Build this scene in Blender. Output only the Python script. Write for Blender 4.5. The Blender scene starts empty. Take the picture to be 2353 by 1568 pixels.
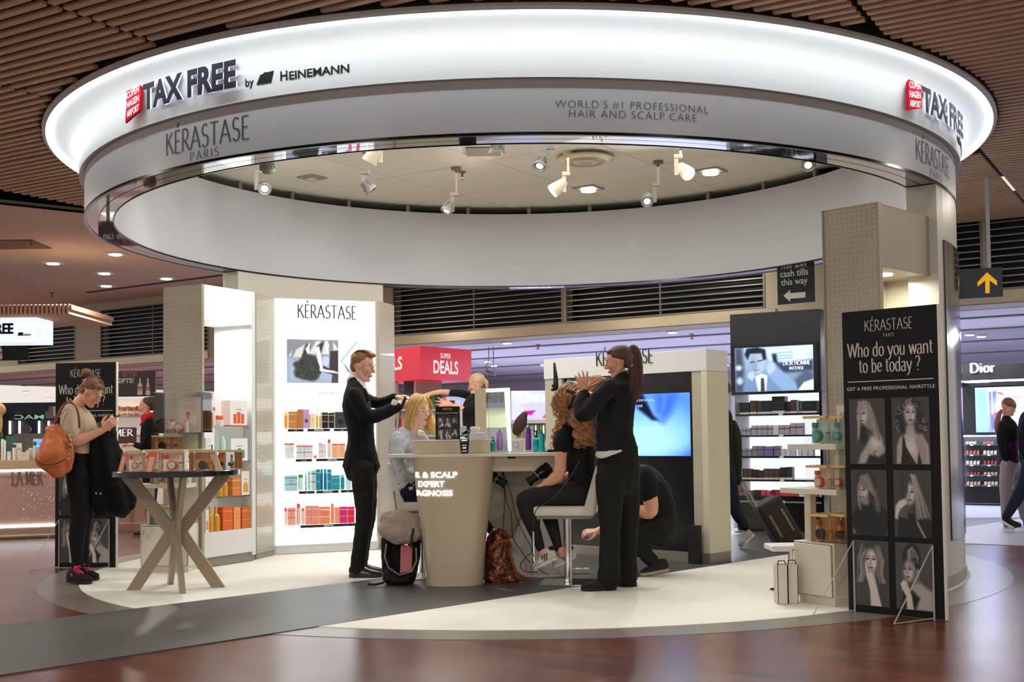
import bpy, bmesh, math, random
import numpy as np
from mathutils import Matrix, Vector, Quaternion
random.seed(7)
C = bpy.context.scene.collection
SC = bpy.context.scene
PI = math.pi

# ------------------------------------------------------------------ camera
CAMH, FPX, PITCH, ROLL, PCX, PCY = 1.10, 2733.2, 2.408, 0.696, 1176.5, 889.5
_p, _r = math.radians(PITCH), math.radians(ROLL)
_F = Vector((0, math.cos(_p), math.sin(_p))); _R0 = Vector((1, 0, 0)); _U0 = Vector((0, -math.sin(_p), math.cos(_p)))
_R = math.cos(_r)*_R0 - math.sin(_r)*_U0; _U = math.cos(_r)*_U0 + math.sin(_r)*_R0
cam = bpy.data.cameras.new('camera'); camo = bpy.data.objects.new('camera', cam); C.objects.link(camo)
camo.matrix_world = Matrix(((_R.x, _U.x, -_F.x, 0), (_R.y, _U.y, -_F.y, 0), (_R.z, _U.z, -_F.z, CAMH), (0, 0, 0, 1)))
cam.sensor_width = 36.0; cam.lens = FPX/2353*36.0
cam.shift_x = 0.0; cam.shift_y = (PCY-784.0)/2353.0
cam.clip_start = 0.05; cam.clip_end = 200
SC.camera = camo

# ------------------------------------------------------------------ world, exposure
w = bpy.data.worlds.new('world'); SC.world = w; w.use_nodes = True
bg = w.node_tree.nodes['Background']; bg.inputs[0].default_value = (1.0, 0.93, 0.86, 1); bg.inputs[1].default_value = 0.85
SC.view_settings.view_transform = 'Standard'; SC.view_settings.look = 'None'
SC.view_settings.exposure = 0.0; SC.view_settings.gamma = 1.0; SC.view_settings.use_curve_mapping = False
SC.cycles.use_denoising = True
SC.cycles.max_bounces = 8; SC.cycles.transparent_max_bounces = 16
SC.cycles.sample_clamp_indirect = 6.0

def area(name, loc, size, power, color=(1, 1, 1), rot=(0, 0, 0), size_y=None, disk=False):
    l = bpy.data.lights.new(name, 'AREA'); l.energy = power; l.color = color; l.size = size
    if disk: l.shape = 'DISK'
    elif size_y: l.shape = 'RECTANGLE'; l.size_y = size_y
    o = bpy.data.objects.new(name, l); o.location = loc; o.rotation_euler = rot; C.objects.link(o)
    return o
def spot(name, loc, target, power, angle=50, blend=0.5, color=(1, .95, .88), rad=0.04):
    l = bpy.data.lights.new(name, 'SPOT'); l.energy = power; l.color = color; l.spot_size = math.radians(angle); l.spot_blend = blend; l.shadow_soft_size = rad
    o = bpy.data.objects.new(name, l); o.location = loc
    o.rotation_euler = (Vector(target)-Vector(loc)).to_track_quat('-Z', 'Y').to_euler(); C.objects.link(o)
    return o
WARM = (1, .90, .78); COOL = (.86, .90, 1.0)
# added fill lamps for canopy and concourse, then the shop lighting
area('canopy_fill', (0.08, 10.45, 3.74), 4.4, 120, (1, .99, .97), disk=True)  # added fill disc, not a fitting of the canopy ceiling
for i, (x, y, e) in enumerate([(-3.2, 3.5, 80), (3.2, 3.4, 90), (0.2, 1.2, 90), (-5.6, 8.2, 60), (5.2, 8.4, 24), (-6.6, 12.0, 90), (6.0, 11.6, 26), (-5.6, 16.5, 110), (-1.5, 15.2, 36), (2.2, 14.9, 26)]):
    area('concourse_fill', (x, y, 3.42 if i < 5 else 3.5), 0.25, e, WARM, disk=True)  # unseen fill lamps added to brighten the concourse
for i, (x, y, e) in enumerate([(2.2, 19.0, 210), (6.0, 17.5, 180), (9.5, 16.0, 170), (-1.0, 22.5, 260), (-4.6, 24.0, 330), (-9.5, 26.5, 420), (3.5, 24.0, 260)]):
    area('shop_light', (x, y, 2.5), 2.6, e, COOL, size_y=1.6)

# ------------------------------------------------------------------ pixel rays -> places in the room
def ray(px, py):
    d = _F + _R*((px-PCX)/FPX) - _U*((py-PCY)/FPX)
    return d/d.y
def at(px, py, Y):
    return Vector((0, 0, CAMH)) + ray(px, py)*Y
def at_z(px, py, z):
    d = ray(px, py); return Vector((0, 0, CAMH)) + d*((z-CAMH)/d.z)
def G(px, py, z=0.0): return at_z(px, py, z)
def pxm(n, Y): return n*Y/FPX

# ------------------------------------------------------------------ materials
def lin(c):
    return tuple((x/12.92 if x <= .04045 else ((x+.055)/1.055)**2.4) for x in c)
def rgb(r, g, b): return lin((r/255, g/255, b/255))
_mats = {}
def mat(name, col=(.5, .5, .5), rough=.5, metal=0, emit=None, es=1.0, var=.06, scale=8, bump=0, bscale=40, trans=0, alpha=1, coat=0, sheen=0, spec=.5, stretch=None):
    if name in _mats: return _mats[name]
    m = bpy.data.materials.new(name); m.use_nodes = True; nt = m.node_tree; b = nt.nodes['Principled BSDF']
    tc = nt.nodes.new('ShaderNodeTexCoord'); src = tc.outputs['Object']
    if stretch:
        mp = nt.nodes.new('ShaderNodeMapping'); mp.inputs['Scale'].default_value = stretch; nt.links.new(src, mp.inputs[0]); src = mp.outputs[0]
    nz = nt.nodes.new('ShaderNodeTexNoise'); nz.inputs['Scale'].default_value = scale; nz.inputs['Detail'].default_value = 4; nt.links.new(src, nz.inputs['Vector'])
    mx = nt.nodes.new('ShaderNodeMix'); mx.data_type = 'RGBA'
    c0 = tuple(max(0, x*(1-var)) for x in col); c1 = tuple(min(1, x*(1+var)) for x in col)
    mx.inputs[6].default_value = (*c0, 1); mx.inputs[7].default_value = (*c1, 1)
    nt.links.new(nz.outputs['Fac'], mx.inputs[0]); nt.links.new(mx.outputs[2], b.inputs['Base Color'])
    b.inputs['Roughness'].default_value = rough; b.inputs['Metallic'].default_value = metal
    b.inputs['Specular IOR Level'].default_value = spec
    if coat: b.inputs['Coat Weight'].default_value = coat; b.inputs['Coat Roughness'].default_value = .05
    if sheen: b.inputs['Sheen Weight'].default_value = sheen
    if trans: b.inputs['Transmission Weight'].default_value = trans
    if alpha < 1: b.inputs['Alpha'].default_value = alpha
    if emit: b.inputs['Emission Color'].default_value = (*emit, 1); b.inputs['Emission Strength'].default_value = es
    if bump:
        n2 = nt.nodes.new('ShaderNodeTexNoise'); n2.inputs['Scale'].default_value = bscale; n2.inputs['Detail'].default_value = 6; nt.links.new(src, n2.inputs['Vector'])
        bp = nt.nodes.new('ShaderNodeBump'); bp.inputs['Strength'].default_value = bump; bp.inputs['Distance'].default_value = .01
        nt.links.new(n2.outputs['Fac'], bp.inputs['Height']); nt.links.new(bp.outputs[0], b.inputs['Normal'])
    _mats[name] = m; return m
def vcmat(name, emit=0.0, rough=.5):
    if name in _mats: return _mats[name]
    m = bpy.data.materials.new(name); m.use_nodes = True; nt = m.node_tree; b = nt.nodes['Principled BSDF']
    a = nt.nodes.new('ShaderNodeVertexColor'); a.layer_name = 'print'
    nt.links.new(a.outputs[0], b.inputs['Base Color']); b.inputs['Roughness'].default_value = rough
    if emit:
        nt.links.new(a.outputs[0], b.inputs['Emission Color']); b.inputs['Emission Strength'].default_value = emit
        b.inputs['Specular IOR Level'].default_value = .2
    _mats[name] = m; return m
def glassmat(name, tint=(1, 1, 1), refl=.12):
    """thin clear acrylic: mostly see-through with a glossy skin"""
    if name in _mats: return _mats[name]
    m = bpy.data.materials.new(name); m.use_nodes = True; nt = m.node_tree
    for n in list(nt.nodes):
        if n.type == 'BSDF_PRINCIPLED': nt.nodes.remove(n)
    out = [n for n in nt.nodes if n.type == 'OUTPUT_MATERIAL'][0]
    tr = nt.nodes.new('ShaderNodeBsdfTransparent'); tr.inputs[0].default_value = (*tint, 1)
    gl = nt.nodes.new('ShaderNodeBsdfGlossy'); gl.inputs['Roughness'].default_value = .04
    fr = nt.nodes.new('ShaderNodeFresnel'); fr.inputs[0].default_value = 1.3
    ad = nt.nodes.new('ShaderNodeMath'); ad.operation = 'ADD'; ad.inputs[1].default_value = refl*.3; nt.links.new(fr.outputs[0], ad.inputs[0])
    mx = nt.nodes.new('ShaderNodeMixShader'); nt.links.new(ad.outputs[0], mx.inputs[0]); nt.links.new(tr.outputs[0], mx.inputs[1]); nt.links.new(gl.outputs[0], mx.inputs[2])
    nt.links.new(mx.outputs[0], out.inputs[0]); _mats[name] = m; return m

# ------------------------------------------------------------------ mesh builder
class MB:
    def __init__(s): s.v = []; s.f = []; s.m = []; s.mi = 0; s.T = None; s.flip = False
    def add(s, vs, fs, mi=None):
        o = len(s.v)
        if s.T is not None: vs = [s.T @ Vector(v) for v in vs]
        s.v += [tuple(v) for v in vs]; s.f += [tuple(i+o for i in f) for f in fs]; s.m += [s.mi if mi is None else mi]*len(fs)
        return s
    def box(s, x0, x1, y0, y1, z0, z1):
        v = [(x0, y0, z0), (x1, y0, z0), (x1, y1, z0), (x0, y1, z0), (x0, y0, z1), (x1, y0, z1), (x1, y1, z1), (x0, y1, z1)]
        return s.add(v, [(0, 3, 2, 1), (4, 5, 6, 7), (0, 1, 5, 4), (1, 2, 6, 5), (2, 3, 7, 6), (3, 0, 4, 7)])
    def prism(s, pts, z0, z1):
        n = len(pts); a = sum(pts[i][0]*pts[(i+1) % n][1]-pts[(i+1) % n][0]*pts[i][1] for i in range(n))
        if a < 0: pts = pts[::-1]
        v = [(p[0], p[1], z0) for p in pts]+[(p[0], p[1], z1) for p in pts]
        return s.add(v, [tuple(range(n))[::-1], tuple(range(n, 2*n))]+[(i, (i+1) % n, n+(i+1) % n, n+i) for i in range(n)])
    def hull8(s, lo, hi):   # four bottom corners, four top corners
        return s.add(list(lo)+list(hi), [(0, 3, 2, 1), (4, 5, 6, 7), (0, 1, 5, 4), (1, 2, 6, 5), (2, 3, 7, 6), (3, 0, 4, 7)])
    def loft(s, rings, cap=True, close=True):
        n = len(rings[0]); v = [p for r in rings for p in r]; f = []
        for k in range(len(rings)-1):
            for i in range(n if close else n-1):
                j = (i+1) % n; f.append((k*n+i, k*n+j, (k+1)*n+j, (k+1)*n+i))
        if cap: f.append(tuple(range(n))[::-1]); f.append(tuple(range((len(rings)-1)*n, len(rings)*n)))
        return s.add(v, f)
    def lathe(s, prof, n=24, c=(0, 0, 0), a0=0, a1=2*PI, sx=1, sy=1):
        full = abs(a1-a0-2*PI) < 1e-6; N = n if full else n+1; v = []; f = []
        for k in range(N):
            a = a0+(a1-a0)*k/n
            for r, z in prof: v.append((c[0]+sx*r*math.cos(a), c[1]+sy*r*math.sin(a), c[2]+z))
        P = len(prof)
        for k in range(n):
            kk = (k+1) % N
            for i in range(P-1): f.append((k*P+i, kk*P+i, kk*P+i+1, k*P+i+1))
        return s.add(v, f)
    def cyl(s, c, r, z0, z1, n=20, r1=None):
        r1 = r if r1 is None else r1
        return s.lathe([(0, z0), (r, z0), (r1, z1), (0, z1)], n, (c[0], c[1], 0))
    def tube(s, pts, rad, n=8, ratio=1.0, flat=None, cap=True, round_cap=False):
        pts = [Vector(p) for p in pts]
        if not hasattr(rad, '__len__'): rad = [rad]*len(pts)
        rat = ratio if hasattr(ratio, '__len__') else [ratio]*len(pts)
        if round_cap:
            d0 = (pts[1]-pts[0]).normalized(); d1 = (pts[-1]-pts[-2]).normalized()
            pts = [pts[0]-d0*rad[0], pts[0]-d0*rad[0]*.7]+pts+[pts[-1]+d1*rad[-1]*.7, pts[-1]+d1*rad[-1]]
            rad = [rad[0]*.15, rad[0]*.72]+list(rad)+[rad[-1]*.72, rad[-1]*.15]; rat = [rat[0]]*2+list(rat)+[rat[-1]]*2
        rings = []
        prev = None
        for i, p in enumerate(pts):
            t = (pts[min(i+1, len(pts)-1)]-pts[max(i-1, 0)])
            t = t.normalized() if t.length > 1e-9 else Vector((0, 0, 1))
            if flat is not None:
                e2 = Vector(flat); e2 = (e2-t*e2.dot(t))
                e2 = e2.normalized() if e2.length > .15 else (prev if prev is not None else t.orthogonal().normalized())
            else:
                e2 = t.orthogonal().normalized() if prev is None else (prev-t*prev.dot(t)).normalized()
            prev = e2; e1 = t.cross(e2).normalized()
            rings.append([p+e1*rad[i]*math.cos(2*PI*k/n)+e2*rad[i]*rat[i]*math.sin(2*PI*k/n) for k in range(n)])
        return s.loft(rings, cap)
    def ellipsoid(s, c, r, n=14, m=9, R=None):
        rings = []
        for k in range(m+1):
            a = -PI/2+PI*k/m; rr = max(math.cos(a), .02)
            ring = []
            for i in range(n):
                q = Vector((r[0]*rr*math.cos(2*PI*i/n), r[1]*rr*math.sin(2*PI*i/n), r[2]*math.sin(a)))
                if R is not None: q = R @ q
                ring.append(q+Vector(c))
            rings.append(ring)
        return s.loft(rings)
    def mesh(s, name='m', mats=None, smooth=False):
        me = bpy.data.meshes.new(name); me.from_pydata(s.v, [], s.f)
        for m in (mats if isinstance(mats, (list, tuple)) else [mats]):
            if m: me.materials.append(m)
        if len(me.materials) > 1: me.polygons.foreach_set('material_index', s.m)
        if smooth: me.shade_smooth()
        me.update(); return me
    def build(s, name, mats, parent=None, world=False, smooth=False, bevel=0, seg=2, label=None, fix=False):
        if world and parent is not None:
            iv = FR[parent.name].inverted(); s.v = [tuple(iv @ Vector(v)) for v in s.v]
        me = s.mesh(name, mats, smooth)
        if fix:
            bm = bmesh.new(); bm.from_mesh(me); bmesh.ops.recalc_face_normals(bm, faces=bm.faces); bm.to_mesh(me); bm.free()
        o = bpy.data.objects.new(name, me); C.objects.link(o)
        if parent is not None: o.parent = parent
        if bevel:
            b = o.modifiers.new('bevel', 'BEVEL'); b.width = bevel; b.segments = seg; b.limit_method = 'ANGLE'; b.angle_limit = .6
        if smooth:
            es = o.modifiers.new('edges', 'EDGE_SPLIT'); es.split_angle = math.radians(40)
        if label: o['label'] = label
        return o
FR = {}
def thing(name, label, cat, loc=(0, 0, 0), rotz=0, group=None):
    o = bpy.data.objects.new(name, None); C.objects.link(o); o.empty_display_size = .1
    o.location = loc; o.rotation_euler = (0, 0, rotz); o['label'] = label; o['category'] = cat
    if group: o['group'] = group
    FR[o.name] = Matrix.Translation(Vector(loc)) @ Matrix.Rotation(rotz, 4, 'Z')
    return o
def tag(o, label, cat, group=None):
    o['label'] = label; o['category'] = cat
    if group: o['group'] = group
    return o
def struct(o): o['kind'] = 'structure'; return o
def stuff(o): o['kind'] = 'stuff'; return o
def subparent(o, p): o.parent = p; return o
def dup_tree(root, loc=None, rotz=None, label=None, group=None):
    r = root.copy(); C.objects.link(r)
    if loc is not None: r.location = loc
    if rotz is not None: r.rotation_euler = (0, 0, rotz)
    if label: r['label'] = label
    if group: r['group'] = group
    for ch in list(root.children):
        c = ch.copy(); C.objects.link(c); c.parent = r
        for g in list(ch.children):
            d = g.copy(); C.objects.link(d); d.parent = c
    return r

# ------------------------------------------------------------------ lettering
_tc = {}
def text_vf(s, size=1.0, bold=0.0, sx=1.0, space=1.0, depth=0.0):
    """outline letters as flat or extruded mesh data, baseline at y=0, left edge at x=0"""
    cu = bpy.data.curves.new('t', 'FONT'); cu.body = s; cu.size = size; cu.offset = bold; cu.space_character = space; cu.extrude = depth; cu.resolution_u = 3
    o = bpy.data.objects.new('t', cu); C.objects.link(o)
    dg = bpy.context.evaluated_depsgraph_get(); me = bpy.data.meshes.new_from_object(o.evaluated_get(dg))
    v = [tuple(x.co) for x in me.vertices]; f = [tuple(p.vertices) for p in me.polygons]
    bpy.data.objects.remove(o); bpy.data.curves.remove(cu); bpy.data.meshes.remove(me)
    if not v: return [], []
    x0 = min(p[0] for p in v); v = [((p[0]-x0)*sx, p[1], p[2]) for p in v]
    return v, f
def arc(cx, cy, rx, ry, a0, a1, n=10):
    return [(cx+rx*math.cos(math.radians(a0+(a1-a0)*i/n)), cy+ry*math.sin(math.radians(a0+(a1-a0)*i/n))) for i in range(n+1)]
def nib_glyphs():
    g = {}
    g['A'] = (.74, [[(.02, 0), (.37, 1)], [(.37, 1), (.74, 0)], [(.15, .36), (.60, .36)]])
    g['B'] = (.58, [[(.08, 0), (.08, 1)], [(.08, 1)]+arc(.25, .76, .24, .24, 90, -90)+[(.08, .52)], [(.25, .52)]+arc(.27, .26, .28, .26, 90, -90)+[(.08, 0)]])
    g['C'] = (.74, [arc(.42, .5, .38, .5, 50, 310, 16)])
    g['D'] = (.76, [[(.08, 0), (.08, 1)], [(.08, 1)]+arc(.28, .5, .42, .5, 90, -90, 14)+[(.08, 0)]])
    g['E'] = (.52, [[(.08, 0), (.08, 1)], [(.08, 1), (.48, 1)], [(.08, .53), (.42, .53)], [(.08, 0), (.50, 0)]])
    g['F'] = (.50, [[(.08, 0), (.08, 1)], [(.08, 1), (.48, 1)], [(.08, .53), (.42, .53)]])
    g['G'] = (.78, [arc(.42, .5, .38, .5, 50, 325, 16), [(.72, .05), (.72, .42)], [(.5, .42), (.72, .42)]])
    g['H'] = (.74, [[(.08, 0), (.08, 1)], [(.64, 0), (.64, 1)], [(.08, .52), (.64, .52)]])
    g['I'] = (.20, [[(.1, 0), (.1, 1)]])
    g['K'] = (.66, [[(.08, 0), (.08, 1)], [(.09, .45), (.56, 1)], [(.24, .62), (.66, 0)]])
    g['L'] = (.50, [[(.08, 0), (.08, 1)], [(.08, 0), (.48, 0)]])
    g['M'] = (.86, [[(.08, 0), (.12, 1)], [(.12, 1), (.43, .1)], [(.43, .1), (.74, 1)], [(.74, 1), (.80, 0)]])
    g['N'] = (.76, [[(.08, 0), (.08, 1)], [(.08, 1), (.66, 0)], [(.66, 0), (.66, 1)]])
    g['O'] = (.86, [arc(.43, .5, .40, .5, 0, 360, 22)])
    g['P'] = (.56, [[(.08, 0), (.08, 1)], [(.08, 1)]+arc(.25, .73, .26, .27, 90, -90)+[(.08, .46)]])
    g['Q'] = (.88, [arc(.43, .5, .40, .5, 0, 360, 22), [(.5, .12), (.84, -.14)]])
    g['R'] = (.62, [[(.08, 0), (.08, 1)], [(.08, 1)]+arc(.25, .74, .25, .26, 90, -90)+[(.08, .48)], [(.26, .48), (.62, 0)]])
    g['S'] = (.54, [arc(.28, .75, .20, .25, 40, 270, 10)+arc(.28, .26, .22, .26, 88, -150, 10)])
    g['T'] = (.62, [[(.31, 0), (.31, 1)], [(.0, 1), (.62, 1)]])
    g['U'] = (.72, [[(.08, 1), (.08, .3)]+arc(.36, .3, .28, .3, 180, 360)+[(.64, 1)]])
    g['W'] = (1.0, [[(.0, 1), (.26, 0)], [(.26, 0), (.50, .96)], [(.50, .96), (.74, 0)], [(.74, 0), (1.0, 1)]])
    g['X'] = (.68, [[(.02, 1), (.66, 0)], [(.02, 0), (.66, 1)]])
    g['?'] = (.42, [arc(.2, .76, .19, .23, 160, -60, 10)+[(.2, .42), (.2, .28)], [(.19, .0), (.21, .07)]])
    x = .66
    g['a'] = (.50, [arc(.22, x-.17, .17, .17, 150, 0, 6)+[(.39, .08), (.47, .0)], [(.39, .42)]+arc(.2, .18, .17, .18, 70, 300, 10)+[(.39, .14)]])
    g['b'] = (.54, [[(.08, 1), (.08, 0)], arc(.27, .33, .20, .33, 150, -150, 12)])
    g['d'] = (.56, [[(.45, 1), (.45, 0)], arc(.26, .33, .21, .33, 30, 330, 12)])
    g['e'] = (.48, [[(.06, .36), (.42, .38)]+arc(.25, .35, .19, .31, 8, 320, 14)])
    g['h'] = (.56, [[(.08, 0), (.08, 1)], [(.08, .5)]+arc(.28, .46, .17, .2, 140, 0, 8)+[(.45, 0)]])
    g['i'] = (.22, [[(.1, 0), (.1, x)], [(.09, .88), (.11, .95)]])
    g['n'] = (.56, [[(.08, 0), (.08, x)], [(.08, .5)]+arc(.28, .46, .17, .2, 140, 0, 8)+[(.45, 0)]])
    g['o'] = (.54, [arc(.27, .33, .22, .33, 0, 360, 16)])
    g['r'] = (.38, [[(.08, 0), (.08, x)], [(.08, .46), (.2, .62), (.36, .62)]])
    g['t'] = (.34, [[(.14, .88), (.14, .14), (.22, .02), (.33, .06)], [(.02, x), (.32, x)]])
    g['u'] = (.56, [[(.08, x), (.08, .2)]+arc(.25, .2, .17, .2, 180, 330, 8)+[(.45, .2)], [(.45, x), (.45, 0)]])
    g['w'] = (.74, [[(.02, x), (.2, 0)], [(.2, 0), (.37, x)], [(.37, x), (.55, 0)], [(.55, 0), (.72, x)]])
    g['y'] = (.52, [[(.02, x), (.27, .02)], [(.5, x), (.24, -.14), (.06, -.3)]])
    return g
_G = nib_glyphs()
def nib_vf(s, size=1.0, thick=.11, thin=.035, serif=0.0, sx=1.0, space=.1):
    """letters drawn with a broad-nib pen; contrast and serifs set by the arguments"""
    V = []; Fc = []; x = 0; ph = math.radians(12)
    for ch in s:
        if ch == ' ': x += .34; continue
        acc = ch == 'É'; ch = 'E' if acc else ch
        adv, strokes = _G[ch]
        strokes = list(strokes)
        if acc: strokes.append([(.22, 1.14), (.36, 1.34)])
        for st in strokes:
            n = len(st); L = []; R = []
            for i, p in enumerate(st):
                a = st[max(i-1, 0)]; b = st[min(i+1, n-1)]; dx, dy = b[0]-a[0], b[1]-a[1]; l = math.hypot(dx, dy) or 1
                dx /= l; dy /= l; wd = (thin+(thick-thin)*abs(dx*math.sin(ph)-dy*math.cos(ph)))/2
                L.append((x+p[0]-dy*wd, p[1]+dx*wd)); R.append((x+p[0]+dy*wd, p[1]-dx*wd))
            o = len(V); V += L+R; Fc += [(o+i, o+i+1, o+n+i+1, o+n+i)[::-1] for i in range(n-1)]
            if serif and n == 2 or (serif and n > 2 and abs(st[0][0]-st[1][0]) < .02):
                for e in (st[0], st[-1]):
                    (ax, ay), (bx, by) = st[0], st[1]
                    if abs(by-ay) < .3: continue
                    if n > 2 and e is st[-1]: continue
                    if e[1] in (0, 1, .66) or ch in 'Wwy':
                        o = len(V); sy = thin*.9; cy = e[1]+(sy/2 if e[1] < .3 else -sy/2)
                        V += [(x+e[0]-serif, cy-sy/2), (x+e[0]+serif, cy-sy/2), (x+e[0]+serif, cy+sy/2), (x+e[0]-serif, cy+sy/2)]; Fc.append((o, o+1, o+2, o+3))
        x += adv+space
    return [(a*size*sx, b*size, 0) for a, b in V], Fc
def fit_vf(vf, width):
    v, f = vf
    x0 = min(p[0] for p in v); x1 = max(p[0] for p in v); k = width/(x1-x0)
    return [((p[0]-x0)*k, p[1], p[2]) for p in v], f
def center_vf(vf):
    v, f = vf; c = (min(p[0] for p in v)+max(p[0] for p in v))/2
    return [(p[0]-c, p[1], p[2]) for p in v], f
def place_vf(mb, vf, o, ex, ey, mi=0, ez=None, depth=0):
    """flat letters: x along ex, y along ey; a depth gives them a raised body along ez"""
    v, f = vf; o = Vector(o); ex = Vector(ex); ey = Vector(ey); ez = Vector(ez) if ez is not None else ex.cross(ey)
    if depth:
        P0 = [o+ex*p[0]+ey*p[1] for p in v]; P1 = [q+ez*depth for q in P0]; n = len(v)
        ec = {}
        for a in f:
            for i in range(len(a)):
                e = (a[i], a[(i+1) % len(a)]); ec[e] = ec.get(e, 0)+1
        side = [(a, b, b+n, a+n) for (a, b) in ec if (b, a) not in ec]
        mb.add(P0+P1, [t[::-1] for t in f]+[tuple(i+n for i in t) for t in f]+side, mi)
    else:
        mb.add([o+ex*p[0]+ey*p[1]+ez*p[2] for p in v], f, mi)
# ================================================================== materials of the setting
M_white = mat('white_paint', rgb(222, 222, 220), .45, var=.02)
M_plaster = mat('plaster', rgb(214, 198, 176), .8, var=.03, bump=.15, bscale=60)
M_tilew = mat('ceiling_tile_board', rgb(222, 214, 196), .85, var=.02, bump=.1, bscale=90)
M_wood = mat('slat_wood', rgb(204, 168, 138), .6, var=.12, scale=3, stretch=(1, 1, 1), bump=.1)
M_void = mat('ceiling_void', rgb(34, 24, 20), .9)
M_black = mat('black_gloss', rgb(14, 14, 15), .18)
M_blackm = mat('black_matt', rgb(14, 14, 15), .6)
M_chrome = mat('chrome', (.82, .82, .84), .06, metal=1, var=.01)
M_darkmirror = mat('dark_mirror', (.42, .42, .45), .03, metal=1, var=.02)
M_alu = mat('brushed_aluminium', rgb(150, 150, 146), .35, metal=.8, var=.05, stretch=(1, 1, 30))
M_greym = mat('grey_metal', rgb(128, 126, 120), .4, metal=.3)
M_beige = mat('beige_lacquer', rgb(186, 178, 158), .4, var=.02)
M_champ = mat('champagne_metal', rgb(168, 152, 126), .32, metal=.45, var=.04)
def wood_floor():
    m = bpy.data.materials.new('mahogany_floor'); m.use_nodes = True; nt = m.node_tree; b = nt.nodes['Principled BSDF']; L = nt.links.new
    tc = nt.nodes.new('ShaderNodeTexCoord'); mp = nt.nodes.new('ShaderNodeMapping'); mp.inputs['Rotation'].default_value = (0, 0, .62)
    L(tc.outputs['Object'], mp.inputs[0])
    br = nt.nodes.new('ShaderNodeTexBrick'); br.inputs['Scale'].default_value = 1.0; br.inputs['Brick Width'].default_value = 1.1; br.inputs['Row Height'].default_value = .11
    br.inputs['Mortar Size'].default_value = .0012; br.inputs['Color1'].default_value = (*rgb(112, 62, 46), 1); br.inputs['Color2'].default_value = (*rgb(88, 46, 35), 1); br.inputs['Mortar'].default_value = (*rgb(50, 26, 20), 1)
    L(mp.outputs[0], br.inputs[0])
    mp2 = nt.nodes.new('ShaderNodeMapping'); mp2.inputs['Rotation'].default_value = (0, 0, .62); mp2.inputs['Scale'].default_value = (.8, 7, 1); L(tc.outputs['Object'], mp2.inputs[0])
    nz = nt.nodes.new('ShaderNodeTexNoise'); nz.inputs['Scale'].default_value = 3; nz.inputs['Detail'].default_value = 8; L(mp2.outputs[0], nz.inputs[0])
    mx = nt.nodes.new('ShaderNodeMix'); mx.data_type = 'RGBA'; mx.blend_type = 'MULTIPLY'; mx.inputs[0].default_value = .75
    cr = nt.nodes.new('ShaderNodeValToRGB'); cr.color_ramp.elements[0].color = (.55, .5, .5, 1); cr.color_ramp.elements[1].color = (1.25, 1.2, 1.2, 1); cr.color_ramp.elements[0].position = .3; cr.color_ramp.elements[1].position = .72
    L(nz.outputs['Fac'], cr.inputs[0]); L(br.outputs[0], mx.inputs[6]); L(cr.outputs[0], mx.inputs[7]); L(mx.outputs[2], b.inputs['Base Color'])
    n3 = nt.nodes.new('ShaderNodeTexNoise'); n3.inputs['Scale'].default_value = 1.3; n3.inputs['Detail'].default_value = 5; L(tc.outputs['Object'], n3.inputs[0])
    mr = nt.nodes.new('ShaderNodeMapRange'); mr.inputs[3].default_value = .20; mr.inputs[4].default_value = .30; L(n3.outputs['Fac'], mr.inputs[0]); L(mr.outputs[0], b.inputs['Roughness'])
    bp = nt.nodes.new('ShaderNodeBump'); bp.inputs['Strength'].default_value = .03; bp.inputs['Distance'].default_value = .01; L(n3.outputs['Fac'], bp.inputs['Height']); L(bp.outputs[0], b.inputs['Normal'])
    return m
M_floor = wood_floor()
M_carpet = mat('white_carpet', rgb(228, 225, 214), .75, var=.03, scale=2.5, bump=.08, bscale=200)
M_stripe = mat('grey_stone_strip', rgb(78, 76, 74), .42, var=.10, scale=1.5, bump=.05, bscale=8)
M_border = mat('grey_border_stone', rgb(128, 122, 112), .28, var=.10, scale=3)
M_shopfloor = mat('pale_shop_floor', rgb(160, 160, 176), .42, var=.06, scale=3, stretch=(1, 6, 1))
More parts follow.
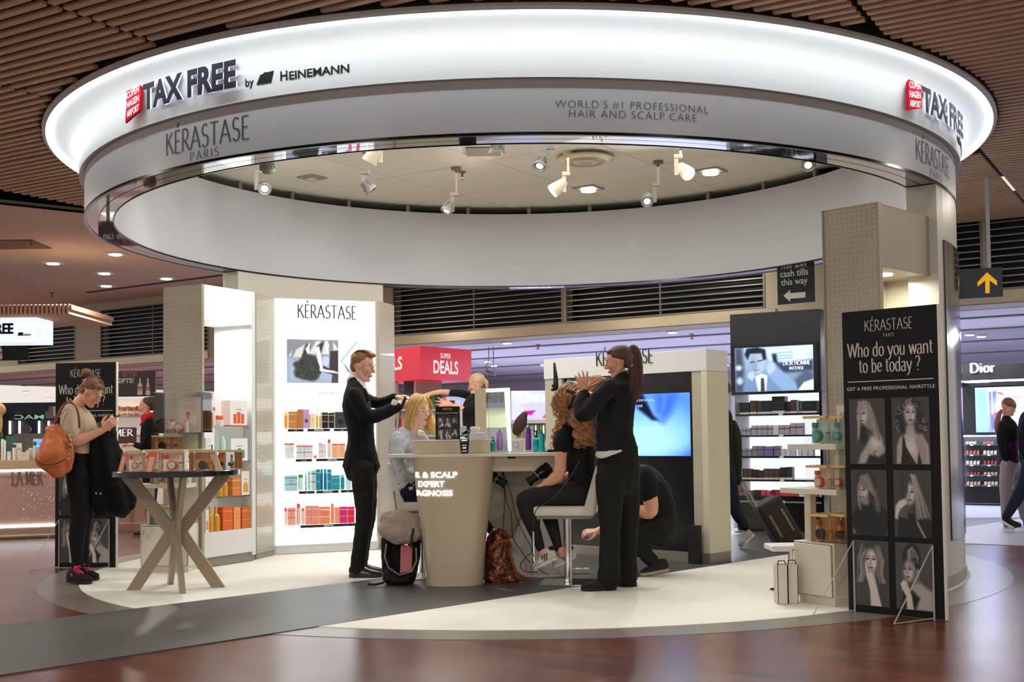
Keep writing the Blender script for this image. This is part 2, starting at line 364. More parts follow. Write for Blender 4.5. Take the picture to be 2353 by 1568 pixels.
def pattern_mat():
    """embossed geometric wallcovering: crossing diagonal and square lines"""
    m = bpy.data.materials.new('patterned_panel'); m.use_nodes = True; nt = m.node_tree; b = nt.nodes['Principled BSDF']; L = nt.links.new
    tc0 = nt.nodes.new('ShaderNodeTexCoord'); sx = nt.nodes.new('ShaderNodeSeparateXYZ'); L(tc0.outputs['Object'], sx.inputs[0]); sm_ = nt.nodes.new('ShaderNodeMath'); L(sx.outputs[0], sm_.inputs[0]); L(sx.outputs[1], sm_.inputs[1]); tc = nt.nodes.new('ShaderNodeCombineXYZ'); L(sm_.outputs[0], tc.inputs[0]); L(sx.outputs[2], tc.inputs[2]); outs = []
    for ang, sc in ((0, 28), (PI/2, 28), (PI/4, 38), (-PI/4, 38)):
        mp = nt.nodes.new('ShaderNodeMapping'); mp.inputs['Rotation'].default_value = (0, ang, 0); L(tc.outputs[0], mp.inputs[0])
        n1 = nt.nodes.new('ShaderNodeTexNoise'); n1.inputs['Scale'].default_value = 5
        wv = nt.nodes.new('ShaderNodeTexWave'); wv.bands_direction = 'X'; wv.inputs['Scale'].default_value = sc/6.28*2; wv.inputs['Distortion'].default_value = 1.2; wv.inputs['Detail'].default_value = 0; wv.inputs['Detail Scale'].default_value = 6
        L(mp.outputs[0], wv.inputs[0])
        cr = nt.nodes.new('ShaderNodeValToRGB'); cr.color_ramp.elements[0].position = .93; cr.color_ramp.elements[0].color = (0, 0, 0, 1); cr.color_ramp.elements[1].position = .985
        L(wv.outputs['Fac'], cr.inputs[0]); outs.append(cr.outputs[0])
    cur = outs[0]
    for o in outs[1:]:
        mx = nt.nodes.new('ShaderNodeMath'); mx.operation = 'MAXIMUM'; L(cur, mx.inputs[0]); L(o, mx.inputs[1]); cur = mx.outputs[0]
    c = nt.nodes.new('ShaderNodeMix'); c.data_type = 'RGBA'; c.inputs[6].default_value = (*rgb(180, 172, 154), 1); c.inputs[7].default_value = (*rgb(160, 150, 130), 1); L(cur, c.inputs[0])
    L(c.outputs[2], b.inputs['Base Color']); b.inputs['Roughness'].default_value = .3; b.inputs['Coat Weight'].default_value = .3
    bp = nt.nodes.new('ShaderNodeBump'); bp.invert = True; bp.inputs['Strength'].default_value = .4; bp.inputs['Distance'].default_value = .004; L(cur, bp.inputs['Height']); L(bp.outputs[0], b.inputs['Normal'])
    return m
M_pattern = pattern_mat()
M_glow = mat('backlit_acrylic', (1, 1, 1), .5, emit=(.93, .985, 1.0), es=1.35, var=0)
M_glowlow = mat('lit_panel', (.9, .9, .9), .5, emit=(.95, .97, 1.0), es=.75, var=0)

# ================================================================== floor
CX, CY = .081, 10.45
SD = Vector((.688, .726, 0)); SN = Vector((-.726, .688, 0))
def disc_pts(r, n=128): return [(CX+r*math.cos(2*PI*i/n), CY+r*math.sin(2*PI*i/n)) for i in range(n)]
fl = MB().box(-22, 22, -4, 40, -.12, 0).build('floor', M_floor); struct(fl)
o = MB().prism(disc_pts(3.95), -.01, .0020).build('grey_border', M_border, fl); struct(o)
o = MB().prism(disc_pts(3.65), -.01, .0045).build('white_inlay', M_carpet, fl); struct(o)
WALLN0 = 14.2
def sp(s, n): q = SD*s+SN*n; return (q.x, q.y)
o = MB().prism([sp(-3, 5.66), sp(15.4, 5.66), sp(14.2, 7.2), sp(-3, 7.2)], -.01, .0068).build('grey_strip', M_stripe, fl); struct(o)
WD = Vector((-.8207, .5714, 0)); WN = Vector((.5714, .8207, 0))      # along / away from the shop wall
def wp(s, n): q = WD*s+WN*n; return (q.x, q.y)
o = MB().prism([wp(-14, 12.12), wp(4.6, 12.12), wp(4.6, 34), wp(-14, 34)], -.01, .0050).build('pale_shop_floor', M_shopfloor, fl); struct(o)
o = MB().prism([wp(4.6, WALLN0+.5), wp(16, WALLN0+.5), wp(16, 34), wp(4.6, 34)], -.01, .0050).build('pale_shop_floor', M_shopfloor, fl); struct(o)
o = MB().prism([wp(-9, 3.75), wp(-1.4, 3.75), wp(-1.4, 3.2), wp(-9, 3.2)], -.01, .0052).build('pale_strip', M_border, fl); struct(o)

# ================================================================== shop wall band with louvres
def wall_hit(px):
    d = ray(px, 1000); k = WALLN/(d.x*WN.x+d.y*WN.y); return d*k
_A = at_z(2210, 500, 3.60); WALLN = _A.x*WN.x+_A.y*WN.y
def ws(px):
    h = wall_hit(px); return h.x*WD.x+h.y*WD.y
def wz(px, py):
    h = wall_hit(px); return at(px, py, h.y).z
def wbox(mb, s0, s1, n0, n1, z0, z1):
    a, b, c, d = wp(s0, n0), wp(s1, n0), wp(s1, n1), wp(s0, n1); mb.prism([a, b, c, d], z0, z1)
SL = [(ws(172), ws(40), 'l'), (ws(480), ws(230), 'l'), (ws(1298), ws(905), 'r'), (ws(1765), ws(1303), 'r'), (ws(2270), ws(2188), 'r'), (ws(2560), ws(2279), 'r')]
LZ0, LZ1 = 2.72, 3.66
wall = MB()
s_all0, s_all1 = ws(2560)-1.0, ws(20)+6
edges = sorted([(min(a, b), max(a, b)) for a, b, _ in SL])
wbox(wall, s_all0, s_all1, WALLN, WALLN+.5, 2.56, LZ0)
wbox(wall, s_all0, s_all1, WALLN, WALLN+.5, LZ1, 3.84)
cur = s_all0
for a, b in edges:
    if a > cur+.01: wbox(wall, cur, a, WALLN, WALLN+.5, LZ0, LZ1)
    cur = b
if cur < s_all1: wbox(wall, cur, s_all1, WALLN, WALLN+.5, LZ0, LZ1)
M_wallband = mat('wall_band_paint', rgb(178, 166, 144), .5, var=.03)
wl = struct(wall.build('wall_back', M_wallband))
for a, b in edges:
    g = MB(); wbox(g, a, b, WALLN+.2, WALLN+.24, LZ0, LZ1); g.build('louvre_recess', M_blackm, wl)
    fr = MB(); t = .025
    wbox(fr, a, a+t, WALLN-.01, WALLN+.06, LZ0, LZ1); wbox(fr, b-t, b, WALLN-.01, WALLN+.06, LZ0, LZ1)
    wbox(fr, a+t, b-t, WALLN-.01, WALLN+.06, LZ0, LZ0+.018); wbox(fr, a+t, b-t, WALLN-.01, WALLN+.06, LZ1-.018, LZ1)
    if b-a > 2.2: wbox(fr, (a+b)/2-.008, (a+b)/2+.008, WALLN+.0, WALLN+.03, LZ0, LZ1)
    fr.build('louvre_frame', M_greym, wl)
    nb = 12; slm = None
    for k in range(1, nb):
        z = LZ0+(LZ1-LZ0)*k/nb
        s = MB(); p0, p1 = a+t, b-t
        pts = [wp(p0, WALLN+.005), wp(p1, WALLN+.005), wp(p1, WALLN+.075), wp(p0, WALLN+.075)]
        lo = [(pts[0][0], pts[0][1], z-.010), (pts[1][0], pts[1][1], z-.010), (pts[2][0], pts[2][1], z+.012), (pts[3][0], pts[3][1], z+.012)]
        hi = [(q[0], q[1], q[2]+.013) for q in lo]
        s.hull8(lo, hi); s.build('slat', M_alu, wl)
# glossy fascia under the louvres
f_ = MB(); wbox(f_, ws(1790), ws(905), WALLN-.03, WALLN-.005, 2.57, 2.70); wbox(f_, ws(2560), ws(2188), WALLN-.03, WALLN-.005, 2.57, 2.70); wbox(f_, ws(480), ws(20)+1, WALLN-.03, WALLN-.005, 2.57, 2.70)
f_.build('fascia', mat('fascia_gloss', rgb(196, 184, 156), .22, metal=.35, var=.03), wl)

# shop ceiling behind the wall
M_shopceil = mat('shop_ceiling_paint', rgb(212, 208, 222), .7, var=.02)
sc_ = MB(); wbox(sc_, s_all0, s_all1, WALLN+.5, WALLN+19, 2.62, 2.80); shopceil = struct(sc_.build('ceiling', M_shopceil))
for n_, z_ in ((.9, .05), (2.1, .03), (4.0, .06), (6.4, .05), (9.5, .05)):
    g = MB(); wbox(g, s_all0+.2, s_all1-.2, WALLN+n_, WALLN+n_+.14, 2.602, 2.63); g.build('ceiling_channel', mat('channel_grey', rgb(120, 112, 122), .6), shopceil)
for i, (px, py) in enumerate([(1165, 787), (1668, 838), (2228, 768), (2255, 772), (60, 900), (1120, 830), (1250, 838), (1545, 762), (112, 915), (1135, 840)]):
    p = at_z(px, py, 2.60); g = MB(); g.cyl((p.x, p.y), .085, 2.585, 2.618, 14); g.mi = 1; g.cyl((p.x, p.y), .062, 2.575, 2.588, 14)
    r_ = g.build('downlight', [M_white, mat('lamp_lens', (1, 1, 1), .3, emit=(1, .98, .95), es=9)], shopceil)

# far shop walls
bw = MB(); wbox(bw, s_all0, s_all1, WALLN+13, WALLN+13.2, 0, 2.62); struct(bw.build('wall_far', mat('lavender_wall', rgb(196, 192, 214), .6, var=.02)))

# ================================================================== ceiling: slats outside the ring, plaster behind, tiles inside it
SLD = Vector((-.8609, .5088, 0)); SLN = Vector((.5088, .8609, 0)); ZS = 3.53
cvoid = MB()
B0 = at_z(15, 512, 3.6); B1 = at_z(200, 530, 3.6); BD = (B1-B0); BD.z = 0; BD.normalize(); BN = Vector((-BD.y, BD.x, 0))
bd0 = B0.dot(BN)
ceil = struct(MB().prism([wp(-16, -6), wp(16, -6), wp(16, WALLN), wp(-16, WALLN)], 4.02, 4.08).build('ceiling', M_void))
# plaster field beyond the slats, with tile joints
pl = MB()
q0 = B0-BD*16; q1 = B0+BD*7.6
poly = [(q0.x, q0.y), (q1.x, q1.y), wp(q1.dot(WD), WALLN+.02), wp(22, WALLN+.02), wp(22, 9)]
pl.prism(poly, 3.80, 3.86); pl.build('plaster_field', M_plaster, ceil)
# ring interior ceiling: square tiles in the grid of the shop wall
TS = 1.2
def circ_clip(poly, r):
    out = []
    for k in range(len(poly)):
        a = Vector(poly[k]); b = Vector(poly[(k+1) % len(poly)])
        for j in range(6):
            q = a+(b-a)*(j/6); out.append(q)
    c = Vector((CX, CY)); res = []
    for q in out:
        d = q-c
        if d.length > r: q = c+d.normalized()*r
        res.append((q.x, q.y))
    return res
for i in range(-4, 5):
    for j in range(-4, 5):
        s0 = CX*WD.x+CY*WD.y+i*TS-.35; n0 = CX*WN.x+CY*WN.y+j*TS-.5
        cs = [wp(s0+.004, n0+.004), wp(s0+TS-.004, n0+.004), wp(s0+TS-.004, n0+TS-.004), wp(s0+.004, n0+TS-.004)]
        ins = [math.hypot(x-CX, y-CY) < 3.74 for x, y in cs]
        mid = wp(s0+TS/2, n0+TS/2)
        if not any(ins): continue
        pts = cs if all(ins) else circ_clip(cs, 3.76)
        m = MB(); z = 3.80
        n = len(pts); a = sum(pts[k][0]*pts[(k+1) % n][1]-pts[(k+1) % n][0]*pts[k][1] for k in range(n))
        if abs(a) < .2: continue
        m.prism(pts, z, z+.03); m.build('ceiling_tile', M_tilew, ceil)
MB().prism(disc_pts(3.74), 3.84, 3.86).build('tile_backing', M_void, ceil)
# slats
segs = []
JT = [at_z(240, 58, ZS).dot(SLD), at_z(60, 212, ZS).dot(SLD), at_z(2290, 392, ZS).dot(SLD), at_z(1200, -260, ZS).dot(SLD)]
nmin, nmax, pit = 4.0, 15.6, .101
k = 0; nn = nmin
cc = Vector((CX, CY, 0))
while nn < nmax:
    ts = np.arange(-9.0, 10.0, .01)
    X = nn*SLN.x+ts*SLD.x; Y = nn*SLN.y+ts*SLD.y
    ok = ((X-CX)**2+(Y-CY)**2 > 3.938**2) & (X*BN.x+Y*BN.y < bd0) & (X*WN.x+Y*WN.y < WALLN-.02) & (Y > 4.6)
    z = (ZS-CAMH)
    cy_ = PCY-FPX*((X*_U.x+Y*_U.y+z*_U.z)/(Y*_F.y+z*_F.z)); cx_ = PCX+FPX*((X*_R.x+Y*_R.y+z*_R.z)/(Y*_F.y+z*_F.z))
    ok &= (cx_ > -500) & (cx_ < 2850) & (cy_ > -420)
    for t in JT:
        ok &= np.abs(ts-t) > .014
    d = np.diff(ok.astype(int)); st = list(np.where(d == 1)[0]+1); en = list(np.where(d == -1)[0])
    if ok[0]: st = [0]+st
    if ok[-1]: en = en+[len(ok)-1]
    for a, b in zip(st, en):
        if ts[b]-ts[a] > .12: segs.append((nn, ts[a], ts[b]))
    nn += pit
def slat_into(mb, nn, a, b):
    off = (.010 if int((a+30)*3) % 2 else -.006)
    c = SLN*(nn+off); w_ = .0215
    p = [c+SLD*a-SLN*w_, c+SLD*b-SLN*w_, c+SLD*b+SLN*w_, c+SLD*a+SLN*w_]
    mb.prism([(q.x, q.y) for q in p], ZS, ZS+.024)
segs.sort(key=lambda s: (SLN*s[0]+SLD*(s[1]+s[2])*.5).length/(s[2]-s[1]+.5))
for s in segs[:290]:
    m = MB(); slat_into(m, *s); m.build('slat', M_wood, ceil)
if len(segs) > 290:
    m = MB()
    for s in segs[290:]: slat_into(m, *s)
    stuff(m.build('far_slats', M_wood, ceil))
print('slats', len(segs))
# small fittings of the plaster ceiling
for px, py in [(122, 604), (240, 627), (244, 656), (382, 639), (265, 583), (2, 410)]:
    p = at_z(px, py, 3.79); g = MB(); g.box(p.x-.13, p.x+.13, p.y-.13, p.y+.13, 3.775, 3.80); g.mi = 1; g.cyl((p.x, p.y), .085, 3.765, 3.778, 14)
    g.build('downlight', [M_white, mat('lamp_lens')], ceil)
p = at_z(20, 563, 3.79); g = MB(); g.box(p.x-.55, p.x+.45, p.y-.35, p.y+.35, 3.785, 3.80); g.build('ceiling_grille', mat('grille_brown', rgb(120, 98, 84), .7), ceil)
p0, p1 = at_z(200, 673, 3.79), at_z(520, 632, 3.79)
g = MB(); d_ = (p1-p0); d_.z = 0; d_.normalize(); nrm = Vector((-d_.y, d_.x, 0))*.035
g.prism([((p0-nrm).x, (p0-nrm).y), ((p1-nrm).x, (p1-nrm).y), ((p1+nrm).x, (p1+nrm).y), ((p0+nrm).x, (p0+nrm).y)], 3.785, 3.80); g.build('ceiling_groove', mat('groove_brown', rgb(70, 55, 46), .7), ceil)

# ================================================================== the canopy ring
NS = 160
RO, RI, RT, RR = 3.62, 3.404, 3.66, 3.932
ZB, ZT0, ZR = 2.853, 3.177, 3.508
M_bandw = mat('band_lacquer', rgb(178, 178, 181), .35, var=.01)
ring = thing('ring_canopy', 'large white ring canopy with a glowing flared rim hung over the hair salon', 'canopy', (CX, CY, 0))
def lat(name, prof, m, label=None, smooth=True, a0=0, a1=2*PI, n=NS, parent=None):
    g = MB(); g.lathe(prof, n, a0=a0, a1=a1)
    o = g.build(name, m, parent or ring, smooth=smooth)
    if label: o['label'] = label
    return o
lat('lower_band', [(RO, ZB), (RO, ZT0+.02)], M_bandw)
lat('black_lip', [(RO+.004, ZB-.004), (RO+.004, ZB+.014), (RO-.02, ZB+.014), (RO-.02, ZB-.004), (RO+.004, ZB-.004)], M_black, 'thin black lip along the lower edge')
lat('mirror_soffit', [(RI, ZB), ((RI+RO)/2-.004, ZB)], M_darkmirror, 'dark mirror-polished underside')
lat('mirror_soffit', [((RI+RO)/2+.004, ZB), (RO-.01, ZB)], M_darkmirror, 'dark mirror-polished underside')
lat('soffit_joint', [((RI+RO)/2-.006, ZB+.004), ((RI+RO)/2+.006, ZB+.004)], M_black)
lat('inner_band', [(RI, 3.71), (RI, ZB)], mat('inner_band_paint', rgb(186, 186, 188), .5, var=.01))
lat('inner_trim', [(RI-.006, ZB+.012), (RI-.006, ZB-.004), (RI+.004, ZB-.004)], M_black)
lat('band_underside', [(RO, ZT0+.004), (RT, ZT0)], M_bandw)
prof = [(RT, ZT0), (RT+.004, ZT0+.08), (RT+.010, ZT0+.15), (RT+.022, ZT0+.20)]
lat('upper_band', prof, mat('upper_band_lacquer', rgb(226, 230, 232), .4, var=.01))
prof2 = [(RT+.022, ZT0+.20), (RT+.042, ZT0+.238), (RT+.075, ZT0+.268), (RT+.12, ZT0+.292), (RT+.18, ZT0+.310), (RR-.035, ZT0+.320)]
lat('light_rim', prof2, mat('rim_flare', (.92, .95, .97), .5, var=0), 'white flared rim lit by a hidden strip')
lat('light_strip', [(RR-.036, ZT0+.319), (RR-.030, ZT0+.309)], mat('rim_light', (1, 1, 1), .5, emit=(.90, .975, 1.0), es=64.0, var=0), 'glowing strip inside the rim')
lat('rim_trim', [(RR-.033, ZT0+.320), (RR-.029, ZT0+.308), (RR-.026, ZT0+.308), (RR, ZT0+.322), (RR, ZR+.008), (RR-.02, ZR+.010)], mat('trim_metal', rgb(190, 188, 186), .4, metal=.1), 'grey metal edge trim')
lat('top_shroud', [(RR-.02, ZR+.01), (RR-.03, 4.0)], M_void)
lat('slot_shroud', [(3.76, 3.50), (3.76, 3.80)], mat('slot_dark', rgb(48, 42, 34), .8))
for k in range(30):
    a = 2*PI*(k+.3)/30; g = MB(); c, s = math.cos(a), math.sin(a)
    g.T = Matrix.Rotation(a, 4, 'Z'); g.box(RI+.01, RI+.04, -.02, .02, 3.60, 3.80); g.build('bracket', M_greym, ring)
def rhit(px, py, R, far=False):
    d = ray(px, py); a = d.x*d.x+1; b = -2*(d.x*CX+CY); c = CX*CX+CY*CY-R*R; s = math.sqrt(max(b*b-4*a*c, 0)); Y = (-b+(s if far else -s))/(2*a)
    return math.atan2(Y-CY, d.x*Y-CX), CAMH+d.z*Y
def ring_text(name, vf, R, a0, z0, m, rise=.004, depth=0.0, label=None, halo=None, parent=None):
    v, f = vf
    def P(x, y, r): a = a0+x/R; return (r*math.cos(a), r*math.sin(a), z0+y)
    g = MB(); n = len(v); g.add([P(x, y, R+rise+depth) for x, y, _ in v], f)
    if depth:
        ec = {}
        for t in f:
            for i in range(len(t)): ec[(t[i], t[(i+1) % len(t)])] = 1
        side = [(a, b, b+n, a+n) for (a, b) in ec if (b, a) not in ec]
        g.add([P(x, y, R+rise) for x, y, _ in v]+[P(x, y, R+rise+depth) for x, y, _ in v], side, 1 if halo else 0)
    return g.build(name, [m, halo] if halo else m, parent or ring, label=label)
M_ink = mat('sign_black', rgb(16, 18, 24), .7, spec=.2); M_ink2 = mat('sign_grey_ink', rgb(52, 48, 46), .5)
M_red = mat('sign_red', rgb(186, 8, 32), .8, spec=.1, emit=rgb(214, 20, 48), es=.05)
M_halo = mat('letter_halo', (.9, .9, 1), .4, emit=(.6, .64, 1), es=.5)
def tax_sign(pb, pt, which):
    a0 = rhit(pt[0], pt[1], RT)[0]; a1 = rhit(pt[2], pt[3], RT)[0]; W = (a1-a0)*RT
    zb = ZT0+.085
    v = text_vf('TAX FREE', .228, bold=.010); v = fit_vf(v, W)
    ring_text('tax_free_letters', v, RT, a0, zb, M_ink, rise=.042, depth=.012, label='raised black letters TAX FREE', halo=M_halo)
    # red shopping-bag tag
    ab = rhit(pb, pt[1], RT)[0]; bw = .20
    bag = [(0.0, 0), (bw*.96, .05), (bw, .24), (.02, .215)]
    ring_text('bag_emblem', ([(x, y, 0) for x, y in bag], [(0, 1, 2, 3)]), RT, ab, zb-.045, M_red, rise=.042, depth=.014, label='red bag-shaped emblem with white letters')
    hd = [(.06+.03*math.cos(math.radians(t)), .235+.035*math.sin(math.radians(t)), 0) for t in range(0, 181, 30)]
    hi = [(.06+.014*math.cos(math.radians(t)), .235+.018*math.sin(math.radians(t)), 0) for t in range(0, 181, 30)]
    ring_text('bag_handle', (hd+hi, [(i+1, i, i+7, i+8) for i in range(6)]), RT, ab, zb-.045, M_red, rise=.042, depth=.014)
    for i, t in enumerate(('COPEN', 'HAGEN', 'AIRPORT')):
        vv = text_vf(t, .062, bold=.001); vv = fit_vf(vv, .155)
        vv = ([(x, y+.12*x, z) for x, y, z in vv[0]], vv[1])
        ring_text('bag_letters', vv, RT, ab+.022/RT, zb-.045+.155-.062*i, mat('print_white', (.9, .9, .9), .4, emit=(1, 1, 1), es=.35), rise=.0575)
    s = RT
    x = W+.035
    ring_text('by_letters', text_vf('by', .07), RT, a0+x/s, zb+.0, M_ink, rise=.006, depth=.004)
    x += .095
    # bear-like brush mark: four leaning strokes
    ms = []; fs = []
    for q in range(4):
        o = len(ms); xx = x+q*.028
        ms += [(xx-.01, 0, 0), (xx+.012, -.004, 0), (xx+.042, .06+.008*q, 0), (xx+.018, .055+.012*q, 0)]; fs.append((o, o+1, o+2, o+3))
    ring_text('brush_mark', (ms, fs), RT, a0, zb+.0, M_ink, rise=.006, depth=.004)
    x += .165
    vv = text_vf('H', .082, bold=.001); ring_text('maker_letters', vv, RT, a0+x/s, zb, M_ink, rise=.006, depth=.004)
    vv = fit_vf(text_vf('EINEMANN', .068, bold=.001), .40); ring_text('maker_letters', vv, RT, a0+(x+.062)/s, zb, M_ink, rise=.006, depth=.004)
tax_sign(306, (345, 245, 556, 205), 0)
tax_sign(2069, (2102, 258, 2196, 330), 1)
def split_vf(vf, gap):
    v, f = vf; fs = sorted(f, key=lambda t: min(v[i][0] for i in t)); out = []; cur = []; mx = -9
    for t in fs:
        if cur and min(v[i][0] for i in t)-mx > gap: out.append(cur); cur = []
        cur.append(t); mx = max(mx, max(v[i][0] for i in t))
    out.append(cur); res = []
    for fl_ in out:
        ids = sorted({i for t in fl_ for i in t}); m = {i: k for k, i in enumerate(ids)}; res.append(([v[i] for i in ids], [tuple(m[i] for i in t) for t in fl_]))
    return res
def kera(size, thick=.10): return nib_vf('KÉRASTASE', size, thick=thick, thin=.035)
def kera_ring(x0, y0, x1, y1):
    a0 = rhit(x0, y0, RO)[0]; a1 = rhit(x1, y1, RO)[0]; W = (a1-a0)*RO
    ring_text('brand_letters', fit_vf(kera(.145), W), RO, a0, 2.953, M_ink2)
    v = fit_vf(nib_vf('PARIS', .055, thick=.09, thin=.04, space=.28), .26)
    ring_text('brand_letters', v, RO, a0+(W*.5-.13)/RO, 2.880, M_ink2)
kera_ring(383, 352, 573, 317); kera_ring(2105, 365, 2180, 410)
for t, xa, ya, xb, yb, z in (("WORLD'S #1 PROFESSIONAL", 1276, 250, 1627, 250, 3.008), ('HAIR AND SCALP CARE', 1308, 265, 1600, 276, 2.952)):
    a0 = rhit(xa, ya, RO)[0]; a1 = rhit(xb, yb, RO)[0]
    for wv in split_vf(fit_vf(text_vf(t, .066, bold=-.0012, space=1.15), (a1-a0)*RO), .024): ring_text('slogan_word', wv, RO, a0, z, M_ink2)
# support walls standing under the ring
def sector(name, r0, r1, a0, a1, z0, z1, m, n=24, parent=None, label=None):
    g = MB(); rings = []
    for k in range(n+1):
        a = a0+(a1-a0)*k/n; c, s = math.cos(a), math.sin(a)
        rings.append([(r0*c, r0*s, z0), (r1*c, r1*s, z0), (r1*c, r1*s, z1), (r0*c, r0*s, z1)])
    g.loft(rings); o = g.build(name, m, parent or ring, smooth=False, fix=True)
    if label: o['label'] = label
    return o
M_sup = mat('support_wall_lacquer', rgb(196, 190, 176), .35, var=.02)
aL0 = rhit(547, 650, RI, True)[0]; aL1 = rhit(880, 660, RI, True)[0]
sector('support_wall', RI, RO, aL1, aL0, .005, ZB-.004, M_sup)
aR0 = rhit(2154, 500, RO)[0]; aR1 = math.radians(24)
sector('support_wall', RI, RO-.004, aR0, aR1, .005, ZB-.004, M_sup)
aw0 = rhit(2172, 700, RO)[0]; aw1 = aw0+math.radians(26)
sector('dark_window', RO-.002, RO+.006, aw0, aw1, .33, 2.47, mat('smoked_glass', rgb(40, 40, 36), .12, spec=.8), label='tall dark glass panel set in the support wall')
sector('plinth', RO-.004, RO+.004, aR0, aR1, .005, .085, mat('plinth_grey', rgb(140, 134, 122), .4))
# ================================================================== track spotlights under the canopy ceiling
M_lampgrey = mat('lamp_grey', rgb(120, 116, 108), .45, metal=.2); M_lampwhite = mat('lamp_cream', rgb(206, 196, 170), .5)
M_lens = mat('lamp_lens', (1, 1, 1), .3, emit=(1, .98, .95), es=9); M_lensoff = mat('lamp_glass', rgb(196, 210, 212), .1)
def frame_to(d):
    d = Vector(d).normalized(); q = d.to_track_quat('-Z', 'Y'); return q.to_matrix().to_4x4()
def spot_lamp(P, d, label, white=False, lit=True, arm=(-.07, 0), L=.15, R=.062, power=14, zc=3.80):
    """arm hangs from the ceiling to beside the head; the head is a finned bell that points along d"""
    t = thing('spotlight', label, 'lamp', P, 0, 'canopy spotlights')
    m = M_lampwhite if white else M_lampgrey
    ax = arm[0]
    a = MB(); a.box(ax-.018, ax+.018, -.012, .012, -.01, .16); a.box(ax-.018, ax+.055, -.02, .02, .15, .185)
    a.cyl((ax+.04, 0), .012, .18, zc-P[2]-.03, 8); a.build('arm', m, t)
    b = MB(); b.cyl((ax+.04, 0), .05, zc-P[2]-.03, zc-P[2]+.0, 14); b.build('ceiling_mount', m, t)
    T = frame_to(d)
    h = MB(); h.T = T
    if white:
        h.lathe([(0, .16), (.04, .155), (.062, .05), (.07, 0), (.066, -.005), (.062, .0), (.055, .02), (0, .02)], 20)
    else:
        h.lathe([(0, .11), (.030, .105), (.034, .09), (.05, .03), (R, 0), (R, -.012), (R-.008, -.012), (R-.012, .0), (0, .004)], 20)
        for k in range(14):
            an = 2*PI*k/14; c, s = math.cos(an), math.sin(an)
            h.add([(c*.03-s*.003, s*.03+c*.003, .10), (c*.03+s*.003, s*.03-c*.003, .10), (c*.055+s*.003, s*.055-c*.003, .03), (c*.055-s*.003, s*.055+c*.003, .03),
                   (c*.044-s*.003, s*.044+c*.003, .105), (c*.044+s*.003, s*.044-c*.003, .105), (c*.062+s*.003, s*.062-c*.003, .03), (c*.062-s*.003, s*.062+c*.003, .03)],
                  [(0, 1, 2, 3), (7, 6, 5, 4), (0, 4, 5, 1), (3, 2, 6, 7), (0, 3, 7, 4), (1, 5, 6, 2)])
    h.build('head', m, t, smooth=True)
    l = MB(); l.T = T
    rr = (.058 if white else R-.013); l.lathe([(0, -.002), (rr*.62, -.003), (rr*.62, .004), (0, .004)] if not white else [(0, -.002), (rr, -.002), (rr, .004), (0, .004)], 18)
    l.build('lens', M_lens if lit else M_lensoff, t)
    j = MB(); j.tube([(ax, 0, .01), (0, 0, .03)], .008, 6); j.build('swivel', m, t)
    if power:
        pl_ = bpy.data.lights.new('spotlight_glow', 'SPOT'); pl_.energy = power; pl_.spot_size = math.radians(168); pl_.spot_blend = .25; pl_.color = (1, .96, .90); pl_.shadow_soft_size = .03
        po = bpy.data.objects.new('spotlight_glow', pl_); C.objects.link(po); po.location = Vector(P)+Vector(d).normalized()*.02; po.rotation_euler = Vector(d).to_track_quat('-Z', 'Y').to_euler()
    return t
LP = [((1487, 463), 3.40, (-.15, -.75, -.60), 'grey finned spotlight, lit, hanging lowest at right of the canopy ceiling', False, (.075, 0)),
      ((608, 434), 3.42, (.05, -.75, -.62), 'grey finned spotlight, lit, hanging lower of the pair at left', False, (-.075, 0)),
      ((617, 392), 3.52, (-.1, .55, -.80), 'grey spotlight turned away, upper of the pair at left', False, (-.06, 0)),
      ((853, 437), 3.42, (.62, .1, -.70), 'grey finned spotlight tilted to the right below a cream spotlight', False, (-.075, 0)),
      ((1026, 485), 3.36, (-.45, -.2, -.85), 'grey finned spotlight hanging lowest near the middle of the ring', False, (.06, 0)),
      ((1240, 382), 3.50, (-.25, -.45, -.85), 'grey finned spotlight beside the round ceiling diffuser', False, (.075, 0)),
      ((1140, 350), 3.56, (-.1, .25, -.95), 'grey spotlight pointing straight down near the front edge', False, (.06, 0)),
      ((1857, 380), 3.48, (-.1, -.75, -.62), 'grey lit spotlight at the far right of the canopy ceiling', False, (.05, 0)),
      ((1582, 400), 3.52, (.35, -.65, -.60), 'cream cone spotlight, lit, right of the ring centre', True, (-.11, 0)),
      ((1270, 440), 3.42, (-.75, -.1, -.62), 'cream cone spotlight with its lit lens seen edge on', True, (.11, 0)),
      ((848, 372), 3.52, (-.5, .2, -.80), 'large cream spotlight turned away at left of the ring', True, (.1, 0))]
for (px, py), z, d, lab, wh, arm in LP:
    p = at_z(px, py, z); spot_lamp(p, d, lab, wh, lit=d[1] < 0 or px == 1270, arm=arm, power=13)
# fittings set in the canopy ceiling
def square_light(px, py, on=True, s=.13):
    p = at_z(px, py, 3.79); g = MB(); g.T = Matrix.Translation((p.x, p.y, 0)) @ Matrix.Rotation(-.608+PI, 4, 'Z')
    g.box(-s, s, -s, s, 3.785, 3.80); g.mi = 1; g.cyl((0, 0), s*.62, 3.76, 3.787, 18)
    g.build('recessed_light', [mat('light_frame', rgb(150, 140, 125), .5), M_lens if on else M_chrome], ceil)
square_light(1352, 434); square_light(1633, 394); square_light(717, 409, False, .11)
p = at_z(1345, 360, 3.79); t = thing('ceiling_diffuser', 'round cream air diffuser with a ring grille on the canopy ceiling', 'vent', (p.x, p.y, 3.80))
g = MB(); g.lathe([(0, -.075), (.10, -.078), (.11, -.07), (.24, -.055), (.27, -.045), (.27, -.03), (.20, -.02), (.20, 0)], 40); g.build('face', M_lampwhite, t, smooth=True)
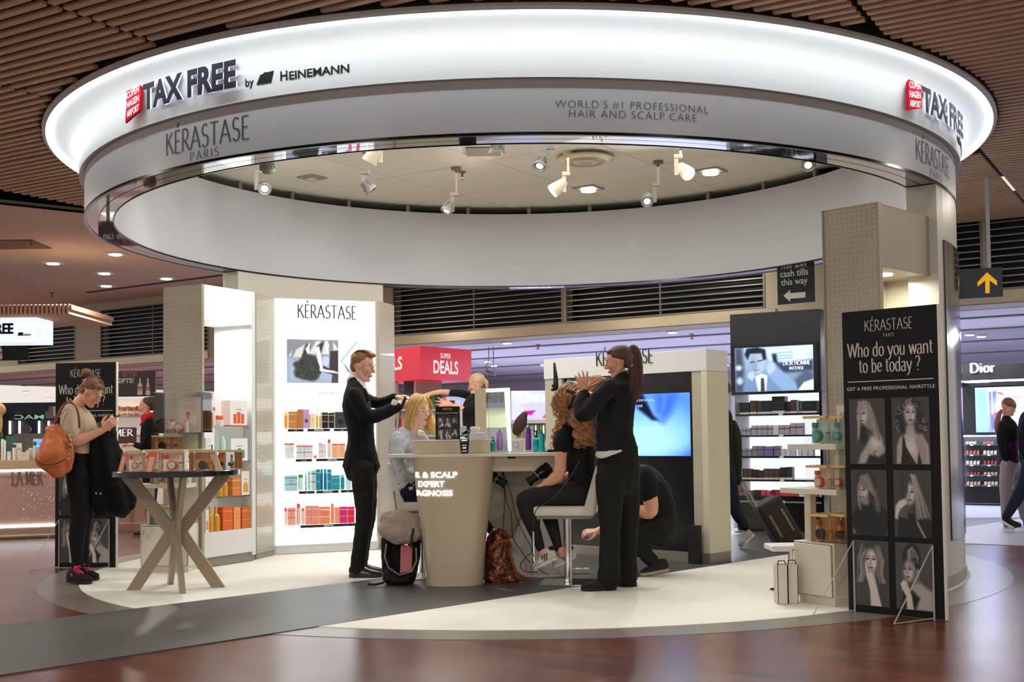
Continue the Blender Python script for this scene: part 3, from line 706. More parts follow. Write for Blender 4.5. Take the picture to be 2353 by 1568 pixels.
for r_ in (.05, .075, .10, .13, .16, .19, .22): g = MB(); g.lathe([(r_-.006, -.082+r_*.1), (r_, -.088+r_*.1), (r_+.006, -.082+r_*.1)], 32); g.build('grille_ring', mat('diffuser_ring', rgb(176, 164, 140), .5), t)
p = at_z(1110, 349, 3.79); g = MB(); g.box(p.x-.16, p.x+.16, p.y-.16, p.y+.16, 3.785, 3.80); g.build('ceiling_grille', mat('light_frame'), ceil)
for px, py in ((1062, 401), (72, 557), (120, 676), (1236, 796), (1590, 772)):
    zz = 3.80 if py < 700 else 2.62; p = at_z(px, py, zz-.03); g = MB(); g.cyl((p.x, p.y), .04, zz-.012, zz, 10); g.cyl((p.x, p.y), .012, zz-.07, zz-.01, 8); g.cyl((p.x, p.y), .028, zz-.082, zz-.074, 10)
    tag(g.build('sprinkler', mat('brass', rgb(150, 110, 60), .3, metal=.8)), {1062: 'small brass sprinkler head in the canopy ceiling', 72: 'sprinkler head at far left beside the dark ceiling grille', 120: 'sprinkler head near the left louvres', 1236: 'sprinkler in the shop ceiling left of the screen wall', 1590: 'sprinkler in the shop ceiling above the screen wall'}[px], 'sprinkler')

# the aimed beams of the lamps above
for (px, py), z, tg, e, an in (((853, 437), 3.42, (-2.5, 8.75, .95), 170, 26), ((608, 434), 3.42, (-.35, 8.7, .75), 120, 34), ((1026, 485), 3.36, (-.9, 9.3, 1.3), 110, 38), ((1240, 382), 3.50, (-.45, 8.6, .6), 60, 30), ((1487, 463), 3.40, (.6, 8.5, 1.2), 130, 40), ((1582, 400), 3.52, (1.95, 7.7, .9), 130, 34), ((1857, 380), 3.48, (2.1, 7.4, 1.2), 90, 40)):
    p = at_z(px, py, z); tg = Vector(tg); d = (tg-p).normalized(); spot('spotlight_beam', p+d*.10, tg, e, an, .5, (1, .95, .88), .03)
# ================================================================== upright planes, painted prints
class Plane:
    """vertical plane through two floor points; local x runs along it, local -y faces the hall"""
    def __init__(s, a, b):
        a = Vector((a[0], a[1], 0)); b = Vector((b[0], b[1], 0)); s.o = a; d = b-a; s.w = d.length; s.d = d.normalized(); s.ang = math.atan2(d.y, d.x); s.n = Vector((-s.d.y, s.d.x, 0))
        s.M = Matrix.Translation(a) @ Matrix.Rotation(s.ang, 4, 'Z')
    def hit(s, px, py, off=0.0):
        r = ray(px, py); oo = s.o+s.n*off; k = oo.dot(s.n)/(r.x*s.n.x+r.y*s.n.y); p = r*k
        return (Vector((p.x, p.y, 0))-s.o).dot(s.d), CAMH+r.z*k
    def pt(s, x, y, z=0): return s.M @ Vector((x, y, z))
class Paint:
    def __init__(s, w, h, col=(0, 0, 0)):
        s.w, s.h = w, h; s.a = np.ones((h+1, w+1, 3))*np.array(col if hasattr(col, '__len__') else (col,)*3)
        s.X, s.Y = np.meshgrid(np.linspace(0, 1, w+1), np.linspace(0, 1, h+1)); s.asp = w/h
    def blend(s, m, col):
        col = np.array(col if hasattr(col, '__len__') else (col,)*3); s.a = s.a*(1-m[..., None])+col*m[..., None]
    def sd_mask(s, d, soft): return np.clip(.5-d/(2*soft), 0, 1)
    def ell(s, cx, cy, rx, ry, col, soft=.02, rot=0, k=1.0):
        c, n = math.cos(math.radians(rot)), math.sin(math.radians(rot)); x = (s.X-cx)*s.asp; y = s.Y-cy
        u = (x*c+y*n)/(rx*s.asp); v = (-x*n+y*c)/ry; r = np.sqrt(u*u+v*v); s.blend(s.sd_mask((r-1)*min(rx*s.asp, ry), soft)*k, col)
    def line(s, pts, wd, col, soft=.012, k=1.0):
        D = np.full(s.X.shape, 9.); wd = wd if hasattr(wd, '__len__') else [wd]*len(pts)
        for (a, b), w0, w1 in zip(zip(pts[:-1], pts[1:]), wd[:-1], wd[1:]):
            ax, ay, bx, by = a[0]*s.asp, a[1], b[0]*s.asp, b[1]; dx, dy = bx-ax, by-ay; L = dx*dx+dy*dy+1e-9
            t = np.clip(((s.X*s.asp-ax)*dx+(s.Y-ay)*dy)/L, 0, 1)
            D = np.minimum(D, np.hypot(s.X*s.asp-ax-t*dx, s.Y-ay-t*dy)-(w0+(w1-w0)*t)/2)
        s.blend(s.sd_mask(D, soft)*k, col)
    def poly(s, pts, col, soft=.012, k=1.0):
        x = s.X*s.asp; y = s.Y; D = np.full(x.shape, 9.); ins = np.zeros(x.shape, bool); n = len(pts)
        for i in range(n):
            ax, ay = pts[i][0]*s.asp, pts[i][1]; bx, by = pts[(i+1) % n][0]*s.asp, pts[(i+1) % n][1]
            dx, dy = bx-ax, by-ay; L = dx*dx+dy*dy+1e-9; t = np.clip(((x-ax)*dx+(y-ay)*dy)/L, 0, 1)
            D = np.minimum(D, np.hypot(x-ax-t*dx, y-ay-t*dy))
            c = ((ay > y) != (by > y)); xx = ax+(y-ay)*(bx-ax)/((by-ay) if abs(by-ay) > 1e-9 else 1e-9); ins ^= (c & (x < xx))
        s.blend(s.sd_mask(np.where(ins, -D, D), soft)*k, col)
    def grad(s, c0, c1, ax='y'):
        t = (s.Y if ax == 'y' else s.X)[..., None]; s.a = np.array(c0)*(1-t)+np.array(c1)*t
    def hair(s, paths, n, wd, c0, c1, seed=1, jit=.02):
        rnd = random.Random(seed)
        for i in range(n):
            a, b = rnd.choice(paths); t = rnd.random(); pts = [(p[0]+(q[0]-p[0])*t+rnd.uniform(-jit, jit), p[1]+(q[1]-p[1])*t+rnd.uniform(-jit, jit)) for p, q in zip(a, b)]
            c = c0+(c1-c0)*rnd.random(); s.line(pts, [wd*rnd.uniform(.35, .9)]*len(pts), c, .006, .5)
    def mesh(s, w, h, m, gam=True):
        H, W = s.h+1, s.w+1; me = bpy.data.meshes.new('print')
        xs = np.linspace(0, w, W); zs = np.linspace(h, 0, H); V = np.zeros((H, W, 3)); V[..., 0] = xs[None, :]; V[..., 2] = zs[:, None]
        i = np.arange(H*W).reshape(H, W); F = np.stack([i[1:, :-1], i[1:, 1:], i[:-1, 1:], i[:-1, :-1]], -1).reshape(-1, 4)
        me.from_pydata(V.reshape(-1, 3).tolist(), [], F.tolist())
        a = np.clip(s.a, 0, 1); a = np.where(a <= .04045, a/12.92, ((a+.055)/1.055)**2.4)
        ca = me.color_attributes.new('print', 'FLOAT_COLOR', 'POINT'); ca.data.foreach_set('color', np.concatenate([a, np.ones((H, W, 1))], -1).reshape(-1).astype(np.float32))
        me.materials.append(m); return me
M_print = vcmat('photo_print', 0.0, .4)
def add_mesh(name, me, parent, loc=(0, 0, 0), label=None):
    o = bpy.data.objects.new(name, me); C.objects.link(o); o.parent = parent; o.location = loc
    if label: o['label'] = label
    return o
SK, SK2, SKD = .80, .66, .42
def face(p, cx, cy, s, tone=.74, dark=.30, look=0):
    s *= 1.24
    """soft portrait face: shaded oval, eyes, nose, lips"""
    p.ell(cx, cy, .115*s, .125*s, tone, .03); p.ell(cx-.05*s, cy+.02*s, .055*s, .10*s, tone-.18, .05, 0, .6)
    for e in (-1, 1):
        p.line([(cx+look*s+e*.062*s-.028*s, cy-.02*s), (cx+look*s+e*.062*s+.024*s, cy-.024*s)], .018*s, .16, .008); p.line([(cx+look*s+e*.062*s-.035*s, cy-.05*s), (cx+look*s+e*.062*s+.03*s, cy-.053*s)], .009*s, .34, .008)
    p.line([(cx+look*s, cy-.01*s), (cx+look*1.4*s, cy+.042*s)], .010*s, tone-.25, .012); p.line([(cx+look*s-.03*s, cy+.075*s), (cx+look*s+.03*s, cy+.075*s)], .018*s, .28, .008)
def portraits():
    out = []; W, H = 80, 118
    bgc = (.30, .27, .27)
    # 1 straight blond hair, bare back
    p = Paint(W, H, bgc); p.poly([(.22, 1), (.30, .85), (.45, .72), (.62, .60), (.85, .62), (.97, .74), (.98, .86), (.90, .90), (.80, 1)], SK2, .03); p.poly([(.44, 1), (.55, .86), (.80, .90), (1, .82), (1, 1)], .08, .03); p.ell(.72, .66, .16, .10, SK, .06)
    p.line([(.72, .80), (.66, .84), (.72, .88)], .014, .3, .01); p.poly([(.26, .04), (.42, .02), (.58, .06), (.66, .20), (.74, .38), (.84, .60), (.80, .66), (.62, .50), (.50, .45), (.40, .42), (.30, .56), (.20, .66), (.24, .40), (.22, .2)], .55, .02)
    face(p, .36, .25, .95, .80, look=-.02); p.poly([(.26, .05), (.5, .04), (.48, .17), (.26, .18)], .70, .015)
    p.hair([([(.45, .05), (.56, .2), (.62, .4), (.72, .62)], [(.58, .08), (.70, .25), (.80, .45), (.90, .64)]), ([(.28, .06), (.24, .3), (.22, .62)], [(.34, .06), (.30, .34), (.30, .60)]), ([(.28, .05), (.28, .17)], [(.5, .05), (.48, .17)])], 60, .012, .30, .93, 3)
    p.poly([(.33, .38), (.40, .40), (.52, .60), (.36, .70), (.28, .60)], .14, .03); out.append(p)
    # 2 curly bob, low neck dress
    p = Paint(W, H, bgc); p.poly([(.10, 1), (.12, .72), (.20, .60), (.36, .54), (.38, .42), (.58, .42), (.62, .54), (.84, .60), (.96, .72), (.98, 1)], SK2, .02); p.ell(.5, .74, .18, .14, SK, .07)
    p.poly([(.28, .58), (.32, .60), (.36, .74), (.62, 1), (.22, 1), (.26, .8)], .07, .015); p.poly([(.72, .60), (.76, .60), (.80, .85), (.78, 1), (.66, 1)], .07, .015); p.poly([(.60, .66), (.70, .42), (.78, .44), (.90, .84), (.86, 1), (.78, 1)], SK2-.05, .02)
    for x, y, r in [(.30, .16, .12), (.48, .08, .16), (.66, .14, .12), (.20, .30, .11), (.14, .42, .10), (.25, .46, .09), (.74, .30, .11), (.84, .42, .11), (.74, .48, .09), (.35, .38, .07)]: p.ell(x, y, r, r*.72, .16, .03)
    face(p, .49, .25, 1.0, .80, look=.015); rn = random.Random(5)
    for i in range(42):
        x, y = rn.choice([(.2, .3), (.15, .42), (.8, .36), (.82, .46), (.5, .07), (.3, .14), (.68, .14)]); x += rn.uniform(-.09, .09); y += rn.uniform(-.06, .06); p.line(arc(x, y, .05, .028, rn.uniform(0, 180), rn.uniform(180, 340), 5), .010, rn.uniform(.4, .8), .006, .8)
    out.append(p)
    # 3 long fringe, black roll neck, profile
    p = Paint(W, H, bgc); p.poly([(0, .72), (.16, .58), (.34, .52), (.60, .50), (.85, .56), (1, .66), (1, .9), (.9, 1), (.12, 1), (.04, .9), (0, 1)], .06, .02); p.poly([(.04, .86), (.14, .98), (.02, .98)], SKD, .02)
    p.poly([(.18, .08), (.34, .0), (.55, .0), (.70, .12), (.72, .34), (.80, .52), (.74, .66), (.60, .60), (.55, .40), (.28, .38), (.16, .52), (.10, .36)], .22, .02); face(p, .34, .33, .95, .78, look=-.04); p.poly([(.30, .42), (.46, .40), (.5, .54), (.34, .55)], .55, .03)
    p.poly([(.24, .10), (.48, .06), (.62, .24), (.60, .38), (.44, .30), (.24, .24)], .50, .02)
    p.hair([([(.28, .08), (.44, .2), (.60, .36)], [(.50, .04), (.62, .2), (.68, .4)]), ([(.62, .3), (.66, .5), (.72, .66)], [(.70, .3), (.80, .5), (.84, .62)]), ([(.2, .2), (.16, .4), (.2, .6)], [(.26, .2), (.22, .42), (.3, .64)])], 50, .011, .3, .82, 8); out.append(p)
    # 4 sleek straight hair over one eye, hand at chin
    p = Paint(W, H, bgc); p.poly([(.10, 1), (.12, .70), (.35, .66), (.70, .64), (1, .76), (1, 1)], .06, .02); p.poly([(.56, .66), (.66, .80), (.84, 1), (.78, 1), (.60, .80)], SK2, .015)
    p.poly([(.16, .26), (.24, .08), (.42, .02), (.58, .04), (.70, .16), (.80, .38), (.98, .60), (.94, .74), (.60, .74), (.50, .50), (.2, .44)], .30, .02); face(p, .42, .35, 1.0, .78, look=.0); p.poly([(.24, .08), (.44, .03), (.40, .20), (.34, .40), (.24, .44), (.18, .30)], .20, .015)
    p.poly([(.02, .72), (.04, .54), (.14, .46), (.30, .42), (.34, .50), (.20, .58), (.12, .66), (.10, .74)], SK, .015); p.poly([(.10, .70), (.18, .58), (.34, .56), (.38, .74)], .36, .02)
    p.hair([([(.46, .06), (.56, .3), (.60, .72)], [(.60, .08), (.76, .36), (.94, .68)])], 60, .011, .35, .86, 4, .01); p.hair([([(.26, .1), (.22, .3), (.24, .42)], [(.42, .05), (.38, .2), (.32, .42)])], 18, .01, .2, .5, 6, .01); out.append(p)
    # 5 big blow-dried waves, hand to lips
    p = Paint(W, H, bgc)
    for x, y, r in [(.5, .10, .22), (.34, .20, .20), (.72, .22, .20), (.22, .42, .17), (.84, .44, .18), (.18, .58, .12), (.86, .60, .14), (.60, .06, .18)]: p.ell(x, y, r, r*.72, .26, .03)
    p.poly([(0, .86), (.20, .62), (.40, .68), (.64, .68), (.86, .70), (1, .80), (1, 1), (0, 1)], .28, .05); face(p, .52, .31, 1.12, .82, look=-.01); p.poly([(.44, .44), (.62, .44), (.62, .60), (.48, .62)], .62, .03)
    p.poly([(.34, .34), (.39, .33), (.44, .46), (.54, .50), (.62, .60), (.70, .80), (.78, 1), (.48, 1), (.46, .74), (.38, .56), (.34, .46)], SK, .014); p.line([(.40, .36), (.46, .50)], .01, .45, .01)
    rn = random.Random(9)
    for i in range(70):
        a = rn.uniform(-2.4, .9); sx = rn.choice([-1, 1]); x0 = .5+sx*rn.uniform(.1, .26); p.line([(x0, rn.uniform(.05, .2)), (x0+sx*.12, .3+rn.uniform(-.05, .05)), (x0+sx*rn.uniform(.02, .12), .5), (x0+sx*rn.uniform(.1, .2), .64)], .011, rn.uniform(.25, .8), .006, .5)
    out.append(p)
    # 6 swept-up hair, face in profile, hand at chin
    p = Paint(W, H, (.34, .31, .31)); p.poly([(.50, .60), (.64, .58), (.80, .66), (1, .72), (1, 1), (.16, 1), (.18, .80), (.30, .74)], SK2, .03); p.poly([(.2, .72), (.34, .66), (.62, .82), (.50, 1), (.12, 1)], .10, .03)
    p.poly([(.20, .36), (.18, .18), (.28, .06), (.46, .0), (.62, .06), (.68, .22), (.66, .38), (.58, .48), (.50, .36), (.26, .40)], .16, .02); face(p, .36, .42, 1.0, .78, look=-.03); p.poly([(.46, .38), (.62, .40), (.60, .60), (.46, .58)], .50, .03)
    p.ell(.60, .42, .035, .035, .6, .012); p.poly([(.12, .62), (.20, .56), (.28, .58), (.34, .66), (.42, .80), (.46, 1), (.28, 1), (.26, .80), (.16, .70)], SK, .014)
    rn = random.Random(2)
    for i in range(46): a = rn.uniform(0, 1); p.line([(.24+.3*a, .30-.1*a), (.28+.2*a, .12), (.42+.1*a, .05+.06*a), (.60, .16+.15*a)], .011, rn.uniform(.25, .75), .006, .55)
    p.hair([([(.26, .30), (.24, .42)], [(.52, .26), (.5, .40)])], 24, .01, .3, .7, 12, .01); out.append(p)
    for p in out:
        g = p.a.mean(-1, keepdims=True); p.a = np.clip((g-.06)*1.08, .05, 1)*np.array((1.03, .98, .96))
    return out
POR = portraits()
M_board = mat('poster_black', rgb(13, 13, 13), .5, spec=.25); M_cream = mat('print_cream', rgb(206, 200, 188), .5); M_edge = mat('board_edge_white', rgb(226, 224, 214), .5)
# photo frames measured on the right poster, in fractions of its width and height (from the top)
PX = ((.06, .445), (.515, .90)); PZ = ((.293, .509), (.528, .744), (.761, .975))
def poster(pl, H, label, name='display_board', easel=True):
    W = pl.w; t = thing(name, label, 'poster', pl.o, pl.ang)
    MB().box(0, W, .002, .03, .004, H).build('board', M_board, t, bevel=.002)
    MB().box(W, W+.008, 0, .03, .004, H).build('board_edge', M_edge, t, label='white board edge')
    g = MB(); ex, ey = (1, 0, 0), (0, 0, 1)
    v = center_vf(fit_vf(nib_vf('KÉRASTASE', .036*H, .10, .04), W*.50)); place_vf(g, v, (W*.5, .0005, H*.930), ex, ey)
    v = center_vf(fit_vf(nib_vf('PARIS', .011*H, .11, .06, space=.3), W*.11)); place_vf(g, v, (W*.5, .0005, H*.908), ex, ey)
    g.build('brand_letters', M_cream, t); g = MB()
    v = center_vf(fit_vf(nib_vf('Who do you want', .047*H, .135, .035, serif=.085, sx=.8, space=.06), W*.90)); place_vf(g, v, (W*.5, .0005, H*.846), ex, ey)
    v = center_vf(fit_vf(nib_vf('to be today ?', .047*H, .135, .035, serif=.085, sx=.8, space=.06), W*.64)); place_vf(g, v, (W*.5, .0005, H*.793), ex, ey)
    g.build('headline_letters', M_cream, t); g = MB()
    g.box(W*.05, W*.95, -.0005, .001, H*.7625, H*.7655); g.build('rule', M_cream, t); g = MB()
    v = center_vf(fit_vf(text_vf('GET A FREE PROFESSIONAL HAIRSTYLE', .016*H, bold=.0004, space=1.1), W*.92)); place_vf(g, v, (W*.5, .0005, H*.735), ex, ey)
    g.build('small_letters', M_cream, t)
    for k, p in enumerate(POR):
        x0, x1 = PX[k % 2]; z0, z1 = PZ[k//2]
        me = p.mesh((x1-x0)*W, (z1-z0)*H, M_print); add_mesh('portrait', me, t, (x0*W, -.0006, H*(1-z1)), ('black and white portrait with long straight hair', 'black and white portrait with curly bob', 'black and white portrait in a dark roll neck', 'black and white portrait with sleek hair', 'black and white portrait with big waves', 'black and white portrait with swept-up hair')[k])
    if easel:
        for x in (W*.075, W*.90):
            g = MB(); r = .004
            g.box(x-r, x+r, -.010, -.002, .0, H*.235); g.tube([(x, -.005, H*.235), (x-.10*(1 if x < W/2 else .9), -.33, .005)], .004, 6); g.tube([(x, -.006, .012), (x-.10*(1 if x < W/2 else .9), -.33, .008)], .0035, 6)
            g.build('easel_foot', mat('clear_rod', rgb(200, 204, 200), .12, alpha=.55), t)
    return t
PLR = Plane(G(1950, 1405), G(2172, 1428)); poster(PLR, 1.85, 'tall black hairstyle poster board standing at the right front of the ring')
_l0, _l1 = Vector((-4.02, 10.52, 0)), Vector((-3.47, 10.52, 0))
PLL = Plane((ray(127, 1000).x*10.50, 10.50), (ray(266, 1000).x*10.42, 10.42)); poster(PLL, 1.80, 'tall black hairstyle poster board behind the woman with the phone')
# ================================================================== products
def pm(col, gloss=.35): return mat('product_%d_%d_%d' % col, rgb(*col), gloss, var=.03)
def M_at(pl, x, y, z, rz=0): return pl.M @ Matrix.Translation((x, y, z)) @ Matrix.Rotation(rz, 4, 'Z')
def drop(mb, name, mats, M, label, cat, group=None, smooth=False, bevel=0):
    o = mb.build(name, mats, smooth=smooth, bevel=bevel); o.matrix_world = M
    o['label'] = label; o['category'] = cat
    if group: o['group'] = group
    return o
M_print_dark = mat('print_dark', rgb(60, 60, 60), .5); M_print_white = mat('print_white', (.9, .9, .9), .4, emit=(1, 1, 1), es=.35)
def carton(M, w, d, h, col, label, group=None, band=None, lines=2, ink=(120, 120, 120), pic=None, name='carton'):
    g = MB(); g.box(-w/2, w/2, -d/2, d/2, 0, h); y = -d/2-.0006
    if band:
        for z0, z1 in band[1]: g.mi = 1; g.box(-w/2-.0004, w/2+.0004, y, d/2, h*z0, h*z1)
    g.mi = 2
    for k in range(lines):
        zz = h*(.66-.16*k); ww = w*(.30 if k % 2 else .36); g.box(-ww/2, ww/2, y-.0003, y+.0004, zz-h*.012, zz+h*.012)
    if pic:
        g.mi = 3
        if pic[1] == 'disc': g.T = Matrix.Translation((0, y-.0002, h*.40)) @ Matrix.Rotation(PI/2, 4, 'X'); g.cyl((0, 0), w*.28, 0, .001, 16); g.T = None
        else:
            for q in range(pic[2] if len(pic) > 2 else 2): x = (-.22+.22*q*(2/(max(1, (pic[2] if len(pic) > 2 else 2)-1))))*w; g.box(x-w*.09, x+w*.09, y-.0004, y+.0004, h*.12, h*(.48+.08*(q % 2)))
    return drop(g, name, [pm(col), pm(band[0]) if band else pm(col), pm(ink), pm(pic[0]) if pic else pm(col)], M, label, 'box', group)
def bottle(M, r, h, col, cap, label, group=None, kind='bottle', band=None):
    """root mesh with a cap part"""
    g = MB()
    if kind == 'jar': g.lathe([(0, 0), (r*.92, 0), (r, h*.08), (r, h*.62), (0, h*.62)], 18); c = [(0, h*.62), (r*1.02, h*.62), (r*1.02, h*.96), (r*.96, h), (0, h)]
    elif kind == 'tube': g.lathe([(0, h*.16), (r*.8, h*.16), (r, h*.3), (r*.9, h*.75), (r*.3, h), (0, h)], 16, sy=.6); c = [(0, 0), (r*.72, 0), (r*.75, h*.16), (0, h*.16)]
    elif kind == 'spray': g.lathe([(0, 0), (r*.94, 0), (r, h*.02), (r, h*.80), (r*.72, h*.86), (0, h*.86)], 20); c = [(0, h*.86), (r*.42, h*.86), (r*.42, h*.93), (r*.2, h*.95), (r*.2, h), (0, h)]
    elif kind == 'pump': g.lathe([(0, 0), (r*.94, 0), (r, h*.02), (r, h*.58), (r*.5, h*.66), (r*.34, h*.68), (0, h*.68)], 20); c = [(0, h*.68), (r*.42, h*.68), (r*.42, h*.78), (r*.16, h*.79), (r*.16, h*.92), (r*.3, h*.93), (r*.3, h), (0, h)]
    elif kind == 'slim': g.lathe([(0, 0), (r, 0), (r, h*.62), (r*.5, h*.70), (0, h*.70)], 14); c = [(0, h*.70), (r*.4, h*.70), (r*.42, h*.98), (0, h)]
    else: g.lathe([(0, 0), (r*.94, 0), (r, h*.03), (r, h*.74), (r*.9, h*.80), (0, h*.80)], 18); c = [(0, h*.79), (r*.86, h*.80), (r*.86, h*.99), (r*.8, h), (0, h)]
    if band:
        g.mi = 1; g.lathe([(r*1.008, h*band[1]), (r*1.008, h*band[2])], 18)
    ctg = {'jar': 'jar', 'tube': 'tube'}.get(kind, 'bottle')
    o = drop(g, {'jar': 'cream_jar', 'tube': 'cream_tube'}.get(kind, 'bottle'), [pm(col, .22), pm(band[0] if band else col)], M, label, ctg, group, smooth=True)
    k = MB(); k.lathe(c, 16)
    if kind == 'pump': k.box(-r*.9, r*.12, -r*.14, r*.14, h*.955, h*.995)
    k.build('lid' if kind == 'jar' else 'cap', pm(cap, .25), o, smooth=True)
    return o
M_acryl = glassmat('clear_acrylic', (.99, .99, .985), .03); M_goldtrim = mat('gold_trim', rgb(222, 184, 118), .35, metal=.2)
M_glass = glassmat('shelf_glass', (.90, .96, .95), .3)
def gift_set(M, w, d, h, kind, label, group=None):
    """clear acrylic box with a gold lid band, holding a jar seen face on, a bottle and a tube"""
    t = bpy.data.objects.new('gift_set', None); C.objects.link(t); t.matrix_world = M; FR[t.name] = M; t['label'] = label; t['category'] = 'gift box'
    if group: t['group'] = group
    red = {'red': ((220, 50, 50), (240, 228, 208), (214, 104, 90), (246, 226, 202)), 'amber': ((176, 92, 34), (222, 140, 60), (34, 26, 24), (226, 168, 100)), 'teal': ((70, 150, 140), (176, 212, 204), (110, 196, 178), (226, 232, 204)), 'orange': ((230, 90, 50), (238, 220, 196), (232, 96, 60), (236, 214, 186))}[kind]
    g = MB(); g.box(-w/2, w/2, -d/2, d/2, .001, h*.9); g.build('clear_case', M_acryl, t)
    g = MB(); T_ = .006; g.box(-w/2-.001, w/2+.001, -d/2-.001, -d/2+T_, h*.90, h); g.box(-w/2-.001, w/2+.001, d/2-T_, d/2+.001, h*.90, h); g.box(-w/2-.001, -w/2+T_, -d/2+T_, d/2-T_, h*.90, h); g.box(w/2-T_, w/2+.001, -d/2+T_, d/2-T_, h*.90, h); g.build('gold_lid', M_goldtrim, t)
    g = MB(); g.box(-w*.46, w*.46, d*.36, d*.40, .003, h*.88); g.build('backing_card', pm(red[3]), t)
    g = MB(); g.lathe([(0, .003), (w*.10, .003), (w*.11, h*.02), (w*.11, h*.52), (w*.07, h*.58), (0, h*.58)], 16, (-w*.28, 0, 0)); g.mi = 1; g.lathe([(0, h*.58), (w*.11, h*.58), (w*.11, h*.76), (0, h*.76)], 16, (-w*.28, 0, 0)); g.build('bottle', [pm(red[1]), pm(red[0])], t, smooth=True)
    g = MB(); g.T = Matrix.Translation((w*.02, -d*.30, h*.28)) @ Matrix.Rotation(PI/2, 4, 'X'); R = min(w*.19, h*.26); g.lathe([(0, -d*.12), (R, -d*.12), (R, d*.10), (R*.78, d*.12), (R*.78, d*.125)], 20); g.mi = 1; g.lathe([(R*.78, d*.122), (0, d*.122)], 20); g.build('jar', [pm(red[0] if kind != 'amber' else (60, 40, 28)), pm(red[2] if kind == 'amber' else (232, 222, 206) if kind != 'teal' else red[2])], t)
    g = MB(); g.lathe([(0, .003), (w*.07, .003), (w*.085, h*.18), (w*.08, h*.5), (w*.03, h*.72), (0, h*.72)], 14, (w*.30, 0, 0), sy=.6); g.mi = 1; g.lathe([(w*.09, h*.36), (w*.09, h*.42)], 14, (w*.30, 0, 0), sy=.61); g.build('cream_tube', [pm(red[1]), pm(red[0])], t, smooth=True)
    return t
ORD = ['leftmost', 'second from left', 'third from left', 'fourth from left', 'fifth from left', 'sixth from left', 'seventh from left', 'eighth from left', 'ninth from left', 'tenth from left', 'eleventh from left', 'twelfth from left', 'thirteenth from left', 'fourteenth from left', 'fifteenth from left']
def row(pl, z, items, where, depth=.10, off=.02, grp=None):
    """items: (px0, px1, pytop, pybottom, kind, colour, cap/band colour, word)"""
    for i, (x0, x1, yt, yb, kind, col, cap, word) in enumerate(items):
        a = pl.hit(x0, yb, off)[0]; b = pl.hit(x1, yb, off)[0]; w = abs(b-a)*.96; zt = pl.hit((x0+x1)/2, yt, off)[1]; h = max(zt-z, .03); cx = (a+b)/2
        d = min(depth, max(w, .04)); M = M_at(pl, cx, off+d/2, z)
        lab = '%s, %s on %s' % (word, ORD[i], where)
        if kind == 'box': carton(M, w, d, h, col, lab, grp, band=(cap, [(.80, .86), (.40, .44)]) if cap else None)
        elif kind == 'boxt': carton(M, w, d, h, col, lab, grp, band=(cap, [(.90, 1.0)]))
        elif kind == 'boxb': carton(M, w, d, h, col, lab, grp, band=(cap, [(0, .06)]), pic=(cap, 'bars', 3))
        elif kind == 'boxd': carton(M, w, d, h, col, lab, grp, pic=(cap, 'disc'))
        elif kind == 'boxp': carton(M, w, d, h, col, lab, grp, pic=(cap, 'bars', 3))
        else: bottle(M, w/2, h, col, cap, lab, grp, kind=kind, band=None)

# ================================================================== left open cabinet with glass shelves
PA = Plane(G(470, 1308), G(588, 1290)); WA = PA.w; DA = .44; HA = 2.455
tA = thing('display_cabinet', 'tall white open cabinet with glass shelves and grey patterned side, left under the ring', 'cabinet', PA.o, PA.ang)
MB().box(-.03, 0, 0, DA, .06, HA).build('patterned_side', M_pattern, tA, label='grey embossed wallcovering side')
MB().box(-.034, -.03, -.002, .012, .06, HA).build('edge_trim', M_champ, tA)
MB().box(WA-.05, WA, 0, DA, .06, HA).build('side_panel', M_white, tA)
MB().box(0, WA-.05, 0, DA, 2.15, HA-.001).build('header', mat('lit_header', rgb(235, 238, 240), .4, emit=(.92, .97, 1), es=.35), tA, bevel=.003)
MB().box(0, WA-.05, .0, DA, .09, .305).build('base_box', M_white, tA, bevel=.003)
MB().box(-.03, WA, .015, DA-.01, 0.008, .09).build('plinth', mat('plinth_grey'), tA)
for z in (1.222, .915, .605): MB().box(0, WA-.05, .02, DA-.01, z-.010, z-.001).build('glass_shelf', M_glass, tA, label='clear glass shelf')
for z in (1.222, .915, .605):
    g = MB(); g.cyl((.012, .05), .008, z-.02, z-.010, 8); g.cyl((WA-.062, .05), .008, z-.02, z-.010, 8); g.build('shelf_pin', M_chrome, tA)
g = MB(); g.cyl((.36, .18), .045, 2.143, 2.149, 18); g.build('downlight', M_lens, tA)
MB().box(.01, .34, DA-.02, DA-.012, 1.80, 1.90).build('hanging_sign', M_white, tA, label='white sign with small grey text')
g = MB(); place_vf(g, fit_vf(text_vf('TRAVEL', .035), .16), (.09, DA-.0205, 1.855), (1, 0, 0), (0, 0, 1)); place_vf(g, fit_vf(text_vf('EXCLUSIVE', .035), .22), (.06, DA-.0205, 1.815), (1, 0, 0), (0, 0, 1)); g.build('sign_letters', mat('faint_grey', rgb(170, 166, 160), .5), tA)
area('cabinet_light', PA.pt(WA/2, DA/2, 2.12), .35, 11, (1, .98, .95), size_y=.25)
PA2 = PA
OR, TE, AM, GO = (232, 88, 52), (60, 150, 160), (214, 128, 52), (214, 160, 60)
row(PA, 1.222, [(472, 486, 918, 981, 'boxb', (236, 232, 232), (222, 90, 96), 'white carton with pink print'), (488, 499, 936, 980, 'bottle', (234, 226, 214), OR, 'white bottle with orange cap'), (499, 519, 955, 979, 'jar', (238, 234, 226), OR, 'white jar with orange lid'), (528, 569, 921, 979, 'boxb', (240, 236, 232), OR, 'large white carton with orange bottles')], 'left cabinet top shelf')
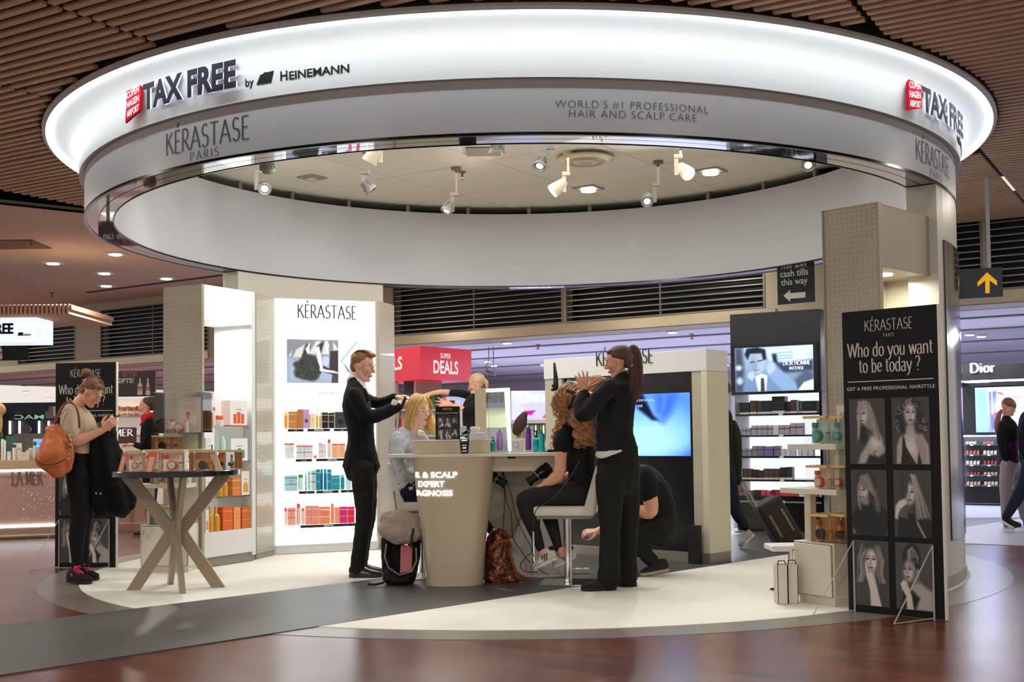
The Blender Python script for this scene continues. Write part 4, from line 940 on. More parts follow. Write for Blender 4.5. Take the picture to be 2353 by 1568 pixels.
row(PA, .915, [(472, 486, 1007, 1062, 'boxp', (228, 236, 238), TE, 'white carton with teal print'), (488, 494, 1022, 1062, 'slim', (70, 110, 120), (30, 40, 50), 'small dark teal bottle'), (513, 527, 1003, 1062, 'tube', (190, 226, 224), (90, 170, 176), 'pale teal tube'), (530, 570, 1008, 1058, 'boxp', (236, 238, 236), TE, 'white carton with teal bottles')], 'left cabinet second shelf')
row(PA, .605, [(472, 487, 1092, 1142, 'boxp', (236, 232, 236), (130, 80, 140), 'white carton with purple print'), (505, 515, 1096, 1140, 'slim', GO, (230, 190, 90), 'gold pump bottle'), (516, 527, 1094, 1140, 'slim', GO, (230, 190, 90), 'gold pump bottle'), (534, 553, 1097, 1138, 'box', AM, (240, 180, 110), 'amber carton'), (555, 574, 1083, 1136, 'boxp', (236, 226, 210), GO, 'white carton with gold bottles')], 'left cabinet third shelf')
row(PA, .306, [(472, 480, 1172, 1214, 'boxp', (236, 232, 226), GO, 'narrow white carton with a gold bottle'), (483, 494, 1164, 1214, 'slim', GO, (226, 178, 70), 'gold bottle with slim pump'), (497, 509, 1164, 1213, 'slim', GO, (226, 178, 70), 'gold bottle with slim pump'), (512, 535, 1166, 1212, 'box', (226, 96, 30), (240, 130, 60), 'deep orange translucent box'), (537, 553, 1166, 1211, 'box', (232, 150, 90), None, 'peach translucent box'), (556, 575, 1166, 1211, 'box', (206, 104, 30), (236, 140, 60), 'burnt orange translucent box')], 'left cabinet bottom shelf')
# infill panels
def infill(a, b, h, label, y0=0):
    pl = Plane(a, b); t = thing('patterned_panel', label, 'panel', pl.o, pl.ang)
    MB().box(.002, pl.w-.002, y0, y0+.03, .06, h).build('wallcovering', M_pattern, t); MB().box(.004, pl.w-.004, y0+.005, y0+.028, .004, .06).build('plinth', mat('plinth_grey'), t)
    return t
infill(G(590, 1288), G(631, 1278), 2.465, 'narrow grey patterned panel between the open cabinet and the lit shelf wall')
infill(G(868, 1265), G(903, 1256), 2.465, 'narrow grey patterned panel right of the lit shelf wall behind the standing man', -.034)

# ================================================================== brightly lit product wall
PB = Plane(G(635, 1277), G(866, 1265)); WB = PB.w
tB = thing('product_wall', 'glowing white product wall with a lightbox picture and four shelves', 'display', PB.o, PB.ang)
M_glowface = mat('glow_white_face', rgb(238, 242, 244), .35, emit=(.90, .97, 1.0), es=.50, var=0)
X0, X1 = PB.hit(652, 1000)[0], PB.hit(849, 1000)[0]
HB = 2.46; RZ0, RZ1 = .20, 1.50; DB = .28
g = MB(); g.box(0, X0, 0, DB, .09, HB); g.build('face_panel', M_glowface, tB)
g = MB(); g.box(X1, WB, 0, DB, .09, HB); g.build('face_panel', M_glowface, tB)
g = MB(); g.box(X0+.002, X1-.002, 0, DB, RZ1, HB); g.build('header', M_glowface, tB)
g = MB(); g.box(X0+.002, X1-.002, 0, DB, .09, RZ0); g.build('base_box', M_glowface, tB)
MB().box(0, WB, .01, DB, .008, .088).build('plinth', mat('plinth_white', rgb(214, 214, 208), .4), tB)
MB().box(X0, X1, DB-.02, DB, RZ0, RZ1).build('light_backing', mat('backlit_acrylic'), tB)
for z in (1.205, .915, .605, .278):
    MB().box(X0, X1, .015, DB-.02, z-.012, z-.002).build('shelf', mat('backlit_shelf', (1, 1, 1), .4, emit=(.93, .985, 1), es=.8, var=0), tB)
def on_wall(px, py, off=0): return PB.hit(px, py, off)
lx0, lz0 = on_wall(684, 729); lx1, _ = on_wall(818, 735)
g = MB(); place_vf(g, fit_vf(nib_vf('KÉRASTASE', .128, .11, .035), lx1-lx0), (lx0, -.004, lz0-.005), (1, 0, 0), (0, 0, 1), ez=(0, -1, 0), depth=.004); g.build('brand_letters', mat('dark_metal_letters', rgb(52, 46, 44), .3, metal=.4), tB, label='dark metal letters')
px0, pz = on_wall(738, 744); px1, _ = on_wall(766, 745)
g = MB(); place_vf(g, fit_vf(nib_vf('PARIS', .03, .09, .05, space=.3), px1-px0), (px0, -.001, pz-.002), (1, 0, 0), (0, 0, 1)); g.build('brand_letters', mat('faint_grey'), tB)
a_, hz = on_wall(733, 906); b_, _ = on_wall(772, 907)
g = MB(); place_vf(g, fit_vf(text_vf('HAIR CARE', .028), b_-a_), (a_, -.001, hz), (1, 0, 0), (0, 0, 1)); g.build('small_letters', mat('faint_grey'), tB)
# lightbox picture: model with a big curly head bent over, letters behind
def pic_curls():
    p = Paint(120, 100, (.52, .53, .60)); p.poly([(0, 0), (1, 0), (1, .42), (0, .42)], (.50, .49, .54), .05); p.poly([(0, .45), (1, .42), (1, 1), (0, 1)], (.60, .66, .76), .12)
    lt = (.72, .77, .74); dk = (.24, .20, .22)
    for q in ([(.18, .24), (.34, .12), (.28, .40), (.12, .42)], [(.40, .38), (.56, .04), (.66, .02), (.52, .40), (.44, .42)], [(.68, .30), (.74, .02), (.80, .02), (.82, .34), (.68, .34)], [(.90, .04), (1, .22), (.96, .42), (.90, .42)], [(.04, .38), (.10, .26), (.08, .40)]): p.poly(q, lt, .012)
    p.poly([(.28, .42), (.38, .10), (.46, .16), (.40, .42)], dk, .015); p.poly([(.58, .14), (.72, .04), (.66, .28), (.60, .36)], dk, .015); p.poly([(.84, .26), (1, .24), (1, .84), (.68, .74), (.70, .60), (.82, .66)], dk, .015)
    for x, y, r in [(.44, .52, .17), (.32, .56, .12), (.26, .68, .10), (.34, .78, .14), (.48, .80, .15), (.52, .64, .14), (.18, .58, .06), (.22, .80, .08), (.56, .74, .08)]: p.ell(x, y, r, r*1.05, (.22, .24, .23), .03)
    rn = random.Random(4)
    for i in range(150):
        a = rn.uniform(0, 2*PI); r = rn.uniform(.05, .27); x = .40+r*math.cos(a); y = .67+r*.95*math.sin(a); p.line(arc(x, y, .018, .02, rn.uniform(0, 200), rn.uniform(200, 420), 4), .012, (.16+rn.random()*.14,)*3, .008)
    wt = (.86, .88, .95)
    p.poly([(.55, .22), (.62, .14), (.66, .36), (.69, .66), (.66, .72), (.60, .50)], wt, .015); p.line([(.66, .69), (.76, .72), (.90, .74), (.98, .76)], [.07, .06, .05, .03], wt, .012); p.poly([(.74, .06), (.82, .10), (.80, .30), (.76, .28)], wt, .012); p.poly([(.36, .22), (.44, .08), (.44, .30), (.40, .34)], wt, .012); p.poly([(.70, .40), (.80, .38), (.82, .50), (.78, .62), (.70, .58)], (.68, .72, .84), .012)
    p.poly([(.88, .80), (1, .80), (1, 1), (.86, 1)], (.30, .27, .27), .01)
    return p
cx0, cz0 = on_wall(659, 880); cx1, cz1 = on_wall(777, 782)
M_lightbox = vcmat('lightbox_print', .55, .3)
MB().box(cx0-.02, on_wall(847, 800)[0], -.002, .0, cz0-.03, cz1+.03).build('lightbox_frame', mat('backlit_acrylic'), tB)
add_mesh('lightbox_picture', pic_curls().mesh(cx1-cx0, cz1-cz0, M_lightbox), tB, (cx0, -.004, cz0), 'black and white picture of a model with a big curly head bent down')
def pic_ribbon():
    p = Paint(70, 100, (.93, .97, 1)); p.line([(.62, .02), (.10, .48)], .055, (.66, .68, .76), .015); p.line([(.10, .48), (.34, .72), (.42, .76)], [.02, .06, .02], (.45, .50, .60), .015); p.line([(.12, .50), (.24, .70)], .02, (.8, .84, .92), .01)
    p.poly([(.38, .74), (.48, .74), (.48, 1), (.38, 1)], (.86, .40, .46), .01); p.line([(.43, .64), (.43, .75)], .02, (.55, .58, .70), .008); p.poly([(.62, .70), (.72, .70), (.78, 1), (.68, 1)], (.82, .34, .40), .01); return p
rx1, _ = on_wall(846, 800); add_mesh('lightbox_picture', pic_ribbon().mesh(rx1-cx1-.002, cz1-cz0, M_lightbox), tB, (cx1+.002, -.004, cz0), 'white picture with a grey ribbon and two red bottles')
for zc, strips in ((1.205, [(662, 698, 'CARE'), (707, 759, 'KÉRASTASE'), (768, 806, 'CARE')]), (.915, [(680, 717, 'DRY HAIR'), (727, 800, 'KÉRASTASE')]), (.605, [(687, 723, 'CARE'), (727, 778, 'KÉRASTASE'), (783, 815, 'CARE')]), (.278, [(690, 818, 'KÉRASTASE')])):
    for xa, xb, tx in strips:
        a = PB.hit(xa, 1000)[0]; b = PB.hit(xb, 1000)[0]; g = MB(); g.box(a, b, .006, .014, zc-.030, zc-.004); o = g.build('shelf_label', M_blackm, tB, label='black shelf label with white lettering')
        g = MB(); v = nib_vf(tx, .014, .14, .08, space=.14) if tx == 'KÉRASTASE' else text_vf(tx, .010)
        place_vf(g, center_vf(v), ((a+b)/2, .0054, zc-.022), (1, 0, 0), (0, 0, 1)); g.build('label_letters', M_print_white, o)
W_ = (232, 236, 238); PT, TL, DT = (178, 220, 228), (0, 140, 168), (20, 120, 150); CO, PK, HP = (240, 150, 128), (228, 30, 120), (236, 10, 80); BK = (26, 26, 28)
row(PB, 1.205, [(654, 661, 948, 978, 'bottle', (226, 150, 30), (236, 190, 90), 'amber bottle'), (663, 683, 946, 979, 'box', (206, 138, 72), (226, 186, 130), 'amber carton'), (684, 696, 941, 979, 'box', (190, 128, 70), None, 'brown carton'), (697, 711, 941, 980, 'boxd', (206, 160, 206), (90, 70, 90), 'lilac patterned carton'), (712, 725, 951, 980, 'box', (244, 226, 186), None, 'cream carton'), (727, 733, 940, 980, 'slim', (216, 172, 84), (240, 220, 150), 'slim gold bottle'), (734, 739, 942, 980, 'slim', (224, 190, 110), (240, 226, 170), 'slim pale gold bottle'), (740, 754, 948, 981, 'box', BK, (190, 160, 90), 'black carton with gold print'), (756, 768, 949, 981, 'box', BK, (190, 160, 90), 'black carton with gold print'), (770, 795, 947, 982, 'boxd', (62, 62, 72), (30, 30, 36), 'dark grey carton'), (797, 812, 949, 983, 'box', (62, 62, 72), (30, 30, 36), 'dark grey carton')], 'lit wall top shelf')
row(PB, .915, [(654, 664, 1019, 1052, 'boxt', W_, OR, 'white carton with orange top'), (665, 676, 1019, 1052, 'boxt', W_, OR, 'white carton with orange top'), (681, 699, 1021, 1053, 'box', W_, (196, 60, 70), 'white carton with red rules'), (700, 719, 1021, 1054, 'box', W_, (196, 60, 70), 'white carton with red rules'), (721, 730, 1048, 1055, 'jar', (240, 130, 60), (246, 170, 110), 'small orange jar'), (732, 740, 1016, 1054, 'box', (232, 232, 240), (180, 160, 200), 'tall white carton'), (741, 750, 1019, 1055, 'box', (234, 236, 240), (220, 190, 200), 'tall white carton'), (753, 762, 1010, 1055, 'bottle', (226, 226, 236), (210, 80, 70), 'white bottle with red cap'), (763, 777, 1020, 1056, 'boxt', (244, 190, 140), OR, 'peach carton with orange top'), (779, 794, 1020, 1056, 'boxt', (244, 190, 140), OR, 'peach carton with orange top')], 'lit wall second shelf')
row(PB, .605, [(654, 684, 1093, 1127, 'box', PT, TE, 'pale teal carton'), (686, 699, 1091, 1127, 'bottle', (226, 240, 238), (40, 160, 90), 'white bottle with green cap'), (701, 707, 1085, 1127, 'tube', (170, 214, 222), (60, 160, 180), 'pale blue tube'), (708, 715, 1083, 1127, 'bottle', (186, 220, 226), (150, 200, 210), 'pale blue bottle'), (716, 726, 1081, 1127, 'box', (196, 220, 216), (80, 80, 80), 'pale green carton'), (727, 736, 1079, 1127, 'box', TL, (120, 200, 210), 'tall teal carton'), (737, 744, 1078, 1128, 'bottle', DT, (40, 150, 180), 'dark teal bottle'), (745, 752, 1078, 1128, 'bottle', DT, (40, 150, 180), 'dark teal bottle'), (753, 762, 1079, 1128, 'box', TL, (120, 200, 210), 'tall teal carton'), (763, 782, 1093, 1128, 'box', (30, 160, 170), (130, 210, 215), 'teal carton'), (784, 793, 1091, 1128, 'bottle', (40, 150, 176), (140, 190, 200), 'small teal bottle'), (795, 808, 1093, 1128, 'boxt', (206, 232, 236), (230, 238, 240), 'white pump carton')], 'lit wall third shelf')
row(PB, .278, [(654, 660, 1168, 1200, 'bottle', (240, 210, 200), (206, 60, 50), 'pale bottle with red cap'), (661, 680, 1167, 1200, 'box', (242, 172, 150), (220, 90, 70), 'coral carton'), (682, 692, 1158, 1200, 'bottle', (242, 196, 184), (214, 90, 90), 'pale pink bottle'), (693, 701, 1168, 1201, 'bottle', (246, 214, 204), (232, 130, 110), 'pale bottle'), (702, 715, 1163, 1202, 'box', CO, (240, 190, 176), 'coral carton'), (716, 733, 1163, 1202, 'box', CO, (240, 190, 176), 'coral carton'), (735, 759, 1165, 1203, 'box', (242, 138, 96), (252, 226, 214), 'orange carton with white rule'), (761, 769, 1158, 1203, 'bottle', CO, (232, 120, 130), 'coral bottle'), (770, 780, 1166, 1203, 'box', (240, 160, 120), None, 'peach carton'), (781, 798, 1165, 1204, 'box', PK, (246, 150, 190), 'magenta carton'), (800, 815, 1165, 1204, 'box', HP, (250, 140, 170), 'hot pink carton')], 'lit wall bottom shelf')

# ================================================================== right tall cabinet
c0 = at(2022, 467, 7.85); c1 = at(1888, 487, 8.14); c2 = at(2156, 505, 8.47)
PR = Plane((c0.x, c0.y), (c2.x, c2.y)); WR = PR.w; DR = .41; HR = c0.z
tR = thing('display_cabinet', 'tall champagne cabinet with embossed side and lit niche, right under the ring', 'cabinet', PR.o, PR.ang)
MB().box(-.03, 0, .006, DR-.006, .06, HR).build('patterned_side', mat('patterned_panel') if 'patterned_panel' in _mats else M_pattern, tR, label='champagne embossed side panel')
g = MB(); g.box(-.038, .004, -.006, .006, .05, HR+.004); g.box(-.038, .004, DR-.006, DR+.004, .05, HR+.004); g.build('edge_trim', M_champ, tR)
MB().box(-.036, -.002, .006, DR-.006, HR, HR+.008).build('edge_trim', mat('trim_pale', rgb(214, 206, 186), .4), tR)
MB().box(0, WR, 0, DR, 2.20, HR).build('header', mat('header_champagne', rgb(176, 164, 146), .4, metal=.15, var=.02), tR, bevel=.003)
MB().box(WR-.05, WR, 0, DR, .06, 2.20).build('side_panel', M_beige, tR)
MB().box(.0, WR-.05, DR-.02, DR, .06, 2.20).build('back_panel', mat('niche_cream', rgb(206, 200, 178), .5, var=.02), tR)
MB().box(0, .02, .01, DR-.02, .30, 2.20).build('glass_side', M_glass, tR)
MB().box(0, WR-.05, 0, DR, .06, .30).build('base_box', M_beige, tR)
MB().box(-.03, WR, .015, DR-.01, .008, .06).build('plinth', mat('plinth_grey'), tR)
for z in (1.222, .915, .605): MB().box(.02, WR-.05, .02, DR-.02, z-.010, z-.001).build('glass_shelf', M_glass, tR)
g = MB(); g.cyl((.40, .18), .05, 2.192, 2.199, 18); g.build('downlight', M_lens, tR)
area('cabinet_light', PR.pt(WR/2, DR/2, 2.17), .35, 8, (1, .95, .86), size_y=.25)
MB().box(.02, .30, DR-.03, DR-.022, 1.88, 1.97).build('hanging_sign', mat('sign_cream', rgb(200, 186, 160), .5), tR)
g = MB(); place_vf(g, fit_vf(text_vf('BEST SELLER', .04), .24), (.04, DR-.0305, 1.91), (1, 0, 0), (0, 0, 1)); g.build('sign_letters', mat('sign_grey_ink'), tR)
# ================================================================== stepped white display stands
M_stand = mat('stand_lacquer', rgb(214, 208, 188), .4, var=.02)
def stand(pl, label, xw, shelves, back_h, top_text=True, D=.34):
    """low locker, two shelves on posts, tall back board with gold lettering"""
    t = thing('display_stand', label, 'shelf', pl.o, pl.ang); W = pl.w
    g = MB(); g.box(.03, W-.01, .03, D-.02, .004, .05); g.build('plinth', M_stand, t)
    g = MB(); g.box(0, W, .018, D, .05, .40); g.build('locker', M_stand, t, bevel=.002)
    g = MB(); g.box(.012, W-.012, .013, .0184, .059, .391); g.build('door_gap', mat('gap_brown', rgb(120, 108, 88), .7), t)
    g = MB(); g.box(.016, W-.016, .002, .017, .063, .387); d = g.build('door', M_stand, t, bevel=.003)
    g = MB(); g.T = Matrix.Translation((.045, .0, .335)) @ Matrix.Rotation(PI/2, 4, 'X'); g.lathe([(0, 0), (.008, 0), (.006, .012), (.012, .016), (.012, .024), (0, .027)], 14); g.build('knob', M_chrome, d, smooth=True)
    bx0, bx1 = xw
    MB().box(bx0, bx1, D-.03, D-.005, .40, back_h).build('back_board', M_stand, t, label='cream back board')
    for z, a, b in shelves:
        MB().box(a, b, .0, D-.03, z-.035, z).build('shelf', M_stand, t, bevel=.002)
    z0 = shelves[0][0]
    MB().box(.02, .075, .10, .15, .40, z0-.035).build('post', M_stand, t)
    MB().box(W-.06, W-.02, .10, .15, z0, shelves[1][0]-.035).build('post', M_stand, t)
    if top_text:
        g = MB(); v = nib_vf('KÉRASTASE', .065, .12, .04); place_vf(g, fit_vf(v, .26), (bx0+.03, D-.0306, back_h-.115), (1, 0, 0), (0, 0, 1)); g.build('brand_letters', mat('gold_letters', rgb(120, 84, 50), .4), t, label='brown letters')
    return t
PSR = Plane(G(1822, 1383), G(1914, 1398))
sR = stand(PSR, 'cream stepped display stand with locked cupboard beside the right poster', (.12, PSR.w+.10), [(.742, -.10, PSR.w+.05), (1.03, -.02, PSR.w+.05)], 1.285)
def gift_px(pl, x0, x1, z, yt, kind, label, y=.03, d=.13, grp='clear gift boxes on the right stand'):
    a = pl.hit(x0, 1100, y)[0]; b = pl.hit(x1, 1100, y)[0]; h = pl.hit(x0, yt, y)[1]-z
    return gift_set(M_at(pl, (a+b)/2, y+d/2, z+.001), abs(b-a), d, h, kind, label, grp)
for (z, yt, yy, kind, nm) in ((1.03, 957, 0, 'teal', 'teal'), (.742, 1070, 0, 'orange', 'orange and white'), (.40, 1180, 0, 'amber', 'amber')):
    lv = {1.03: 'upper shelf', .742: 'middle shelf', .40: 'cupboard top'}[z]
    gift_px(PSR, 1852 if z != 1.03 else 1848, 1898, z, yt, kind, 'clear gift box, %s products, left one on %s of right stand' % (nm, lv))
    gift_px(PSR, 1901, 1938, z, yt, kind, 'clear gift box, %s products, right one on %s of right stand' % (nm, lv), y=.06)
t = thing('paper_bag', 'pair of tall white paper bags on the carpet left of the cream cupboard', 'bag', G(1812, 1392))
b = G(1812, 1392)
for k, (px0, px1) in enumerate(((1787, 1812), (1813, 1838))):
    p0 = at(px0, 1300, b.y+.0); p1 = at(px1, 1300, b.y); w_ = (p1.x-p0.x)/2-.002; cx = (p0.x+p1.x)/2-b.x; y0 = .02+.03*k
    g = MB(); zt = .255
    g.box(cx-w_, cx+w_, y0, y0+.004, .002, zt); g.box(cx-w_, cx+w_, y0+.11, y0+.114, .002, zt); g.box(cx-w_, cx-w_+.004, y0, y0+.114, .002, zt); g.box(cx+w_-.004, cx+w_, y0, y0+.114, .002, zt); g.box(cx-w_, cx+w_, y0, y0+.114, .002, .006)
    g.build('bag', mat('paper_white', rgb(214, 206, 200), .6), t)
    g = MB(); g.tube([(cx-.03, y0+.01, zt-.02), (cx-.02, y0+.03, zt+.025), (cx+.02, y0+.03, zt+.025), (cx+.03, y0+.01, zt-.02)], .004, 6); g.build('handle', M_blackm, t)
p = at(1800, 1258, 8.35); t = thing('footstool', 'low white padded stool partly hidden behind the cream cupboard', 'stool', (p.x+.05, p.y, 0))
g = MB(); g.box(-.16, .18, -.12, .14, p.z-.02, p.z+.02); g.build('seat', M_white, t, bevel=.012)
g = MB(); g.cyl((.0, 0), .018, .012, p.z-.02, 14); g.build('post', M_chrome, t); g = MB(); g.cyl((0, 0), .15, .005, .013, 28); g.build('base', M_chrome, t)

# left stand (seen behind the round table)
PSL = Plane((ray(321, 1000).x*9.97, 9.97), (ray(432, 1000).x*9.95, 9.95))
sL = stand(PSL, 'cream stepped display stand with locked cupboard behind the round table', (PSL.w*.58, PSL.w*.99), [(.742, -.07, PSL.w-.01), (1.03, .02, PSL.w+.12)], 1.16, top_text=False, D=.29)
gift_px(PSL, 348, 390, 1.03, 1001, 'amber', 'clear gift box with amber jar under the acrylic case, left one', grp='gift boxes on the left stand')
gift_px(PSL, 392, 410, 1.03, 1001, 'amber', 'narrow clear gift box with amber bottles under the acrylic case, right one', grp='gift boxes on the left stand')
gift_px(PSL, 345, 384, .742, 1062, 'orange', 'clear gift box with orange jar on the middle shelf of the left stand', grp='gift boxes on the left stand')
gift_px(PSL, 344, 386, .40, 1162, 'teal', 'clear gift box with pale teal bottles on the left cupboard', grp='gift boxes on the left stand')
cz = PSL.hit(400, 999, .02)[1]; a = PSL.hit(352, 1000, .0)[0]; b_ = PSL.hit(466, 1000, .0)[0]
t = thing('acrylic_case', 'clear acrylic display case with THE PERFECT GIFT lettering above the gold gift boxes', 'case', PSL.pt(a, 0, 1.162), PSL.ang)
Wc = b_-a; ch = PSL.hit(400, 902, .02)[1]-1.162
g = MB(); g.box(0, Wc, 0, .30, 0, .008); g.build('base_tray', M_acryl, t)
g = MB(); g.box(0, Wc, .002, .005, .008, ch); g.box(0, Wc, .295, .298, .008, ch); g.box(0, .003, .005, .295, .008, ch); g.box(Wc-.003, Wc, .005, .295, .008, ch); g.build('clear_walls', M_acryl, t)
g = MB(); g.box(0, Wc, 0, .30, ch, ch+.005); g.build('clear_top', mat('clear_edge', rgb(206, 212, 208), .1, alpha=.55), t)
g = MB(); place_vf(g, fit_vf(nib_vf('THE PERFECT GIFT', .034, .16, .06, serif=.08), Wc*.58), (.02, -.003, .004), (1, 0, 0), (0, 0, 1), ez=(0, -1, 0), depth=.004); g.build('gift_letters', M_ink2, t)
cM = FR[t.name]
p = Paint(40, 52, (.86, .78, .76)); p.line([(.3, .10), (.7, .10)], .03, (.7, .62, .6), .01)
for k in range(3): p.line([(.2, .22+.05*k), (.8, .22+.05*k)], .012, (.66, .56, .54), .008)
p.poly([(.32, .46), (.50, .46), (.50, .86), (.32, .86)], (.84, .5, .46), .01); p.poly([(.32, .44), (.5, .44), (.5, .52), (.32, .52)], (.80, .16, .16), .01); p.ell(.60, .70, .14, .10, (.92, .86, .82), .01); p.poly([(.66, .54), (.86, .54), (.86, .84), (.68, .84)], (.92, .88, .84), .01)
g = MB(); g.box(Wc*.37, Wc*.80, .20, .206, .01, ch*.90); o = drop(g, 'picture_card', M_white, cM, 'standing white picture card showing red capped products inside the acrylic case', 'card')
add_mesh('card_print', p.mesh(Wc*.41, ch*.84, vcmat('card_print_mat', 0, .5)), o, (Wc*.38, .1994, .02))
bottle(cM @ Matrix.Translation((Wc*.30, .10, .009)), .024, .115, (236, 222, 202), (226, 66, 44), 'cream bottle with bright orange cap in front of the picture card', kind='bottle')
g = MB(); g.T = Matrix.Translation((Wc*.45, .09, .046)) @ Matrix.Rotation(PI/2, 4, 'X'); g.lathe([(0, -.02), (.040, -.02), (.040, .016), (.033, .020)], 24); g.mi = 1; g.lathe([(.033, .019), (0, .019)], 24)
drop(g, 'cream_jar', [pm((232, 100, 72)), pm((238, 224, 214))], cM, 'round orange jar propped upright showing its white lid in the acrylic case', 'jar')
bottle(cM @ Matrix.Translation((Wc*.58, .12, .009)), .018, .11, (230, 226, 222), (206, 196, 190), 'slim white bottle beside the upright jar in the acrylic case', kind='bottle')

# ================================================================== round table
tc = Vector((-2.515, 8.90, 0)); M_tableleg = mat('taupe_lacquer', rgb(160, 142, 118), .38, var=.03)
t = thing('round_table', 'round table with glossy black rim and slanting taupe plate legs', 'table', tc)
ZTT = .882; RTB = .463
g = MB(); g.lathe([(0, ZTT-.042), (RTB-.004, ZTT-.042), (RTB, ZTT-.038), (RTB, ZTT-.004), (RTB-.004, ZTT), (0, ZTT)], 72); g.build('tabletop', M_black, t, smooth=True)
def leg_poly(sgn=1):
    return [(-.02, .40), (.30, ZTT-.045), (.415, ZTT-.045), (.075, .43), (.365, .006), (.262, .006), (-.02, .46)]
for an in (188, 8, -66, 114):
    g = MB(); a = math.radians(an); up = [(.03, .50), (.285, ZTT-.045), (.40, ZTT-.045), (.085, .425), (.355, .006), (.255, .006), (.03, .345)]
    g.T = Matrix.Rotation(a, 4, 'Z'); n = len(up); v = [(x, -.018, z) for x, z in up]+[(x, .018, z) for x, z in up]
    g.add(v, [tuple(range(n))[::-1], tuple(range(n, 2*n))]+[(i, (i+1) % n, n+(i+1) % n, n+i) for i in range(n)])
    g.build('leg', M_tableleg, t, bevel=.003, fix=True)
g = MB(); g.cyl((0, 0), .045, .34, .505, 12); g.build('hub', M_tableleg, t)
Mt = Matrix.Translation(tc)
def table_px(x0, x1, yt, dy, kind, label, rz=0, d=.13):
    Y = tc.y+dy; a = at(x0, 1080, Y).x; b = at(x1, 1080, Y).x; h = at(x0, yt, Y).z-ZTT
    return gift_set(Matrix.Translation(((a+b)/2, Y+d/2, ZTT+.001)) @ Matrix.Rotation(rz, 4, 'Z'), b-a, d, h, kind, label, 'clear gift boxes on the round table')
table_px(287, 323, 1037, -.20, 'red', 'clear gift box with red products, leftmost on the round table', rz=.15)
table_px(363, 421, 1035, -.36, 'red', 'clear gift box with red capped bottle, front centre of the round table')
table_px(437, 489, 1035, -.33, 'amber', 'clear amber gift box with black disc jar, right of centre, round table')
table_px(521, 545, 1035, -.05, 'amber', 'narrow clear amber gift box at the right edge of the round table', rz=-.5)
table_px(424, 462, 1036, .06, 'amber', 'clear gift box with amber products in the back row of the round table')
table_px(326, 362, 1037, .10, 'red', 'clear gift box with red products in the back row of the round table')
table_px(492, 519, 1036, .02, 'amber', 'clear gift box with gold bottles behind the tilted white card')
def lean_card(x0, x1, dy, col, label, lean, hh=.17):
    Y = tc.y+dy; a = at(x0, 1080, Y).x; b = at(x1, 1080, Y).x; g = MB(); w = b-a
    g.hull8([(0, 0, 0), (w, 0, 0), (w, .003, 0), (0, .003, 0)], [(lean, .02, hh), (w+lean, .02, hh), (w+lean, .023, hh), (lean, .023, hh)]); g.mi = 1
    g.hull8([(w*.2, -.001, .0), (w*.8, -.001, .0), (w*.8, 0, .0), (w*.2, 0, .0)], [(w*.2+lean*.75, .014, hh*.75), (w*.8+lean*.75, .014, hh*.75), (w*.8+lean*.75, .015, hh*.75), (w*.2+lean*.75, .015, hh*.75)])
    return drop(g, 'leaflet', [pm(col), pm((240, 190, 160))], Matrix.Translation((a, Y, ZTT+.001)), label, 'leaflet')
lean_card(332, 352, -.385, (238, 96, 50), 'bright orange tilted leaflet between the two red gift boxes', .025, .14)
lean_card(497, 512, -.30, (226, 214, 200), 'white card leaning left between the two amber gift boxes', -.06, .15)
lean_card(271, 283, -.02, (240, 120, 70), 'small orange leaflet at the far left edge of the round table', .03, .14)

# ================================================================== salon counter
M_counter = mat('counter_lacquer', rgb(204, 190, 162), .30, metal=.12, var=.02)
M_top = mat('counter_top_white', rgb(226, 224, 214), .3, var=.01)
pc = Vector(((at(1044, 1200, 8.98)).x, 8.99, 0))
t = thing('salon_counter', 'taupe salon counter on a tapering oval pedestal with a thin white top', 'counter', pc)
g = MB(); ZC = .955
rings = []
for k, (z, rx, ry) in enumerate([(.006, .212, .20), (.03, .214, .20), (.35, .240, .215), (.7, .285, .24), (ZC, .308, .26)]):
    rings.append([(math.copysign(abs(math.cos(a))**.7, math.cos(a))*rx, math.copysign(abs(math.sin(a))**.7, math.sin(a))*ry, z) for a in [2*PI*i/48 for i in range(48)]])
g.loft(rings); g.build('pedestal', M_counter, t, smooth=True, fix=True)
xl, xr, xm = at(892, 1047, 8.82).x-pc.x, at(1285, 1047, 8.82).x-pc.x, at(1067, 1047, 8.82).x-pc.x
MB().box(xl, xm-.0008, -.20, .16, ZC+.001, ZC+.026).build('counter_top', M_top, t, bevel=.002)
MB().box(xm+.0008, xr, -.20, .42, ZC+.001, ZC+.026).build('counter_top', M_top, t, bevel=.002)
bx0, bx1 = at(951, 1030, 8.86).x-pc.x, at(1125, 1030, 8.86).x-pc.x; ZBX = at(1040, 1011, 8.86).z
MB().box(bx0, bx1, -.13, .14, ZC+.027, ZBX-.010).build('upper_box', M_counter, t, bevel=.004); MB().box(bx0-.004, bx1+.004, -.134, .144, ZBX-.010, ZBX).build('upper_top', M_top, t, bevel=.002)
MB().box(bx1+.003, bx1+.35, .02, .30, ZC+.027, ZC+.040).build('tray', mat('tray_grey', rgb(196, 190, 176), .4), t)
dx0, dx1 = at(1127, 1060, 9.0).x-pc.x, at(1274, 1060, 9.0).x-pc.x
MB().box(dx0, dx1, -.02, .38, ZC-.115, ZC-.002).build('drawer', M_counter, t, bevel=.003)
g = MB(); g.box(dx0+.13, dx0+.19, -.03, -.02, ZC-.018, ZC-.004); g.build('drawer_pull', M_blackm, t)
